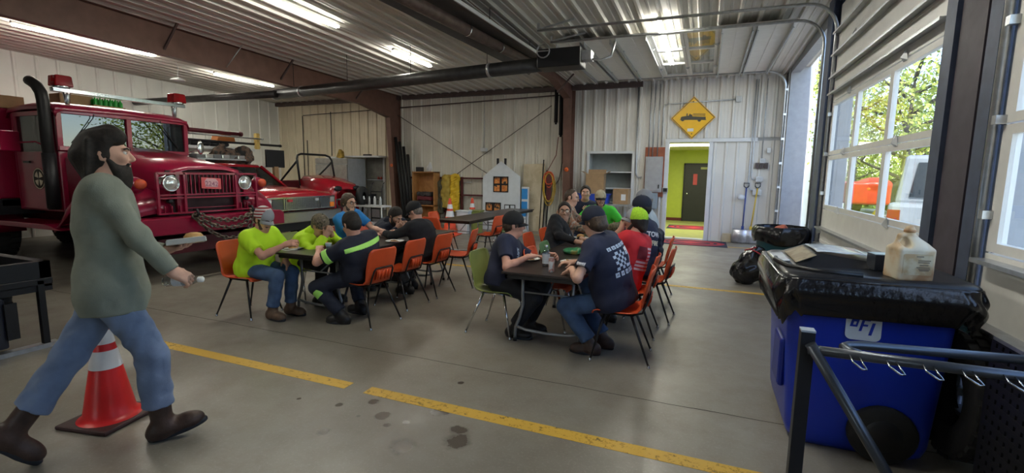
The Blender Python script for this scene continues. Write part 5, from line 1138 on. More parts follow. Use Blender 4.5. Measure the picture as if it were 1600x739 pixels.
    def hand_prims(s, side):
        sh, e, w, hd, pn, curl, spread = s.arms[side]
        t = np.cross(hd, pn)*side; P = []; A = np.stack([t, hd, pn])
        P.append(rbx(w+hd*.05+pn*.002, A, (.026, .036, .006), .010, .018)); P.append(cap(w, w+hd*.03, .026, .024, .02))
        P.append(ell(w+hd*.04+t*.024+pn*.008, A, (.016, .03, .014), .015))
        for off, ln, ang in ((.030, .074, .10), (.010, .082, .02), (-.011, .076, -.06), (-.030, .060, -.16)):
            b = w+hd*(.090-abs(off)*.15)+t*off; d = nrm(hd+t*ang*spread); c = 0.
            for fr, cc, r0, r1 in ((.46, .7, .0093, .0085), (.31, 1., .0085, .0078), (.23, .8, .0078, .0068)):
                c += cc*curl; dd = d*math.cos(c)+pn*math.sin(c); n = b+dd*ln*fr; P.append(cap(b, n, r0, r1, .006)); b = n
        b = w+hd*.025+t*.028+pn*.006; d = nrm(hd*.75+t*.75+pn*(.25+.5*curl))
        n = b+d*.045; P.append(cap(b, n, .0115, .0098, .012)); d2 = nrm(d+hd*.4-t*.45*curl+pn*.25*curl); P.append(cap(n, n+d2*.033, .0095, .008, .005))
        return P
    def body(s):
        P = s.torso_prims(-.008)+s.head_prims()
        for sd in s.arms:
            sh, e, w, hd, pn, c, sp = s.arms[sd]
            P += [cap(sh, e, .047, .039, .04), cap(e, e+(w-e)*.35, .041, .040, .02), cap(e+(w-e)*.3, w, .040, .026, .02)]+s.hand_prims(sd)
        for sd in s.legs:
            h, k, a, fd, pit, _ = s.legs[sd]; f, u = s.foot_axes(sd)
            P += [cap(h, k, .078, .052, .05), cap(k, k+(a-k)*.35, .053, .052, .02), cap(k+(a-k)*.3, a, .051, .034, .02), ell(a+f*.06-u*.055, np.stack([np.cross(f, u), f, u]), (.038, .115, .03), .03)]
        o = sdf_obj('body', P, s.vox, s.skin, s.root); s.face(); return o
    def face(s):
        for d in (-1, 1):
            m = MB(); rot = Matrix([list(s.hR), list(s.hF), list(s.hU)]).transposed()
            m.sph(s.hp(d*.031, .083, .011), .0115*s.hs, 10, 8); m.m(1).sph(s.hp(d*.031, .0895, .011), .0062*s.hs, 8, 6)
            m.build('eye', [M_eyew, M_iris], s.root)
    def brows(s, m):
        for d in (-1, 1):
            b = MB(); b.tube([s.hp(d*.016, .102, .030), s.hp(d*.032, .098, .037), s.hp(d*.048, .086, .032)], .0045*s.hs, 6); b.build('eyebrow', m, s.root)
    # -------------------------------------------------------------- clothing
    def foot_axes(s, sd):
        h, k, a, fd, pit, _ = s.legs[sd]; r = nrm(np.cross(fd, V(0, 0, 1))); f = rotv(fd, r, R(-pit)) if pit else fd
        return f, np.cross(r, f)
    def shirt(s, m, sleeve=.62, name='shirt', hem=-.05, g=.016, wr=.005, loose=0., collar=True, low=0., mat2=None, cuff=.97, wf=1.):
        P = s.torso_prims(g, s.b)
        P.append(ell(s.spine(-.02)-s.sd*loose*.5, np.stack([s.R, s.F, s.sd]), (.182*s.br+g, .140+s.b*.6+g, .15+loose), .08))
        hemp = (s.spine(hem), -s.sd)
        for sd in s.arms:
            sh, e, w, *_ = s.arms[sd]; u = nrm(e-sh)
            if sleeve < 1: P.append(cap(sh, e, .060+g*.6, .058+g*.6, .05, clips=((sh+(e-sh)*sleeve, u),)))
            else:
                f = nrm(w-e); P += [cap(sh, e, .056+g*.5, .048+g*.4, .05), cap(e, w, .050+g*.4, .034+g*.4, .03, clips=((e+(w-e)*cuff, f),))]
        nk = nrm(s.H-s.N); cp = s.N+nk*.012
        P.append(cap(s.spine(.95), s.N+nk*.03, .066, .064, .04, clips=((cp+nk*.01, nrm(nk+s.F*.35)),)))
        # trim everything below the hem without cutting the arms
        Q = [p if i >= 99 else p for i, p in enumerate(P)]
        nt = len(s.torso_prims(g, s.b))+1
        Q = [p[:7]+(p[7]+(hemp,),) if i < nt else p for i, p in enumerate(P)]
        s.shirt_prims = Q
        s.shirt_o = sdf_obj(name, Q, s.vox, m, s.root, wrinkle=wr, wfreq=wf, seed=s.seed); return s.shirt_o
    def band(s, name, m, clips, infl=.004, which=None):
        Q = s.shirt_prims if which is None else [s.shirt_prims[i] for i in which]
        return sdf_obj(name, Q, s.vox*.9, m, s.root, clips=clips, infl=infl, wrinkle=.003, seed=s.seed)
    def pants(s, m, g=.014, wr=.006, name='trousers', cuff=.86, flare=0., wf=.8):
        A = np.stack([s.R, s.F, s.sd]); P = [ell(s.spine(.0), A, (.160*s.br+g, .116+s.b*.4+g, .125), .06)]; top = ((s.spine(.07), s.sd),)
        for sd in s.legs:
            h, k, a, fd, pit, _ = s.legs[sd]; u = nrm(a-k)
            P += [cap(h, k, .082+g, .058+g, .06), cap(k, a, .058+g, .050+g+flare, .03, clips=((k+(a-k)*cuff, u),))]
        s.pants_prims = P
        s.pants_o = sdf_obj(name, [p[:7]+(p[7]+(top if i == 0 else ()),) for i, p in enumerate(P)], s.vox, m, s.root, wrinkle=wr, wfreq=wf, seed=s.seed+1); return s.pants_o
    def boots(s, m, sole=M_sole, shaft=.16, big=1.):
        for sd in s.legs:
            h, k, a, fd, pit, _ = s.legs[sd]; f, u = s.foot_axes(sd); r = np.cross(f, u); A = np.stack([r, f, u]); g0 = a-u*.095
            up = nrm(k-a); flo = ((g0+u*.016, -u),)
            P = [cap(a+up*shaft, a-u*.03, .056*big, .052*big, .03, clips=((a+up*shaft, up),)), ell(g0+f*.055+u*.045, A, V(.050, .135, .052)*big, .04, clips=flo), ell(g0+f*.125+u*.04, A, V(.050, .075, .042)*big, .03, clips=flo), ell(g0-f*.03+u*.05, A, V(.045, .055, .06)*big, .03, clips=flo)]
            bo = sdf_obj('boot', P, s.vox*.9, m, s.root, wrinkle=.002, seed=s.seed+2)
            m_ = MB(); out = []
            for i in range(24):
                t = 2*math.pi*i/24; x = math.cos(t); y = math.sin(t); out.append((x*(.052 if y > 0 else .045)*big, (.062+y*.145*big)))
            rows = [[Vector(g0+r*px_*sc+f*(py_*sc+(1-sc)*.06)+u*z) for px_, py_ in out] for z, sc in ((.0, .97), (.004, 1.0), (.020, 1.02), (.030, .99))]
            m_.loft(rows, closed=True, cap=True); m_.build('sole', sole, bo)
    def hair(s, m, t=.012, line=(.055, .045), back=-.05, long=None, name='hair', wr=.003, hat=False):
        """cap of hair: line = (forward, up) of the hairline at the brow; back = lowest point at the nape"""
        P = [ell(s.hp(0, -.014, .030), s.hA, V(.075+t, .098+t, .098+t)*s.hs, .02), ell(s.hp(0, -.045, -.01), s.hA, V(.066+t*.8, .06+t, .075+t)*s.hs, .03)]
        n = nrm(s.hF*.86-s.hU*.5); c = (s.hp(0, line[0], line[1]), n)
        c2 = (s.hp(0, -.02, back), nrm(-s.hU*.9+s.hF*.42))
        P = [p[:7]+((c, c2),) for p in P]
        # sideburn area in front of the ears
        for d in (-1, 1): P.append(ell(s.hp(d*.070, .020, .012), s.hA, V(.010, .014, .034)*s.hs, .01))
        if long: P += long
        if hat:
            ht = ((s.hp(0, 0, .034), s.hU),); P = [p[:7]+(p[7]+ht,) for p in P]
        return sdf_obj(name, P, s.vox*.8, m, s.root, wrinkle=wr, wfreq=2.2, seed=s.seed+3)
    def beard(s, m, size=.012, length=0., moustache=True):
        P = [ell(s.hp(0, .040, -.082), s.hA, V(.046+size, .047+size, .034+size+length)*s.hs, .03), ]
        if length: P.append(ell(s.hp(0, .055, -.11-length), s.hA, V(.040, .035, .05+length*.6)*s.hs, .04))
        for d in (-1, 1): P.append(cap(s.hp(d*.062, .012, -.02), s.hp(d*.048, .045, -.08), .014*s.hs, .02*s.hs, .02))
        P = [p[:7]+(((s.hp(0, .07, -.047), nrm(s.hU+s.hF*.35)),) if i < 1 else (),) for i, p in enumerate(P)]
        if moustache: P.append(cap(s.hp(-.026, .092, -.049), s.hp(.026, .092, -.049), .008*s.hs, k=.01))
        P.append(ell(s.hp(0, .094, -.059), s.hA, V(.018, .016, .004)*s.hs, .003, '-'))
        return sdf_obj('beard', P, s.vox*.8, m, s.root, wrinkle=.003, wfreq=2.5, seed=s.seed+4)
    def cap_hat(s, m, brim=None, tilt=0., back=False, front=None, stripes=None, up=.0, name='cap'):
        A = s.hA; c = s.hp(0, -.012, .045+up); P = [ell(c, A, V(.093, .115, .108)*s.hs, .02)]
        n = nrm(-s.hU+s.hF*.16); cl = ((s.hp(0, 0, .016+up), n),)
        o = sdf_obj(name, P, s.vox*.7, m, s.root, clips=cl)
        if front is not None:
            sdf_obj('front_panel', P, s.vox*.7, front, o, clips=cl+((s.hp(0, .045, .06), -nrm(s.hF*.95+s.hU*.1)),), infl=.0022)
        sg = -1 if back else 1; m_ = MB(); rows = []
        for j in range(8):
            q = j/7; row = []
            for i in range(15):
                a = (i/14-.5)*2; y = .075*(1-a*a)*q + .090*math.sqrt(max(0, 1-(a*.80)**2)); x = .080*a*(1-.10*q)
                row.append(Vector(s.hp(x, sg*(y-.0)-.012*(1-0), .032+up-.018*q*q-.028*a*a*q-.0+tilt*q)))
            rows.append(row)
        m_.loft(rows); m_.build('brim', brim or m, o, solid=.005)
        m_ = MB(); m_.sph(s.hp(0, -.012, .152+up), .008, 8, 6); m_.build('button', m, o)
        return o
    def glasses(s):
        m_ = MB(); fr = []
        for d in (-1, 1):
            pts = [s.hp(d*.033+.027*math.cos(t), .106-.10*abs(d*.033+.027*math.cos(t))**1.5*4, .010+.019*math.sin(t)) for t in np.linspace(0, 2*math.pi, 14)[:-1]]
            m_.tube(pts, .0024, 5, closed=True); m_.tube([s.hp(d*.060, .098, .014), s.hp(d*.079, .045, .016), s.hp(d*.081, -.01, .012)], .0022, 5); fr.append(pts)
        m_.tube([s.hp(-.008, .107, .013), s.hp(0, .112, .015), s.hp(.008, .107, .013)], .0024, 5)
        o = m_.build('glasses', M_frame, s.root)
        for pts in fr:
            l = MB(); l._add(pts, [tuple(range(len(pts)))], False); l.build('lens', M_lens, o)
        return o
    # -------------------------------------------------------------- prints on cloth: cast onto the shirt mesh
    def decal(s, name, polys, o, u, v, mats, d, obj=None, off=.004, parent=None, res=.012):
        """polys: list of (verts2d, faces, material index); laid from plane (o,u,v) along d onto the cloth"""
        ob = obj or s.shirt_o
        me = ob.data; co = np.zeros(len(me.vertices)*3, np.float32); me.vertices.foreach_get('co', co); co = co.reshape(-1, 3)
        bvh = BVHTree.FromPolygons([tuple(c) for c in co], [tuple(p.vertices) for p in me.polygons])
        bm = bmesh.new()
        for vs, fs, mi in polys:
            bv = [bm.verts.new((a, b, 0)) for a, b in vs]
            for f in fs:
                try: bm.faces.new([bv[i] for i in f]).material_index = mi
                except ValueError: pass
        for _ in range(5):
            es = [e for e in bm.edges if e.calc_length() > res*1.6]
            if not es: break
            bmesh.ops.subdivide_edges(bm, edges=es, cuts=1, use_grid_fill=False); bmesh.ops.triangulate(bm, faces=bm.faces)
        o, u, v, d = Vector(o), Vector(u), Vector(v), Vector(d).normalized(); bad = []
        for x in bm.verts:
            p = o+u*x.co.x+v*x.co.y; hit = bvh.ray_cast(p-d*.3, d)
            if hit[0] is None: bad.append(x); continue
            x.co = hit[0]-d*off
        bmesh.ops.delete(bm, geom=bad, context='VERTS')
        m2 = bpy.data.meshes.new(name); bm.to_mesh(m2); bm.free()
        for q in mats: m2.materials.append(q)
        return link(name, m2, parent or ob)
def rect(x0, y0, x1, y1, mi=0): return ([(x0, y0), (x1, y0), (x1, y1), (x0, y1)], [(0, 1, 2, 3)], mi)
def words(body, size, cx, cy, mi=0, bold=.0, sx=1., shear=0.):
    vs, fs = text_mesh(body, size, bold); return ([(cx+a*sx+b*shear, cy+b) for a, b in vs], fs, mi)
# ------------------------------------------------------------------ chairs and tables
M_or = mat('orange_chair_shell', (.66, .085, .022), .38, var=.06)
M_gr2 = mat('mid_green_chair_shell', (.10, .20, .07), .42, var=.08)
def make_chair(shell_m, leg_m, rib=True):
    t = thing('stacking_chair', 'chair', 'chair')
    prof = [(.235, .415, .40), (.225, .440, .41), (.19, .452, .42), (.10, .450, .43), (0, .443, .435), (-.09, .443, .43), (-.15, .455, .42), (-.185, .490, .405), (-.205, .55, .40), (-.222, .62, .405), (-.240, .69, .41), (-.256, .75, .41), (-.268, .80, .395), (-.274, .825, .36), (-.277, .838, .30)]
    rows = []
    for i, (y, z, w) in enumerate(prof):
        row = []; back = min(max((z-.46)/.12, 0), 1)
        for j in range(11):
            a = j/5-1; x = a*w/2
            row.append(Vector((x, y+back*.028*a*a, z+(1-back)*.016*a**4)))
        rows.append(row)
    m = MB(); m.loft(rows); m.build('seat_shell', shell_m, t, solid=.009)
    # moulded lumbar boss with ribs on the rear of the back, framed by a bent tube
    m = MB(); bk = lambda x, z, o: Vector((x, -.205-(z-.55)*.27-o, z))
    m.loft([[bk(x, z, o) for x in np.linspace(-.10, .10, 5)] for z, o in ((.49, .0), (.505, .03), (.60, .034), (.615, .012))])
    for x in (-.075, -.027, .027, .075): m.tube([bk(x, .505, .034), bk(x, .55, .042), bk(x, .605, .037)], .011, 6)
    m.build('back_boss', shell_m, t)
    m = MB(); pts = [(-.15, -.10, .428), (-.148, -.19, .455), bk(-.145, .53, .018), bk(-.138, .60, .022), bk(-.115, .632, .022), bk(.115, .632, .022), bk(.138, .60, .022), bk(.145, .53, .018), (.148, -.19, .455), (.15, -.10, .428)]
    m.tube(pts, .0095, 7); m.tube([(-.15, .13, .428), (-.15, -.12, .428)], .010, 7); m.tube([(.15, .13, .428), (.15, -.12, .428)], .010, 7)
    m.tube([(-.15, .12, .425), (.15, .12, .425)], .010, 7); m.tube([(-.15, -.10, .425), (.15, -.10, .425)], .010, 7)
    m.build('seat_frame', leg_m, t)
    for p, q in (((-.15, .13, .425), (-.215, .235, .012)), ((.15, .13, .425), (.215, .235, .012)), ((-.15, -.10, .425), (-.225, -.265, .012)), ((.15, -.10, .425), (.225, -.265, .012))):
        m = MB(); m.cyl(p, q, .0135, .009, 10); l = m.build('leg', leg_m, t)
        g = MB(); g.lathe([(0, 0), (.014, 0), (.016, .006), (.011, .014), (.009, .03)], (q[0], q[1], 0), 10); g.build('glide', M_chrome, l)
    return t
PROTO = {}
def chair(x, y, heading, label, kind='orange', group='stacking chairs at the tables', turn=0.):
    mats = {'orange': (M_or, M_blktube), 'orangechrome': (M_or, M_chrome), 'olive': (M_gr, M_chrome), 'green': (M_gr2, M_chrome)}[kind]
    if kind not in PROTO: c = PROTO[kind] = make_chair(*mats)
    else: c = copy_tree(PROTO[kind])
    c.location = (x, y, 0); c.rotation_euler = (0, 0, math.atan2(heading[1], heading[0])-math.pi/2+R(turn))
    tag(c, label, 'chair', group); return c
M_ttop = mat('dark_brown_laminate', (.024, .017, .015), .33, var=.15, scale=4)
M_tedge = mat('black_table_edge', (.016, .014, .014), .4)
M_tleg = mat('grey_enamel_tube', (.30, .31, .32), .35, .5)
HT = .74
def table(x0, x1, y0, y1, label, group='brown folding tables'):
    cx, cy = (x0+x1)/2, (y0+y1)/2; w, l = x1-x0, y1-y0
    t = thing('folding_table', label, 'table', (cx, cy, 0), 0, group)
    m = MB(); m.bb((-w/2, -l/2, HT-.024), (w/2, l/2, HT)); m.build('table_top', M_ttop, t, bevel=.006)
    m = MB(); e = .03
    for a, b in (((-w/2+e, -l/2+e), (w/2-e, -l/2+e+.02)), ((-w/2+e, l/2-e-.02), (w/2-e, l/2-e)), ((-w/2+e, -l/2+e), (-w/2+e+.02, l/2-e)), ((w/2-e-.02, -l/2+e), (w/2-e, l/2-e))): m.bb((a[0], a[1], HT-.065), (b[0], b[1], HT-.022))
    m.build('apron', M_tedge, t)
    for s in (-1, 1):
        yy = s*(l/2-.26)
        for d in (-1, 1):
            m = MB(); m.tube([(d*(w/2-.12), yy, HT-.03), (d*(w/2-.12), yy, .46), (d*(w/2-.125), yy, .38), (d*(w/2-.09), yy, .24), (d*(w/2-.05), yy, .14), (d*(w/2-.045), yy, .02)], .016, 9); lg = m.build('leg', M_tleg, t)
            m = MB(); m.cyl((d*(w/2-.045), yy, 0), (d*(w/2-.045), yy, .035), .020, .018, 10); m.build('foot_cap', M_rub, lg)
        m = MB(); m.tube([(-(w/2-.05), yy, .15), (-(w/2-.16), yy, .125), (0, yy, .115), ((w/2-.16), yy, .125), ((w/2-.05), yy, .15)], .016, 8); m.build('crossbar', M_tleg, t)
        m = MB(); m.tube([(-.12, yy, HT-.04), (-.12, yy, .50), (.12, yy, .50), (.12, yy, HT-.04)], .010, 6) if False else m.tube([(0, yy-s*.02, .5), (0, yy-s*.42, HT-.04)], .009, 6); m.tube([(-(w/2-.12), yy, .5), ((w/2-.12), yy, .5)], .010, 6); m.build('brace', M_tleg, t)
    return t
TA0, TA1 = -1.70, -.96
table(TA0, TA1, 3.93, 5.75, 'brown folding table with bottle and can, between the cap-wearing men in navy shirts')
table(TA0, TA1, 5.76, 7.58, 'brown folding table where the green-shirted man sits at the end')
TB0, TB1 = -4.38, -3.62
table(TB0, TB1, 3.80, 5.62, 'brown folding table under the elbows of the man in the neon hoodie')
table(TB0, TB1, 5.63, 6.50, 'brown folding table where the two men in black lean over their food')
T2 = (-4.84, -4.12)
table(T2[0], T2[1], 8.0, 9.83, 'empty brown folding table in front of the cones')
table(T2[0], T2[1], 9.84, 11.67, 'empty brown folding table in front of the white house-shaped board')
OC = 'orange stacking chairs'
chair(-.64, 4.22, (-1, 0), 'orange chair under the man in navy shirt and blue jeans with the printed back', 'orange', OC, turn=4)
chair(-.66, 4.98, (-1, 0), 'orange chair under the man in the red shirt', 'orange', OC)
chair(-.54, 5.58, (-1, .06), 'orange chair under the man whose navy back reads TOWN', 'orange', OC)
chair(-.62, 6.55, (-1, 0), 'orange chair under the man in pale grey at the table by the doorway', 'orange', OC)
chair(-1.93, 4.41, (1, 0), 'olive green chair with chrome legs under the man in black cap', 'olive', 'green stacking chairs', turn=-3)
chair(-1.50, 5.32, (1, .05), 'empty green chair tucked in between the two men in black', 'green', 'green stacking chairs')
chair(-1.50, 4.82, (1, 0), 'orange chair with chrome legs pushed in under the table behind the bottle', 'orangechrome', OC)
chair(-1.98, 6.05, (1, 0), 'orange chair under the man in black jacket and glasses', 'orange', OC)
chair(-1.98, 6.72, (1, 0), 'orange chair under the man in the camouflage jacket', 'orange', OC)
chair(-2.0, 8.24, (.12, -1), 'orange chair under the bare-headed man in navy at the end of the table', 'orange', OC)
chair(-1.60, 8.04, (-.02, -1), 'orange chair under the man in the bright green shirt', 'orange', OC)
chair(-4.76, 3.78, (1, .05), 'orange chair under the man in neon yellow T-shirt', 'orange', OC)
chair(-4.74, 4.55, (1, 0), 'olive chair under the man in the neon hoodie', 'olive', 'green stacking chairs')
chair(-4.74, 5.4, (1, 0), 'orange chair under the man in bright blue', 'orange', OC)
chair(-4.76, 6.05, (1, 0), 'orange chair under the bearded man in the dark hoodie', 'orange', OC)
chair(-3.36, 4.10, (-1, .12), 'orange chair under the man in navy work shirt with neon stripes', 'orange', OC)
chair(-3.44, 4.82, (-1, .05), 'empty orange chair between the striped work shirt and the man in black', 'orange', OC)
chair(-3.42, 5.46, (-1, .05), 'orange chair under the man in black long sleeves and cap', 'orange', OC)
chair(-3.32, 6.10, (-1, -.12), 'empty orange chair standing apart, side on, past the man in black', 'orange', OC, turn=6)
chair(-3.92, 8.42, (-1, .1), 'empty orange chair tucked into the bare brown table before the house board', 'orange', OC)
chair(-3.86, 9.10, (-1, 0), 'empty green chair tucked into the bare brown table', 'green', 'green stacking chairs')
chair(-5.02, 8.55, (1, 0), 'empty orange chair on the cone side of the bare table', 'orange', OC)
chair(-4.60, 7.68, (.15, 1), 'empty orange chair at the near end of the bare table', 'orange', OC)

# ------------------------------------------------------------------ food and drink
M_bread = ramp_mat('toasted_bread', [(.35, (.50, .25, .08)), (.65, (.68, .42, .17))], 14, .7)
M_meat = ramp_mat('browned_food', [(.35, (.12, .05, .02)), (.65, (.36, .19, .07))], 30, .6)
M_label = mat('white_bottle_label', (.62, .66, .72), .4)
M_clear = glass('clear_plastic', (.86, .9, .93), .05, .7)
def plate(x, y, label, food=None, z=HT, r=.115, group='white paper plates'):
    t = thing('paper_plate', label, 'plate', (x, y, z), 0, group)
    m = MB(); m.lathe([(0, .004), (r*.62, .004), (r*.74, .012), (r*.97, .020), (r, .019), (r*.96, .016), (r*.72, .006), (r*.62, 0), (0, 0)], n=28); m.build('rim', M_plate, t)
    if food == 'pile':
        f = MB()
        for i in range(7): a = i*2.4; f.sph((.03*math.cos(a)*(i % 3), .03*math.sin(a)*(i % 3), .014), (.032, .024, .012), 9, 6)
        tag(f.build('food_portion', M_meat, None), 'browned food portion on '+label, 'food', 'food on the plates').location = (x, y, z)
    if food == 'sandwich': bun(x, y, z+.006, 'sandwich bun on '+label)
    if food == 'fries':
        f = MB()
        for i in range(16):
            a = random.uniform(0, 6.3); q = Vector((random.uniform(-.05, .05), random.uniform(-.05, .05), .012+.012*random.random())); f.bar(q, q+Vector((.05*math.cos(a), .05*math.sin(a), .004)), .009, .009)
        tag(f.build('fries', M_bread, None), 'pile of fries on '+label, 'food', 'food on the plates', 'stuff').location = (x, y, z)
    return t
def bun(x, y, z, label, s=1.):
    t = thing('sandwich', label, 'sandwich', (x, y, z), random.uniform(0, 3), 'sandwich buns')
    m = MB(); m.lathe([(0, 0), (.048*s, 0), (.054*s, .010*s), (.050*s, .020*s), (0, .020*s)], n=18); m.build('bottom_bun', M_bread, t)
    m = MB(); m.lathe([(0, .018*s), (.056*s, .020*s), (.058*s, .026*s), (0, .028*s)], n=18); m.build('filling', M_meat, t)
    m = MB(); m.lathe([(.053*s, .027*s), (.055*s, .036*s), (.040*s, .054*s), (.02*s, .060*s), (0, .061*s)], n=18); m.build('top_bun', M_bread, t)
    return t
p = onz(826, 406, HT); plate(p.x, p.y, 'white plate before the man in black cap', 'pile', r=.12)
p = onz(890, 411, HT); plate(p.x+.02, p.y, 'white plate near the can, by the elbow of the navy-shirted man', 'fries', r=.115)
p = onz(907, 373, HT); plate(p.x, p.y, 'white plate before the man in black jacket and glasses', 'sandwich', r=.12)
p = onz(455, 389, HT); plate(p.x, p.y+.03, 'white plate before the man in neon yellow T-shirt', 'sandwich', r=.12)
p = onz(617, 378, HT); plate(p.x, p.y, 'white plate before the man in black long sleeves', 'pile', r=.12)
p = onz(958, 355, HT); plate(-1.12, 6.55, 'white plate at the far end, by the man in pale grey', 'pile', r=.115)
# clear bottle with white label
p = onz(854, 418, HT); p = onz(853, 416, HT)
t = thing('bottle', 'clear drink bottle with white label standing behind the can', 'bottle', (p.x, p.y, HT), 0)
m = MB(); m.lathe([(0, 0), (.034, 0), (.037, .006), (.037, .12), (.034, .145), (.018, .175), (.014, .185), (.014, .20)], n=20); m.build('glass_body', M_clear, t)
m = MB(); m.lathe([(.0378, .03), (.0378, .125)], n=20); m.build('label_band', M_label, t)
m = MB(); m.lathe([(.0165, .19), (.0165, .212), (0, .212)], n=16); m.build('bottle_cap', M_chrome, t)
# drink can
p = onz(859, 427, HT-.0)
t = thing('drink_can', 'tall silver and red drink can on the table edge', 'can', (p.x, p.y+.045, HT), 0)
m = MB(); m.lathe([(0, .004), (.022, 0), (.026, .006), (.0265, .012), (.0265, .128), (.0235, .138), (.0225, .14)], n=20); m.build('can_body', ramp_mat('silver_red_print', [(.42, (.62, .63, .66)), (.52, (.42, .16, .12)), (.62, (.62, .63, .66))], 16, .3), t)
m = MB(); m.lathe([(.0225, .14), (.0215, .137), (0, .136)], n=20); m.box((0, .004, .1385), (.012, .02, .002)); m.build('can_lid', M_galv, t)
# crumpled green chip bag
p = onz(893, 398, HT)
P = [ell((0, 0, .03), I3, (.10, .065, .03), .03), ell((.05, .02, .045), I3, (.05, .05, .03), .03), ell((-.06, -.01, .03), I3, (.045, .06, .028), .03)]
o = sdf_obj('snack_bag', P, .005, ramp_mat('green_foil', [(.35, (.02, .12, .05)), (.55, (.05, .25, .10)), (.66, (.55, .40, .08))], 7, .25), wrinkle=.008, wfreq=1.6, seed=3)
o.location = (p.x, p.y+.05, HT); tag(o, 'crumpled green snack bag lying on the table behind the can', 'snack bag')
P = [ell((0, 0, .045), I3, (.07, .05, .045), .03), ell((.04, .02, .04), I3, (.04, .05, .05), .03)]
o = sdf_obj('snack_bag', P, .005, mat('orange_foil', (.75, .16, .02), .25), wrinkle=.010, wfreq=1.6, seed=5)
p = onz(489, 388, HT); o.location = (p.x, p.y+.12, HT); tag(o, 'crumpled orange snack bag by the elbow of the man in neon hoodie', 'snack bag')
t = thing('paper_cup', 'small blue and white cup beside the orange snack bag', 'cup', (p.x+.14, p.y+.10, HT))
m = MB(); m.lathe([(0, .002), (.026, 0), (.036, .055), (.034, .055), (.025, .005)], n=18); m.build('cup_wall', mat('pale_blue_paper', (.35, .5, .65), .5), t)
m = MB(); m.lathe([(.0375, .054), (.0385, .058), (.036, .061), (.034, .056)], n=18); m.build('cup_lip', M_plate, t)
t = thing('napkin', 'flat white napkin on the table by the man in neon yellow T-shirt', 'napkin', (onz(446, 391, HT).x, onz(446, 391, HT).y+.06, HT), .4)
m = MB(); m.loft([[Vector((x, y, .003+.003*math.sin(x*40+y*20))) for x in np.linspace(-.09, .09, 8)] for y in np.linspace(-.07, .07, 6)]); m.build('napkin_sheet', M_plate, t, solid=.002)
t = thing('napkin', 'folded white napkin under the hand of the man in blue jeans', 'napkin', (-1.03, 4.16, HT), .2)
m = MB(); m.loft([[Vector((x, y, .004+.004*math.sin(x*40+y*20))) for x in np.linspace(-.06, .06, 6)] for y in np.linspace(-.05, .05, 6)]); m.build('napkin_sheet', M_plate, t, solid=.003)
# far end clutter of the near run: camouflage pack, trays
P = [ell((0, 0, .09), I3, (.16, .12, .09), .04), ell((.08, .02, .10), I3, (.09, .10, .09), .04)]
CAMO = ramp_mat('camouflage_cloth', [(.36, (.05, .055, .028)), (.46, (.16, .145, .08)), (.56, (.075, .06, .035)), (.64, (.22, .20, .13))], 11, .85, 2)
o = sdf_obj('bag', P, .007, CAMO, wrinkle=.008, seed=8); p = onz(966, 338, HT+.08); o.location = (-1.22, 7.30, HT); tag(o, 'camouflage bag lying at the far end of the table by the green-shirted man', 'bag')
for x, y, l in ((-1.42, 6.95, 'foil tray of food nearest the camouflage bag'), (-1.16, 6.90, 'foil tray of food by the man in pale grey')):
    t = thing('food_tray', l, 'tray', (x, y, HT), .1, 'foil food trays')
    m = MB(); m.prism([(-.11, 0), (.11, 0), (.13, .045), (.124, .045), (.105, .006), (-.105, .006), (-.124, .045), (-.13, .045)], .17, (0, 0, 0), (1, 0, 0), (0, 0, 1)); m.bb((-.12, -.088, 0), (.12, -.083, .043)); m.bb((-.12, .083, 0), (.12, .088, .043)); m.build('tray_shell', M_galv, t)
    m = MB()
    for i in range(14): m.sph((random.uniform(-.09, .09), random.uniform(-.06, .06), .018), (.03, .025, .014), 8, 5)
    tag(m.build('tray_food', M_meat, t), kind='stuff')
# ------------------------------------------------------------------ the people, table by table
NEON = mat('neon_yellow_cloth', (.50, .80, .02), .8, var=.07, scale=6, bump=.08, bscale=200)
NEON_ST = mat('neon_reflective_band', (.42, .85, .16), .5, var=.04)
SILV = mat('silver_reflective_tape', (.55, .57, .58), .35, .2)
NAVY = mat('navy_cotton', (.016, .020, .048), .85, var=.15, bump=.08, bscale=200)
NAVY2 = mat('dark_navy_work_cloth', (.010, .013, .028), .8, var=.15, bump=.08, bscale=160)
BLACK = mat('black_fleece', (.010, .010, .014), .9, var=.2, bump=.1, bscale=120)
RED = mat('red_cotton', (.55, .022, .030), .85, var=.1, bump=.08, bscale=200)
BLUE = mat('bright_blue_cotton', (.02, .20, .52), .8, var=.1)
GREENT = mat('bright_green_cotton', (.06, .55, .04), .8, var=.08)
GREYT = mat('pale_grey_cotton', (.46, .49, .50), .85, var=.08)
SAGE = mat('grey_green_knit', (.215, .232, .195), .9, var=.10, scale=10, bump=.12, bscale=180)
M_capblk = mat('black_cap_cloth', (.010, .010, .013), .85, var=.15); M_capnavy = mat('navy_cap_cloth', (.012, .016, .035), .8, var=.15)
M_capgrey = mat('grey_cap_cloth', (.28, .29, .32), .85); M_neonmesh = mat('neon_cap_mesh', (.36, .62, .03), .85, var=.2, scale=90)
M_print = mat('pale_blue_print', (.50, .58, .70), .8, var=.15, scale=60); M_printw = mat('white_print', (.70, .68, .70), .8, var=.12, scale=60)
M_cream = mat('cream_print', (.66, .60, .42), .8, var=.12, scale=60); M_union = mat('dark_red_print', (.16, .012, .02), .85); M_pinkw = mat('pinkish_white_print', (.70, .50, .50), .85)
JACKCAMO = ramp_mat('autumn_leaf_camouflage', [(.36, (.055, .045, .035)), (.46, (.30, .24, .17)), (.55, (.32, .10, .04)), (.64, (.40, .35, .28))], 16, .85, 3)
CAPCAMO = ramp_mat('cap_camouflage', [(.38, (.05, .045, .03)), (.48, (.18, .145, .095)), (.58, (.09, .07, .05)), (.66, (.26, .22, .16))], 26, .85, 2)
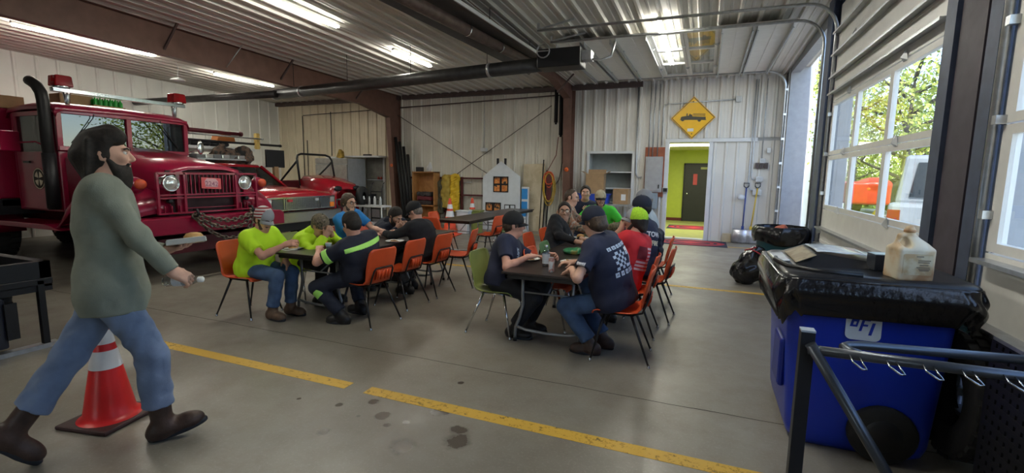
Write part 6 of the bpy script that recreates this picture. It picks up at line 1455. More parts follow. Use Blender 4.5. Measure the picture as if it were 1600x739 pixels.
FLAGP = ramp_mat('flag_striped_cap_cloth', [(.46, (.30, .03, .04)), (.5, (.62, .60, .60)), (.54, (.62, .60, .60))], 9.5, .85, 0., 0., 'wavez')
LG = 'seated people at the tables'
def seat_legs(p, y=.40, w=.13, yl=None, yr=None, wl=None, wr=None):
    p.leg(-1, (-(wl or w), y if yl is None else yl, 0)); p.leg(1, (wr or w, y if yr is None else yr, 0))

# --- the man walking past with a plate
W = Person('bearded man with long dark hair walking, carrying plate and water bottle', (-3.105, 1.59), (.52, .855), ony(167, 243, 1.66), pelvis_z=.962, skin=SK1, vox=.0055, hunch=.0, hyaw=-8, hpitch=-2, headsc=1.04)
W.leg(1, None or W.loc(onz(238, 692)+Vector((.03, .06, 0))), ankle=W.loc(Vector((-2.965, 1.705, .105))), fd=(0.12, 1, 0), pitch=-14, l1=.44, l2=.435, hint=(0.1, 1, .2))
_bk = W.loc(Vector((-3.36, 1.20, .21)))
W.leg(-1, (0, 0, 0), ankle=_bk, fd=(-.05, 1, 0), pitch=48, l1=.44, l2=.43, hint=(-.05, 1, .1))
W.arm(1, Vector((-2.735, 1.70, 1.045)), hint=(.35, -.35, -1), hand=(-.05, .75, -.50), palm=(-.75, -.25, -.6), curl=.85)
W.arm(-1, Vector((-3.17, 1.93, 1.115)), hint=(-.6, -.6, -.8), hand=(.55, .75, .12), palm=(0, 0, 1), curl=.25, spread=1.6)
W.body(); W.shirt(SAGE, 1, 'long_sleeved_shirt', hem=-.27, g=.024, wr=.007, loose=.09, wf=.8, cuff=.99); W.pants(JEANS_L, g=.020, wr=.008, wf=1.3, cuff=.70, flare=.016); W.boots(BOOT_BR, shaft=.22, big=1.08)
_l = [ell(W.hp(0, -.085, .02), W.hA, (.080, .065, .09), .04), cap(W.hp(0, -.075, -.02), W.hp(0, -.075, -.13), .066, .046, .05), cap(W.hp(.045, -.065, -.05), W.hp(.050, -.085, -.15), .036, .026, .03), cap(W.hp(-.045, -.065, -.05), W.hp(-.050, -.085, -.15), .036, .026, .03), ell(W.hp(0, -.005, .095), W.hA, (.078, .095, .055), .05), cap(W.hp(.03, .06, .10), W.hp(.0, .03, .13), .03, k=.04)]+[cap(W.hp(x, -.03-.06*abs(x)*5, .12-abs(x)*.6), W.hp(x*1.2, -.085, -.15-.015*((i*7)%3)), .020, .010, .012) for i, x in enumerate((-.075, -.05, -.025, 0, .025, .05, .075))]
W.hair(HAIR_DK, .012, line=(.045, .058), back=-.10, long=_l, wr=.006); W.beard(HAIR_DK, .013, .035); W.brows(HAIR_DK)
# what he carries
pc = Vector(W.wl(W.arms[-1][2]+W.arms[-1][3]*.10+np.array([0.02, .02, .032])))
t = thing('foam_plate', 'white divided foam plate carried by the walking man', 'plate', pc+Vector((.02, .0, 0)), W.rz)
m = MB(); 
m.prism([(-.10, 0), (.10, 0), (.135, .030), (.130, .032), (.096, .005), (-.096, .005), (-.130, .032), (-.135, .030)], .20, (0, 0, 0), (1, 0, 0), (0, 0, 1)); m.bb((-.115, -.104, 0), (.115, -.098, .026)); m.bb((-.115, .098, 0), (.115, .104, .026)); m.bb((-.004, -.1, 0), (.004, .1, .022))
m.build('tray', M_plate, t, bevel=.004); t.rotation_euler = (R(4), R(-9), W.rz)
bun(pc.x+.05, pc.y+.03, pc.z+.010, 'golden bun on the foam plate of the walking man', 1.0)
hw = W.arms[1]; bc = hw[2]+hw[3]*.085+hw[4]*.034
ax = nrm(np.array([.60, .81, .06]))
t = thing('water_bottle', 'small clear water bottle held sideways by the walking man', 'bottle', W.wl(bc-ax*.11)); t.scale = (1.15, 1.15, 1.2); t.rotation_mode = 'QUATERNION'; t.rotation_quaternion = (W.M.to_3x3() @ Vector(ax)).to_track_quat('Z', 'Y')
m = MB(); m.lathe([(0, 0), (.026, .0), (.029, .01), (.026, .03), (.029, .05), (.026, .07), (.029, .09), (.028, .12), (.014, .155), (.012, .165)], n=16); m.build('bottle_wall', M_clear, t)
m = MB(); m.lathe([(.0295, .045), (.0297, .09)], n=16); m.build('bottle_label', M_label, t)
m = MB(); m.lathe([(.0145, .160), (.0145, .180), (0, .180)], n=14); m.build('bottle_cap', M_plate, t)

# --- left-hand run of tables
p = Person('man in neon yellow T-shirt and flag-patterned cap, eating, on orange chair', (-4.70, 3.80), (1, .06), ony(412, 343, 3.80), skin=SK3, hyaw=-6, hpitch=24, belly=.03, broad=1.04, group=None)
p.leg(1, (.10, .33, 0), fd=(.15, 1, 0)); p.leg(-1, (-.12, .38, 0))
p.arm(1, ony(446, 382, 3.76), hint=(.7, -.4, -.9), hand=(-.2, .9, .25), palm=(-.8, .0, -.5), curl=.8); p.arm(-1, (-.12, .33, .63), False, hint=(-.8, -.3, -.3), hand=(.3, .8, -.5), palm=(.2, -.4, -.9), curl=.4)
p.body(); p.shirt(NEON, .68, 'neon_t_shirt', hem=-.16, loose=.02, wr=.006, g=.022); p.pants(JEANS); p.boots(BOOT_TAN); p.hair(HAIR_BR, hat=True, t=.008); p.beard(HAIR_BR, .004); p.brows(HAIR_BR)
p.cap_hat(FLAGP, M_capgrey, front=M_capgrey, tilt=-.01)
p = Person('man in neon hooded jacket and camouflage cap bent over his food', (-4.68, 4.50), (1, -.02), onx(500, 353, -4.28), skin=SK2, hyaw=0, hpitch=22, hunch=.05, broad=1.05)
seat_legs(p, .36); w1 = p.H+np.array([.055, .115, -.055])
p.arm(1, p.H+np.array([.05, .13, -.11]), False, hint=(.9, .1, -.9), hand=(-.35, .35, .8), palm=(-.5, -.8, .0), curl=.9); p.arm(-1, p.H+np.array([-.05, .13, -.11]), False, hint=(-.9, .1, -.9), hand=(.35, .35, .8), palm=(.5, -.8, 0), curl=.9)
p.body(); p.shirt(NEON, 1, 'neon_hooded_jacket', hem=-.1, g=.032, wr=.010, cuff=.92)
p.band('silver_band', SILV, ((p.spine(.60), p.sd*1.0), (p.spine(.47), -p.sd)), which=range(7))
P = [ell(p.N-p.F*.075+p.sd*.02, np.stack([p.R, p.F, p.sd]), (.115, .075, .075), .04), ell(p.N-p.F*.05+p.sd*.075, np.stack([p.R, p.F, p.sd]), (.085, .05, .06), .04)]
sdf_obj('hood', P, .007, NEON, p.shirt_o, wrinkle=.006, seed=4)
p.pants(BLACKP); p.boots(BOOT_BK); p.hair(HAIR_GR, hat=True, t=.006); p.glasses(); p.cap_hat(CAPCAMO, CAPCAMO)
p = Person('man in bright blue shirt and glasses, sitting upright past the camouflage cap', (-4.70, 5.38), (1, -.05), onx(545, 317, -4.62), skin=SK1, hyaw=-4, hpitch=6)
seat_legs(p, .36); p.arm(1, Vector((-4.22, 5.22, .80))); p.arm(-1, Vector((-4.22, 5.52, .80)))
p.body(); p.shirt(BLUE, .65, hem=-.1); p.pants(JEANS); p.boots(BOOT_BK); p.hair(HAIR_BR, .014, line=(.05, .05)); p.beard(HAIR_BR, .002); p.brows(HAIR_BR); p.glasses()
p = Person('large man in navy work shirt with neon stripes, seen from behind', (-3.42, 4.10), (-1, .12), ony(549, 349, 4.02)+Vector((0, 0, -.01)), skin=SK3, hyaw=-8, hpitch=28, belly=.05, broad=1.22, headsc=1.04, hunch=.05)
p.leg(-1, (-.20, .10, 0), hint=(-.5, 1, .6), wide=.12, fd=(-.3, 1, 0)); p.leg(1, (.16, .22, 0), hint=(.3, 1, .6), wide=.12)
p.arm(-1, (-.24, .40, .78), False, hint=(-.9, -.2, -.6)); p.arm(1, (.20, .42, .80), False, hint=(.9, -.2, -.6))
p.body(); p.shirt(NAVY2, .72, 'work_shirt', hem=-.02, g=.024, wr=.006); p.pants(NAVYP, g=.02); p.boots(BOOT_BK); p.hair(HAIR_DK, .010, back=-.075); p.brows(HAIR_DK)
p.band('neon_shoulder_band', NEON_ST, ((p.spine(.93), p.sd), (p.spine(.80), -p.sd), (p.spine(.8)+p.F*.02, p.F), (p.spine(.8)+p.R*.25, p.R), (p.spine(.8)-p.R*.25, -p.R)), infl=.006)
for sd, i in ((1, 0), (-1, 1)):
    sh, e, *_ = p.arms[sd]; u = nrm(e-sh); k_ = len(p.shirt_prims)-3+(list(p.arms).index(sd))
    p.band('neon_sleeve_band', NEON_ST, ((sh+(e-sh)*.66, u), (sh+(e-sh)*.44, -u)), which=[k_])
for sd in (-1, 1):
    h, k_, a, *_ = p.legs[sd]; u = nrm(a-k_)
    q = p.pants_prims[1+2*list(p.legs).index(sd)+1]
    sdf_obj('neon_leg_band', [q], .007, NEON_ST, p.pants_o, clips=((k_+(a-k_)*.26, u), (k_+(a-k_)*.06, -u)), infl=.004)
p = Person('bearded man in dark hoodie bent low, eating, by the leaning black pipes', (-4.66, 6.02), (1, -.05), onx(618, 337, -4.20), skin=SK2, hyaw=-6, hpitch=38, hunch=.06)
seat_legs(p, .36); p.arm(1, p.H+np.array([.10, .10, -.17]), False, hint=(.9, -.1, -.8), hand=(-.3, .6, .6), palm=(-.6, -.6, 0), curl=.8); p.arm(-1, p.H+np.array([-.08, .12, -.18]), False, hint=(-.9, -.1, -.8), hand=(.3, .6, .6), palm=(.6, -.6, 0), curl=.8)
p.body(); p.shirt(NAVY2, 1, 'hooded_sweatshirt', g=.03, wr=.008); p.pants(BLACKP); p.boots(BOOT_BK); p.hair(HAIR_DK, .012); p.beard(HAIR_DK, .006, .01); p.brows(HAIR_DK)
P = [ell(p.N-p.F*.075+p.sd*.01, np.stack([p.R, p.F, p.sd]), (.12, .07, .075), .04)]; sdf_obj('hood', P, .007, NAVY2, p.shirt_o, wrinkle=.006, seed=4)
p = Person('man in black long sleeves and black cap leaning over the table, back turned', (-3.50, 5.44), (-1, .02), onx(648, 331, -3.64), skin=SK3, hyaw=4, hpitch=32, belly=.03, broad=1.12, hunch=.06)
p.leg(-1, (-.14, .16, 0)); p.leg(1, (.13, .28, 0)); p.arm(-1, (-.12, .56, .80), False, hint=(-.9, -.2, -.7)); p.arm(1, (.14, .52, .80), False, hint=(.9, -.2, -.7))
p.body(); p.shirt(BLACK, 1, 'long_sleeved_shirt', hem=-.08, g=.022, wr=.007); p.pants(BLACKP); p.boots(BOOT_BK, shaft=.2); p.hair(HAIR_GR, hat=True, t=.003); p.cap_hat(M_capblk, M_capblk)

# --- right-hand run of tables
p = Person('man in navy T-shirt and black cap, head turned away, on olive green chair', (-1.90, 4.41), (1, .0), onx(803, 352, -1.83), skin=SK3, hyaw=24, hpitch=4, broad=1.02, belly=.02)
p.leg(1, (.13, .19, 0), hint=(.1, 1, .5)); p.leg(-1, (-.12, .26, 0), hint=(-.1, 1, .5))
p.arm(1, Vector((-1.60, 4.36, .815)), hint=(.8, .1, -.7), hand=(-.6, .6, .1), palm=(0, 0, -1), curl=.4, shoulder=(0, .02, -.02)); p.arm(-1, Vector((-1.46, 4.62, .80)), hint=(-.8, -.3, -.7), hand=(.3, .9, 0.1), palm=(.8, 0, -.4), curl=.8)
p.body(); p.shirt(NAVY, .62, hem=-.16, loose=.02, wr=.006); p.pants(BLACKP, g=.018); p.boots(BOOT_BK); p.hair(HAIR_BR, hat=True, t=.006, back=-.07); p.brows(HAIR_BR); p.cap_hat(M_capblk, M_capblk)
p.decal('chest_print', [words('FIRE', .055, 0, 0, 0, .001)], p.spine(.72)+p.R*.06+p.F*.2, nrm(p.sd*1.0), np.cross(-p.F, p.sd)*1.0, [M_print], -p.F)
p = Person('man in black jacket and glasses facing the camera, plate before him', (-1.85, 6.05), (1, -.12), onx(882, 331, -1.80), skin=SK2, look=(-.2, 1.2, 1.45), broad=1.12, hunch=.02, headsc=1.08)
seat_legs(p, .32); p.arm(1, Vector((-1.50, 5.86, .79)), hand=(-.3, .8, -.1), palm=(-.4, 0, -1), curl=.6); p.arm(-1, Vector((-1.50, 6.15, .79)), hand=(.3, .8, 0), curl=.5)
p.body(); p.shirt(BLACK, 1, 'zipped_jacket', g=.028, wr=.008); p.pants(BLACKP); p.boots(BOOT_BK); p.hair(HAIR_DK, .010, line=(.052, .062)); p.brows(HAIR_DK); p.glasses()
p.decal('chest_emblem', [rect(-.03, -.035, .03, .035)], p.spine(.70)-p.R*.09+p.F*.2, p.R, p.sd, [M_print], -p.F)
p = Person('balding man in leaf-camouflage jacket, in profile behind the black jacket', (-1.94, 6.74), (1, 0), onx(893, 309, -1.86), skin=SK1, hyaw=-4, hpitch=10)
seat_legs(p, .32); p.arm(1, Vector((-1.52, 6.62, .84)), hint=(.8, -.3, -.6)); p.arm(-1, Vector((-1.62, 7.02, 1.05)), hint=(-.8, -.2, -.6), hand=(.2, .6, .7), palm=(.6, -.5, 0), curl=.6)
p.body(); p.shirt(JACKCAMO, 1, 'camouflage_jacket', g=.03, wr=.008); p.pants(JEANS); p.boots(BOOT_BR); p.hair(HAIR_BR, .004, line=(.03, .075)); p.brows(HAIR_BR)
p = Person('young bare-headed man in navy T-shirt facing the camera at the table end', (-1.98, 8.12), (.12, -1), ony(915, 302, 7.98), skin=SK1, look=(-.1, 0, 1.4))
seat_legs(p, .34); p.arm(1, (.10, .40, .82), False, hint=(.8, -.2, -.7)); p.arm(-1, (-.12, .26, .98), False, hint=(-.8, -.1, -.9), hand=(.3, .3, .9), palm=(.3, -.9, 0), curl=.5)
p.body(); p.shirt(NAVY, .65); p.pants(JEANS); p.boots(BOOT_BK); p.hair(HAIR_DK, .014, line=(.052, .062)); p.brows(HAIR_DK)
p = Person('bearded man in bright green T-shirt and tan cap at the table end', (-1.60, 7.95), (-.02, -1), ony(938, 311, 7.72), skin=SK2, look=(-.7, 5.5, .95), broad=1.08, belly=.03)
seat_legs(p, .34); p.arm(1, (.18, .36, .80), False, hint=(.9, -.1, -.6)); p.arm(-1, (-.20, .36, .80), False, hint=(-.9, -.1, -.6))
p.body(); p.shirt(GREENT, .72, g=.022); p.pants(JEANS); p.boots(BOOT_BR); p.hair(HAIR_DK, hat=True, t=.006); p.beard(HAIR_DK, .006); p.brows(HAIR_DK); p.cap_hat(ramp_mat('tan_patch_cap_cloth', [(.45, (.46, .40, .28)), (.6, (.30, .24, .14))], 12), M_capblk)
# the printed navy back
p = Person('man in navy T-shirt with printed back, blue jeans and brown boots', (-.70, 4.22), (-1, .22), ony(927, 347, 4.20), skin=SK1, hyaw=-8, hpitch=16, broad=1.24, belly=.05, hunch=.05)
p.leg(-1, p.loc(onz(915, 553)+Vector((.05, .02, 0))), hint=(-.15, 1, .45), fd=(-.25, 1, 0), wide=.11); p.leg(1, (.11, .12, 0), hint=(.1, 1, .5))
p.arm(-1, Vector((-1.06, 4.03, .80)), hint=(-.8, -.1, -.7), hand=(.1, .85, -.5), palm=(.1, -.5, -.9), curl=.45); p.arm(1, Vector((-1.14, 4.40, .79)), hint=(.9, 0, -.6), hand=(-.5, .8, 0), curl=.5)
p.body(); p.shirt(NAVY, .66, hem=-.14, g=.022, wr=.006, loose=.02); p.pants(JEANS, g=.018, wr=.008); p.boots(BOOT_BR); p.brows(HAIR_BR)
p.hair(HAIR_BR, hat=True, t=.016, back=-.095, long=[ell(p.hp(0, -.075, -.045), p.hA, (.085, .05, .05), .03), cap(p.hp(.066, -.02, -.035), p.hp(-.066, -.02, -.035), .001)]); p.cap_hat(M_capnavy, M_capnavy)
p.decal('cap_badge', [rect(-.012, -.008, .012, .008)], p.hp(-.2, -.01, .065), p.hF, p.hU, [M_printw], p.hR) if False else None
pr = [words('COUNTY', .052, 0, .145, 0, .0035), words('RESCUE', .052, 0, -.145, 0, .0035)] if False else []
# emblem: two bands of block shapes with a checkered letter-like figure between them
for i in range(7):
    x = -.115+i*.0385; pr += [rect(x-.015, .118, x+.015, .155, 0), rect(x-.013, -.160, x+.013, -.112, 0)]
    pr += [rect(x-.006, .128, x+.004, .142, 2), rect(x-.004, -.145, x+.006, -.128, 2)]
for i in range(5):
    for j in range(6):
        if (i+j) % 2 == 0: pr.append(rect(-.115+i*.024, -.095+j*.031, -.115+(i+1)*.024, -.095+(j+1)*.031, 0))
pr += [rect(.02, .06, .125, .095, 1), rect(.055, -.095, .09, .06, 1), rect(.02, .02, .05, .055, 0), rect(.095, .02, .125, .055, 0), rect(-.0, -.095, .045, -.07, 0), rect(.10, -.095, .125, -.03, 3)]
M_shirtbg = NAVY
p.decal('back_print', pr, p.spine(.62)-p.F*.3, p.R*1.35, p.sd*.85, [M_print, M_printw, NAVY, mat('red_print', (.45, .08, .09), .8)], p.F)
sh, e, *_ = p.arms[-1]; u_ = nrm(e-sh)
p.decal('sleeve_flag', [rect(-.035, -.022, .035, .022, 0), rect(-.035, -.004, .035, .004, 1), rect(-.035, .000, -.008, .022, 1)], (sh+(e-sh)*.40)+p.R*-.2, nrm(np.cross(p.R, u_)), -u_, [M_printw, mat('grey_print', (.25, .25, .28), .8)], p.R)
p = Person('man in red T-shirt with flag print and neon mesh cap, drinking', (-.74, 4.98), (-1, .50), ony(993, 346, 5.06), skin=SK2, hyaw=26, hpitch=-4, broad=1.02, hunch=.03)
seat_legs(p, .26); p.arm(-1, p.H+np.array([-.06, .13, -.085]), False, hint=(-.7, .3, -.9), hand=(.35, .25, .9), palm=(.6, -.6, 0), curl=.8); p.arm(1, (.2, .44, .80), False, hint=(.9, 0, -.6))
p.body(); p.shirt(RED, .66, hem=-.14, g=.022, wr=.006, loose=.02); p.pants(JEANS); p.boots(BOOT_BK)
p.hair(HAIR_DK, hat=True, t=.016, back=-.10, long=[ell(p.hp(0, -.08, -.06), p.hA, (.078, .045, .05), .03)]); p.cap_hat(M_neonmesh, M_capgrey, front=M_capgrey); p.beard(HAIR_DK, .0); p.brows(HAIR_DK)
fl = [rect(-.115, .0, .0, .13, 0)]
for i in range(7):
    y = .118-i*.037; fl.append(rect(.012 if i < 4 else -.115, y-.012, .115, y+.010, 1))
p.decal('flag_print', fl, p.spine(.56)-p.F*.25, p.R, p.sd, [M_union, M_pinkw], p.F)
p = Person('man in navy T-shirt lettered TOWN on the back, grey cap, behind red shirt', (-.64, 5.60), (-1, .45), ony(1002, 325, 5.74), skin=SK2, hyaw=22, hpitch=8, broad=1.02)
seat_legs(p, .26); p.arm(-1, (-.2, .46, .80), False); p.arm(1, (.2, .46, .80), False)
p.body(); p.shirt(NAVY, .66, hem=-.1, g=.022, wr=.006, loose=.02); p.pants(BLACKP); p.boots(BOOT_BK); p.hair(HAIR_DK, hat=True, t=.008); p.cap_hat(M_capnavy, M_capgrey, front=None)
p.decal('back_lettering', [words('TOWN', .078, 0, .055, 0, .003), words('FIRE', .074, .0, -.045, 1, .003)], p.spine(.62)-p.F*.25, p.R, p.sd, [M_printw, M_cream], p.F)
p = Person('man in pale grey T-shirt and grey cap farthest along by the doorway', (-.70, 6.56), (-1, .0), ony(1006, 313, 6.62), skin=SK3, hyaw=0, hpitch=10, broad=1.05)
seat_legs(p, .26); p.arm(-1, (-.2, .46, .80), False); p.arm(1, (.2, .46, .80), False)
p.body(); p.shirt(GREYT, .66, hem=-.1, g=.024, loose=.02); p.pants(JEANS); p.boots(BOOT_BK); p.hair(HAIR_GR, hat=True, t=.006); p.cap_hat(M_capgrey, M_capgrey)
# dark jacket hung over a chair back
P = [rbx((0, -.30, .66), I3, (.19, .03, .16), .03, .03), cap((-.16, -.30, .84), (.16, -.30, .84), .05, k=.05), cap((-.21, -.31, .78), (-.23, -.31, .48), .045, .035, .04), cap((.21, -.31, .78), (.23, -.31, .48), .045, .035, .04)]
o = sdf_obj('jacket', P, .009, NAVY2, wrinkle=.012, seed=9); o.location = (ony(1028, 350, 6.1).x-.30, 6.1, .08); o.rotation_euler = (0, 0, R(90)); tag(o, 'dark jacket hung over the chair back behind the man in pale grey', 'jacket')
# ------------------------------------------------------------------ overhead: lamps and heaters
M_tube = mat('lit_tube', (1, .98, .88), emit=TUBE_EMIT, var=0.)
M_fix = mat('fixture_white', (.7, .7, .68), .4)
def strip_light(x, y0, y1, lab, z=None):
    yc_, L = (y0+y1)/2, (y1-y0); z = zc(yc_)-.13 if z is None else z
    t = thing('strip_light', lab, 'strip light', (x, yc_, z), 0, 'ceiling strip lights')
    m = MB(); m.prism([(-.035, 0), (.035, 0), (.03, .05), (-.03, .05)], L, (0, 0, .035), (1, 0, 0), (0, 0, 1)); m.build('housing', M_fix, t)
    m = MB()
    for s in (-1, 1): m.cyl((s*.028, -L/2+.03, .012), (s*.028, L/2-.03, .012), .017, n=10)
    m.build('tube', M_tube, t)
    for s in (-1, 1): m = MB(); m.cyl((0, s*L*.3, .09), (0, s*L*.3, zc(yc_)-z-.01), .006, n=6); m.build('hanger', M_galv, t)
    a = bpy.data.lights.new('strip_lamp', 'AREA'); a.shape = 'RECTANGLE'; a.size = .12; a.size_y = L; a.energy = ROOM_TUBE_W*L/2.4; a.color = (1, .97, .84)
    o = bpy.data.objects.new('strip_lamp', a); C.objects.link(o); o.parent = t; o.location = (0, 0, -.012)
def lamp_at(p, q, lab, ext=0.):
    a, b = onz(*p, 4.12), onz(*q, 4.12)
    for _ in range(3): a, b = onz(*p, zc(a.y)-.12), onz(*q, zc(b.y)-.12)
    strip_light((a.x+b.x)/2, a.y-ext, b.y, lab, (zc((a.y+b.y)/2)-.12))
lamp_at((19, 36), (241, 91), 'long lit strip light against the brown rafter, over the old fire truck')
lamp_at((335, 115), (427, 137), 'lit strip light beyond the drop lamp, over the pickup')
lamp_at((425, 2), (532, 45), 'lit strip light cut by the top of the picture', 1.0)
lamp_at((613, 80), (674, 106), 'lit strip light in the middle bay, above the long dark heater pipe')
strip_light(-.86, 8.2, 11.4, 'lit strip light over the raised overhead door')
for x, y0 in ((-6.4, -1.5), (-.86, 2.3)): strip_light(x, y0, y0+2.4, 'added unseen strip light over the open floor, away from the trucks and tables')  # lamps added out of view to brighten the camera end
t = thing('drop_lamp', 'white round drop lamp hanging on a cord over the old fire truck', 'lamp', tuple(onx(278, 126, -12.0))); m = MB(); m.lathe([(.15, 0), (.16, .02), (.10, .05), (.03, .07), (0, .07)], n=22); m.build('shade', M_white, t); m = MB(); m.tube([(0, 0, .07), (.01, .02, .3), (0, -.02, .45), (0, -.1, .50), (0, -.8, .56)], .008, 6); m.build('cord', M_white, t)
M_htr = mat('dark_heater_tube', (.055, .053, .052), .45, .5, var=.25); M_htr2 = mat('rusty_heater_tube', (.11, .075, .065), .5, .4, var=.35)
a, b = onz(430, 148, 3.52), onz(845, 101, 3.52)
hp = thing('heater_pipe', 'long dark radiant heater pipe crossing the hall under the ceiling', 'heater pipe', (0, 0, 0))
m = MB(); m.cyl(a, b, .12, n=18); m.build('main_tube', M_htr, hp)
for f in (.0, .14, .86): c = a.lerp(b, f); d = (b-a).normalized(); m = MB(); m.cyl(c-d*.03, c+d*.03, .128, n=18); m.build('clamp_ring', M_galv, hp)
for f in (.1, .35, .6, .85): c = a.lerp(b, f); m = MB(); m.cyl(c+Vector((0, 0, .1)), Vector((c.x, c.y, zc(c.y)-.02)), .006, n=6); m.build('hanger_wire', M_dark, hp)
a2, b2 = onz(212, 160, 3.45), onz(432, 147, 3.5); m = MB(); m.cyl(a2, b2, .085, n=14); d = (b2-a2).normalized(); m.cyl(a2-d*.05, a2, .07, n=14); m.build('thin_tube', M_htr, hp)
hb = thing('heater_burner', 'black burner box with wheel at the meeting of the heater pipes', 'heater', tuple(b)); m = MB(); m.bb((.0, -.22, -.10), (.75, .18, .20)); m.build('box', M_black, hb, bevel=.015)
m = MB(); m.tube([(.12+.11*math.cos(q), -.24, .16+.11*math.sin(q)) for q in np.linspace(0, 6.28, 14)[:-1]], .012, 6, closed=True); m.bb((.02, -.245, .15), (.22, -.235, .17)); m.build('blower_wheel', M_galv, hb); m = MB(); m.tube([(.7, 0, .05), (1.05, 0, .0), (1.2, .05, .06), (1.25, .1, .3)], .02, 7); m.build('gas_hose', M_galv, hb); m = MB(); m.bb((.70, -.10, .0), (.9, .1, .16)); m.build('valve', M_galv, hb, bevel=.01)
h2 = thing('radiant_heater', 'rusty radiant heater tube with white edged reflector along the second rafter', 'heater pipe', (0, 0, 0))
p, q = onx(636, -2, -3.45), onx(832, 100, -3.45); d = (q-p).normalized(); p = p-d*3.2
m = MB(); m.cyl(p, q, .085, n=16); m.build('main_tube', M_htr2, h2)
for f in (.62, .78, .99): c = p.lerp(q, f); m = MB(); m.cyl(c-d*.02, c+d*.02, .094, n=16); m.build('clamp_ring', M_chrome if f < .8 else M_htr2, h2)
e0, e1 = onx(712, 0, -3.16), onx(869, 102, -3.16); de = (e1-e0).normalized(); e0 = e0-de*3
m = MB(); rows = [[Vector((e0.x-.62, e0.y, e0.z-.16)), Vector((e0.x-.50, e0.y, e0.z-.02)), Vector((e0.x-.1, e0.y, e0.z+.0)), Vector((e0.x, e0.y, e0.z-.02))], [Vector((e1.x-.62, e1.y, e1.z-.16)), Vector((e1.x-.50, e1.y, e1.z-.02)), Vector((e1.x-.1, e1.y, e1.z+.0)), Vector((e1.x, e1.y, e1.z-.02))]]
m.loft(rows, smooth=False); m.build('reflector', mat('dark_reflector', (.085, .075, .07), .5, .3), h2, solid=.01)
m = MB(); m.bar(e0+Vector((.012, 0, 0)), e1+Vector((.012, 0, 0)), .02, .05); m.build('reflector_edge', M_white, h2)
for f in (.35, .6, .85): c = e0.lerp(e1, f); m = MB(); m.cyl(c+Vector((-.2, 0, 0)), Vector((c.x-.2, c.y, zc(c.y))), .006, n=6); m.build('hanger', M_dark, h2)
# long wires under the ceiling
for p, q, l in (((270, 0), (305, 52), 'thin brace rod hanging off the ceiling by the rafter, higher'), ((385, 62), (354, 105), 'thin brace rod between ceiling and rafter, lower')):
    a = onx(*p, -9.1); b = onx(*q, -9.34); 
    m = MB(); m.cyl(a, b, .010, n=6); struct('beam_rod', m, M_galv)
# ------------------------------------------------------------------ right foreground: blue bin, jug, rack
M_bfi = mat('cobalt_blue_plastic', (.008, .035, .42), .36, var=.06, scale=3)
M_bag = mat('black_bin_liner', (.008, .008, .010), .13, var=.2, coat=.3, bump=.55, bscale=26)
def rrect(x0, x1, y0, y1, r, n=6):
    out = []
    for cx, cy, a0 in ((x1-r, y1-r, 0), (x0+r, y1-r, 90), (x0+r, y0+r, 180), (x1-r, y0+r, 270)):
        for i in range(n+1): a = R(a0+90*i/n); out.append((cx+r*math.cos(a), cy+r*math.sin(a)))
    return out
BX, BY = .90, 3.62
B = thing('rolling_bin', 'cobalt blue wheeled bin lettered BFI with black bag over its rim', 'bin', (BX, BY, 0))
m = MB(); rows = []
for z, ix, iy in ((.0, .10, .09), (.04, .065, .05), (.10, .05, .035), (.55, .025, .018), (.95, .0, .0), (1.02, -.02, -.02)): rows.append([Vector((x, y, z)) for x, y in rrect(-.40+ix, .42-ix, -.46+iy, .50-iy, .10)])
m.loft(rows, closed=True); m._add([Vector((x, y, 0)) for x, y in rrect(-.30, .32, -.37, .41, .10)], [tuple(range(28))[::-1]], False); m.build('tub', M_bfi, B, solid=.006)
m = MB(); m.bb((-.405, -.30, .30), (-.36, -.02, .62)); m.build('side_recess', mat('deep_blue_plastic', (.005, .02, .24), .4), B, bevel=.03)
for s in (-1, 1): m = MB(); m.lathe([(.03, -.035), (.155, -.035), (.17, -.02), (.17, .02), (.155, .035), (.03, .035)], (.12 if s < 0 else .25, -.44 if s < 0 else .40, .17), 26, (0, 1, 0)); w_ = m.build('wheel', M_rub, B); m = MB(); m.lathe([(0, -.04), (.09, -.038), (.10, -.03)], (.12 if s < 0 else .25, -.44 if s < 0 else .40, .17), 22, (0, 1, 0)); m.build('hub', M_black, w_)
# logo plate
fz = lambda z: -.46+.018*(1-(z-.55)/.4) if z > .55 else -.44
lo = onz(1348, 515, .80); lp = ony(1348, 512, BY-.448); lx, lz = lp.x-BX, lp.z
m = MB(); m.prism(rrect(-.085, .085, -.085, .085, .03), .002, (lx, fz(lz)-.006, lz+.015), (1, 0, 0), (0, .045, 1)); pl = m.build('logo_plate', mat('white_logo', (.68, .74, .80), .4), B)
vs, fs = [], []
m = MB()
def glyph(polys, ox, oz, s=.072):
    for pts in polys: m.prism([(ox+(x+.22*y)*s, oz+y*s) for x, y in pts], .0015, (lx, fz(lz)-.0085, lz+.015), (1, 0, 0), (0, .045, 1))
glyph([[(0, 0), (.18, 0), (.18, 1), (0, 1)], [(.18, 0), (.5, 0), (.5, .16), (.18, .16)], [(.18, .42), (.5, .42), (.5, .58), (.18, .58)], [(.18, .84), (.5, .84), (.5, 1), (.18, 1)], [(.36, .16), (.5, .16), (.5, .42), (.36, .42)], [(.36, .58), (.5, .58), (.5, .84), (.36, .84)]], -.066, -.010)
glyph([[(0, 0), (.18, 0), (.18, 1), (0, 1)], [(.18, .84), (.55, .84), (.55, 1), (.18, 1)], [(.18, .40), (.48, .40), (.48, .56), (.18, .56)]], -.022, -.032)
glyph([[(0, 0), (.20, 0), (.20, 1), (0, 1)]], .025, -.052)
m.build('logo_letters', M_bfi, pl)
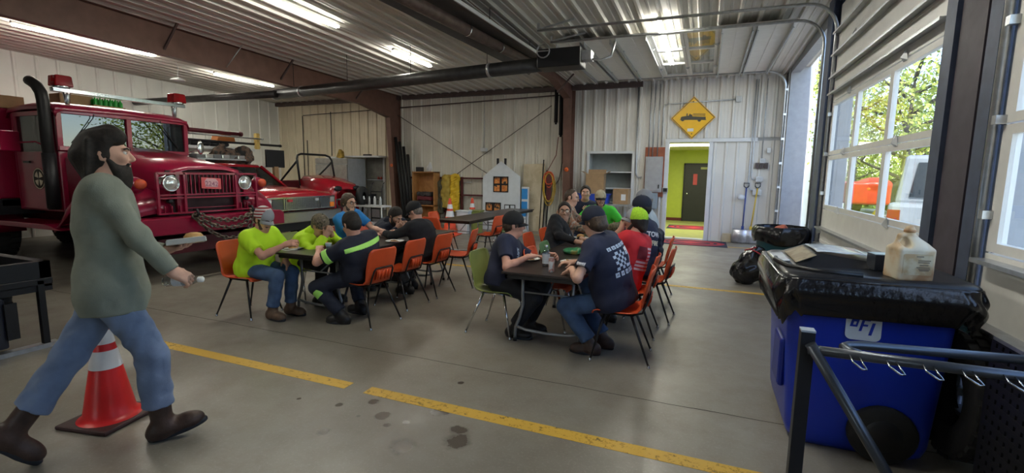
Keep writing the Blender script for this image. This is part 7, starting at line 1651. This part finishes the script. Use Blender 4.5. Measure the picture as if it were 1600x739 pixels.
# liner folded over the rim
m = MB(); rows = []; nr = 40; base = rrect(-.46, .47, -.53, .56, .12, 20); n = len(base)
rr = np.random.default_rng(3); ph = rr.uniform(0, 6.28, 40)
for j in range(nr):
    v = j/(nr-1); row = []
    for i, (x, y) in enumerate(base):
        t_ = 2*math.pi*i/n; drop = .235+.045*math.sin(t_*2+1.2)+.02*math.sin(t_*7+.3)+.012*math.sin(t_*17)
        wv = sum(abs(math.sin(.5*(t_*k+ph[k % 40]+5*v*math.sin(ph[(k*3) % 40]))))/(1+.06*k) for k in (5, 9, 14, 23, 31, 43))*.012-.02
        fold = .022*math.sin(v*9+2.2*math.sin(t_*3+1)+t_*2)*math.sin(math.pi*min(v*1.15, 1))
        k_ = 1.0 - .06*abs(v-.25)*0 + wv*1.3 + fold + (.055*math.sin(math.pi*v) - .02*v)
        if v < .1: k_ = .93+(k_-.93)*v/.1
        row.append(Vector((x*k_, .015+(y-.015)*k_, 1.055+.02*min(v*12, 1)*(1-v)-drop*v**1.05)))
    rows.append(row)
m.loft(rows, closed=True); m.build('bin_liner', M_bag, B, solid=.003)
# lid
m = MB(); rows = []
for z, i in ((1.035, -.035), (1.06, -.04), (1.075, -.02), (1.08, .03)): rows.append([Vector((x, y, z)) for x, y in rrect(-.40+i, .44-i, -.46+i, .50-i, .08)])
m.loft(rows, closed=True, cap=True); m.prism([(-.34, 1.078), (.38, 1.078), (.30, 1.10), (-.05, 1.155), (-.22, 1.155)], .0, (0, 0, 0)) if False else None
rows = [[Vector((x, y, 1.078)) for x, y in rrect(-.36, .40, -.26, .44, .03)], [Vector((x, y, z)) for (x, y), z in [((x, y), 1.15-.075*max(0, (x-.0)/.36)) for x, y in rrect(-.22, .36, -.10, .36, .03)]]]
m.loft(rows, closed=True, cap=True, smooth=False); ld = m.build('lid', mat('black_lid_plastic', (.014, .015, .018), .3), B, bevel=.006)
m = MB(); m.tube([(-.42, .1, 1.075), (-.44, -.05, 1.085), (-.40, -.28, 1.085), (-.28, -.40, 1.085), (-.05, -.45, 1.085)], .016, 6); m.build('lid_rib', M_black, ld)
slope = nrm(np.array([.14, 0, .072]))
def sheet(nm, x0, x1, y0, y1, m_, lab, cat, zf, warp=.0):
    mb = MB(); rows = []
    for i in range(9):
        x = x0+(x1-x0)*i/8; rows.append([Vector((BX+x, BY+y, zf(x, y)+warp*math.sin(i*1.1+j*.8))) for j, y in enumerate(np.linspace(y0, y1, 7))])
    mb.loft(rows); return tag(mb.build(nm, m_, solid=.002), lab, cat)
sheet('tan_card', -.345, -.235, -.20, .28, ramp_mat('tan_card_print', [(.48, (.30, .25, .17)), (.52, (.22, .18, .12))], 12, .6, 1), 'tan card lying on the sloping end of the bin lid', 'card', lambda x, y: 1.095+(x+.345)*.50)
sheet('white_sheet', -.44, -.36, -.10, .30, mat('glossy_white_sheet', (.72, .76, .80), .15), 'narrow white sheet sticking out at the end of the bin lid', 'paper', lambda x, y: 1.085+(x+.40)*.12)
sheet('plastic_film', -.215, .10, -.09, .33, mat('crinkled_pale_film', (.55, .62, .70), .12, var=.25), 'crinkled pale plastic film on the flat of the bin lid', 'film', lambda x, y: 1.158-.075*max(0, x/.36), .004)
sheet('blue_white_sheet', .06, .34, -.07, .24, mat('glossy_pale_blue_sheet', (.50, .66, .80), .12, var=.1), 'glossy pale blue sheet on the bin lid, beside the film', 'paper', lambda x, y: 1.160-.075*max(0, x/.36), .002)
p = onz(1375, 421, 1.09); t = thing('small_carton', 'small black carton with pale top standing on the bin lid', 'box', (p.x+.03, p.y+.05, 1.083), R(8)); m = MB(); m.bb((-.07, -.055, 0), (.07, .055, .095)); m.build('carton_wall', mat('black_blue_carton', (.02, .025, .035), .35), t, bevel=.003); m = MB(); m.bb((-.068, -.053, .095), (.068, .053, .098)); m.build('carton_top', mat('pale_blue_top', (.45, .62, .75), .3), t); lettering('carton_lettering', 'SAE 30', .026, (0, -.0555, .05), (1, 0, 0), (0, 0, 1), mat('dim_gold_ink', (.16, .14, .08), .5), t) if False else None
p = onz(1424, 436, 1.085); J = thing('plastic_jug', 'rust stained white plastic jug without cap standing on the bin lid', 'jug', (p.x, p.y+.06, 1.08), R(12))
M_jug = ramp_mat('rust_stained_plastic', [(.40, (.62, .56, .44)), (.52, (.55, .40, .24)), (.64, (.36, .19, .085))], 7, .45, 4)
P = [rbx((0, 0, .085), I3, (.072, .055, .075), .018, .02), ell((.0, 0, .175), I3, (.086, .070, .045), .03), cap((.0, 0, .18), (-.012, 0, .245), .055, .026, .03), cap((-.012, 0, .23), (-.014, 0, .272), .024, .024, .006), cap((-.015, 0, .245), (-.055, 0, .235), .015, .015, .01), cap((-.055, 0, .235), (-.078, 0, .165), .015, .016, .01), ell((-.045, 0, .198), I3, (.020, .10, .030), .012, '-')]
sdf_obj('jug_body', P, .0045, M_jug, J); m = MB(); m.lathe([(.026, .255), (.028, .26), (.028, .268), (.026, .272), (.020, .272), (.020, .262)], (-.014, 0, 0), 18); m.build('neck_ring', mat('rusty_neck', (.35, .19, .09), .5), J)
m = MB(); m.prism(rrect(-.070, .070, .03, .145, .008), .002, (0, -.0745, 0), (1, 0, 0), (0, 0, 1)); lb_ = m.build('jug_label', ramp_mat('stained_label', [(.42, (.55, .48, .33)), (.6, (.42, .29, .15))], 14, .6, 3), J)
m = MB()
for z, x0, x1 in ((.132, -.01, .025), (.110, .0, .06), (.100, .0, .055), (.085, .01, .05), (.072, -.005, .058), (.063, .005, .06), (.056, .01, .055)): m.bb((x0, -.0765, z-.0025), (x1, -.0755, z+.0025))
m.build('label_lines', mat('faded_black_ink', (.14, .11, .08), .6), lb_)
# --- steel tube rack
K1 = thing('tube_rack', 'black steel tube rack with wire hooks in front of the blue bin', 'rack', (0, 0, 0)); M_rk = mat('satin_grey_tube', (.10, .115, .14), .32, .7)
pp = onz(1262, 515, 1.0); m = MB(); m.bb((pp.x-.026, pp.y-.026, 0), (pp.x+.026, pp.y+.026, .995)); m.build('post', mat('matt_black_post', (.014, .016, .022), .45), K1, bevel=.003); m = MB(); m.bb((pp.x-.026, pp.y-.026, .995), (pp.x+.026, pp.y+.026, 1.003)); m.build('post_cap', mat('pale_post_cap', (.42, .46, .50), .4), K1)
u0, u1 = onz(1283, 546, .93), onz(1600, 592, .93); yr = pp.y-.03; u0.y = u1.y = (u0.y+u1.y)/2
m = MB(); m.tube([(pp.x, u0.y, .93), (1.55, u0.y, .93)], .020, 10); m.build('front_rail', M_rk, K1)
v0, v1 = onz(1322, 542, .935), onz(1600, 565, .935)
m = MB(); m.tube([(v0.x+.03, u0.y+.005, .932), (v0.x-.005, u0.y+.03, .936), (v0.x-.012, (u0.y+v0.y)/2+.02, .94), (v0.x+.01, v0.y+.0, .942), (v0.x+.06, v0.y+.02, .943), (1.55, v1.y+.04, .945)], .019, 10); m.build('loop_rail', M_rk, K1)
s1 = ony(1385, 739, pp.y-.05); s0 = Vector((pp.x+.005, pp.y-.05, .955)); dd = s1-s0; m = MB(); m.cyl(s0, s0+dd*(.955-.02)/(-dd.z), .021, n=14); m.build('slant_brace', M_rk, K1)
m = MB(); m.bb((1.50, pp.y-.026, 0), (1.552, pp.y+.026, .995)); m.build('post', MATS['matt_black_post'], K1, bevel=.003)
for px_ in (1330, 1388, 1447, 1510, 1580):
    x = onz(px_, 553+(px_-1330)*.155, .93).x; m = MB(); m.tube([(x-.012, u0.y-.018, .935), (x-.008, u0.y-.045, .918), (x+.016, u0.y-.085, .905), (x+.030, u0.y-.080, .905), (x+.026, u0.y-.045, .916), (x+.020, u0.y-.018, .932)], .0035, 6); m.build('wire_hook', M_chrome, K1)
# black slotted panels standing by the closed door
q0, q1 = onx(1512, 640, 1.36), onx(1600, 612, 1.36)
t = thing('slotted_panel', 'black slotted plastic panel with silver top edge under the rack rails', 'panel', (1.36, 0, 0)); ya, yb_ = 1.75, 2.95
m = MB(); nz, ny = 16, 22; H_ = .86
for i in range(nz+1): z = .02+i*(H_-.02)/nz; m.bb((-.015, ya, z-.014), (.015, yb_, z+.014))
for j in range(ny+1): y = ya+j*(yb_-ya)/ny; m.bb((-.013, y-.016, .0), (.013, y+.022, H_))
m.build('lattice', M_black, t); m = MB(); m.bb((.02, ya, 0), (.03, yb_, H_)); m.build('backing', M_rub, t); m = MB(); m.bb((-.02, ya, H_), (.03, yb_, H_+.018)); m.build('top_edge', M_galv, t)
m = MB(); tyre(m, (0, 0, .40), .38, .16, (1, 0, 0)); o = m.build('tyre', M_tyre); o.location = (1.44, 3.42, .005); tag(o, 'dark tyre standing in shadow between the blue bin and the closed door', 'tyre')
# --- second bin and black bag by the open bay
t = thing('trash_can', 'teal trash can lined with a black bag near the open bay', 'trash can', (1.12, 8.40, 0)); m = MB(); m.lathe([(0, .0), (.26, .0), (.27, .02), (.32, .78), (.33, .85)], n=36, sx=1.05); m.build('barrel', mat('teal_plastic', (.02, .085, .11), .4), t, solid=.006)
m = MB(); rows = []
for j in range(16):
    v = j/15; row = []
    for i in range(72):
        a = 2*math.pi*i/72; r = .35+.010*math.sin(a*7+v*2)+.006*math.sin(a*19+1+v*4)+.03*math.sin(math.pi*v); r *= (.95+.05*min(v*6, 1)); row.append(Vector((1.05*r*math.cos(a), r*math.sin(a), .885-.25*v-.03*v*math.sin(a*3))))
    rows.append(row)
m.loft(rows, closed=True); m.lathe([(.33, .87), (.30, .80), (0, .76)], n=36, sx=1.05); m.build('bin_liner', mat('smooth_black_liner', (.010, .010, .012), .25, coat=.2), t, solid=.003)
o = sdf_obj('crumpled_wrapper', [ell((0, 0, 0), I3, (.09, .07, .05), .03), ell((.05, .02, .02), I3, (.05, .05, .05), .03)], .008, mat('red_white_wrapper', (.55, .14, .08), .5), wrinkle=.02, seed=5); o.location = (1.12, 8.33, .84); tag(o, 'crumpled reddish wrapper on top of the teal trash can', 'wrapper')
P = [ell((0, 0, .19), I3, (.225, .18, .20), .05), ell((.03, 0, .40), I3, (.16, .14, .14), .08), cap((.05, 0, .48), (.10, .0, .56), .07, .05, .05), ell((.18, .0, .46), I3, (.06, .08, .10), .05)]
P = [p_[:7]+(((V(0, 0, 0.0), V(0, 0, -1)),),) for p_ in P]; bagr = thing('trash_bag', 'tied black trash bag with red drawstring standing on the floor', 'trash bag', (.66, 8.05, 0))
sdf_obj('bag_skin', P, .010, M_bag, bagr, wrinkle=.022, wfreq=.9, seed=12); m = MB(); m.tube([(.02, -.09, .55), (.10, -.09, .52), (.17, -.11, .48), (.21, -.12, .38), (.22, -.13, .28)], .010, 6); m.tube([(-.06, -.08, .53), (.02, -.1, .56), (.1, -.06, .58)], .009, 6); m.build('drawstring', mat('red_drawstring', (.45, .03, .05), .45), bagr)
# ------------------------------------------------------------------ outdoors, beyond the door wall
m = MB(); m.bb((XR+.18, -60, -.25), (120, 90, -.03)); m.bb((-90, -60, -.25), (XR+.18, YF, -.03)); m.bb((-90, YB+.2, -.25), (-2.5, 90, -.06)); struct('ground', m, mat('pale_concrete_apron', (.50, .49, .46), .8, var=.12, scale=.6))
m = MB(); m.bb((11, 10, -.03), (70, 80, .02)); m.bb((3.4, 26, -.03), (70, 80, .02)); struct('ground_lawn', m, ramp_mat('lawn', [(.4, (.10, .17, .02)), (.6, (.20, .28, .04))], 3, .9))
def tree(x, y, h, r, n, lab, colr, seed=1, trunk=.16, base=.3):
    t = thing('tree', lab, 'tree', (x, y, -.03)); g = np.random.default_rng(seed); m = MB(); m.tube([(0, 0, 0), (.05, 0, h*.25), (0, .05, h*.5), (0, 0, h*.85)], trunk, 8, rs=[trunk, trunk*.8, trunk*.5, trunk*.15]); tips = []
    for i in range(16):
        a = i*2.4; z = h*(base+.04*i); rr_ = r*(.95-.5*abs(i/16-.35)); e = Vector((rr_*math.cos(a), rr_*math.sin(a), z+h*.16)); m.tube([(0, 0, z*.9), (e*.5+Vector((0, 0, z*.42))), e], .04, 5, rs=[trunk*.35, trunk*.2, .015]); tips.append(e)
    m.build('trunk', mat('grey_bark', (.10, .085, .07), .9), t); f = MB(); vs = []; fs = []
    for k in range(n):
        c = np.array(tips[g.integers(len(tips))])*g.uniform(.45, 1.05)**.5 + g.normal(size=3)*np.array([.42, .42, .36])*r*.42; c[2] = max(c[2], h*base*.8)+0
        u = g.normal(size=3); u /= np.linalg.norm(u); w_ = g.normal(size=3); w_ -= u*(w_@u); w_ /= np.linalg.norm(w_); s_ = g.uniform(.035, .085)*(1+r*.05); i0 = len(vs); vs += [c-u*s_, c+w_*s_*.5, c+u*s_, c-w_*s_*.5]; fs.append((i0, i0+1, i0+2, i0+3))
    f._add(vs, fs, False); o = f.build('foliage', colr, t); return t
LF1 = ramp_mat('spring_leaves', [(.35, (.30, .36, .05)), (.65, (.52, .54, .14))], 2, .7); LF2 = ramp_mat('green_leaves', [(.35, (.18, .28, .03)), (.65, (.34, .44, .08))], 2, .7)
def along(px_, Y): d = ray(px_, 250); return Vector((d.x/d.y*Y, Y, 0))
p = along(1415, 17.); tree(p.x, p.y, 5.5, 2.6, 6000, 'broad spring tree seen through the upper door windows', LF1, 3)
p = along(1335, 24.); tree(p.x, p.y, 6.0, 2.6, 5000, 'tree behind the red machine outside', LF1, 5)
p = along(1266, 30.); tree(p.x, p.y, 9.5, 3.4, 8000, 'tall tree seen through the gap of the open bay', LF2, 7, base=.12)
p = along(1500, 24.); tree(p.x, p.y, 5.2, 2.6, 6000, 'tree behind the white off-road car', LF2, 9)
p = along(1600, 16.); tree(p.x, p.y, 6.0, 2.4, 5000, 'tree outside the second closed door', LF2, 11)
for i, px_ in enumerate((1300, 1360, 1420, 1480, 1250)):
    p = along(px_, 33+i % 2*2); tree(p.x, p.y, 3.4, 2.2, 3500, ('low tree in the hedge behind the white shed', 'low tree in the hedge behind the red machine', 'low tree in the hedge behind the loose tyre outside', 'low tree in the hedge behind the white off-road car', 'low tree in the hedge at the gap of the open bay')[i], LF2, 20+i, base=.05)
# white ribbed shed seen through the end panes
p, q = along(1289, 17), along(1322, 17); m = MB(); m.bb((p.x-.1, 17.02, -.03), (q.x+.05, 20, 4.4)); sh = thing('shed', 'white ribbed shed wall outside behind the end windows', 'shed'); m.build('body', M_white, sh); m = MB(); ribbed(m, (p.x-.1, 17.0, 0), (1, 0, 0), q.x-p.x+.15, -.03, 4.4, (0, -1, 0), pitch=.25, rib=.02, minor=False); m.build('cladding', M_white, sh)
# white off-road car, rear view
Jp = along(1462, 7.7); Jt = thing('car', 'white off-road car parked outside the door windows', 'car', (Jp.x+.46, 7.7, .0), R(-22)); M_jw = mat('white_car_paint', (.30, .33, .36), .25, coat=.4)
m = MB(); m.bb((-.88, 0, .62), (.88, 3.6, 1.32)); m.build('body', M_jw, Jt, bevel=.06); m = MB(); m.prism([(-.82, 1.30), (.82, 1.30), (.74, 1.96), (-.74, 1.96)], 2.2, (0, 1.15, 0)); m.build('hardtop', M_jw, Jt, bevel=.05); m = MB(); m.prism([(-.66, 1.40), (.66, 1.40), (.60, 1.86), (-.60, 1.86)], .03, (0, .04, 0)); m.build('rear_window', mat('dark_car_glass', (.03, .04, .05), .08), Jt)
m = MB(); m.prism([(-.85, .45), (.85, .45), (.85, .66), (-.85, .66)], .2, (0, -.05, 0)); m.build('bumper', M_black, Jt, bevel=.03)
for s in (-1, 1): m = MB(); m.bb((s*.80-.07, -.02, .95), (s*.80+.07, .05, 1.22)); m.build('tail_light', M_redlens, Jt); wheel(Jt, (s*.80, .65, .40), .40, .26, (s, 0, 0), M_dark); wheel(Jt, (s*.80, 3.0, .40), .40, .26, (s, 0, 0), M_dark)
m = MB(); tyre(m, (0, -.16, 1.12), .38, .24, (0, 1, 0)); m.build('spare_wheel', M_tyre, Jt)
for s in (-1, 1): m = MB(); m.prism([(.78+.50*math.cos(a), .40+.50*math.sin(a)) for a in np.linspace(R(170), R(10), 9)]+[(1.2, .42), (.36, .42)], .16, (s*.90, -.12, 0), (0, 1, 0), (0, 0, 1)); m.build('wing', M_black, Jt)
# red machine on a grey trailer
Rp = along(1362, 12.5); Rt = thing('utility_machine', 'orange red machine with a big tyre on the grey trailer outside', 'machine', (Rp.x, 12.5, .92), 0); M_or2 = mat('orange_red_machine', (.60, .05, .02), .35, coat=.3)
sdf_obj('hood', [rbx((-.08, 0, .42), I3, (.30, .45, .18), .06, .05), ell((.05, -.15, .60), I3, (.30, .40, .16), .08), ell((-.28, 0, .35), I3, (.12, .4, .25), .06)], .02, M_or2, Rt); wheel(Rt, (.52, -.15, .38), .36, .30, (.3, -1, 0), M_dark); wheel(Rt, (-.30, -.2, .26), .26, .22, (1, 0, 0), M_dark); m = MB(); m.lathe([(0, .02), (.045, .01), (.05, 0)], (-.12, -.50, .52), 12, (0, -1, 0)); m.build('lamp', M_amber, Rt)
Tr = thing('trailer', 'grey flat trailer under the orange red machine outside', 'trailer', (Rp.x+.15, 12.5, 0)); M_gr3 = mat('grey_trailer_paint', (.17, .18, .19), .5)
m = MB(); m.bb((-.75, -.8, .62), (.85, 1.6, .92)); m.build('bed', M_gr3, Tr, bevel=.02); wheel(Tr, (-.85, .4, .33), .33, .2, (-1, 0, 0), M_galv); wheel(Tr, (.95, .4, .33), .33, .2, (1, 0, 0), M_galv); m = MB(); m.bb((.2, -.86, .55), (.85, -.8, .90)); m.build('tail_board', M_gr3, Tr)
bp = along(1381, 6.9); t = thing('bollard', 'yellow bollard outside below the door windows', 'bollard', (bp.x, 6.9, -.03)); m = MB(); m.lathe([(0, 0), (.055, 0), (.055, 1.25), (.035, 1.29), (0, 1.30)], n=18); m.build('post', mat('bollard_yellow', (.70, .48, .03), .5), t); m = MB(); m.lathe([(.12, 0), (.12, .03), (.08, .04)], n=18); m.build('foot', M_galv, t)
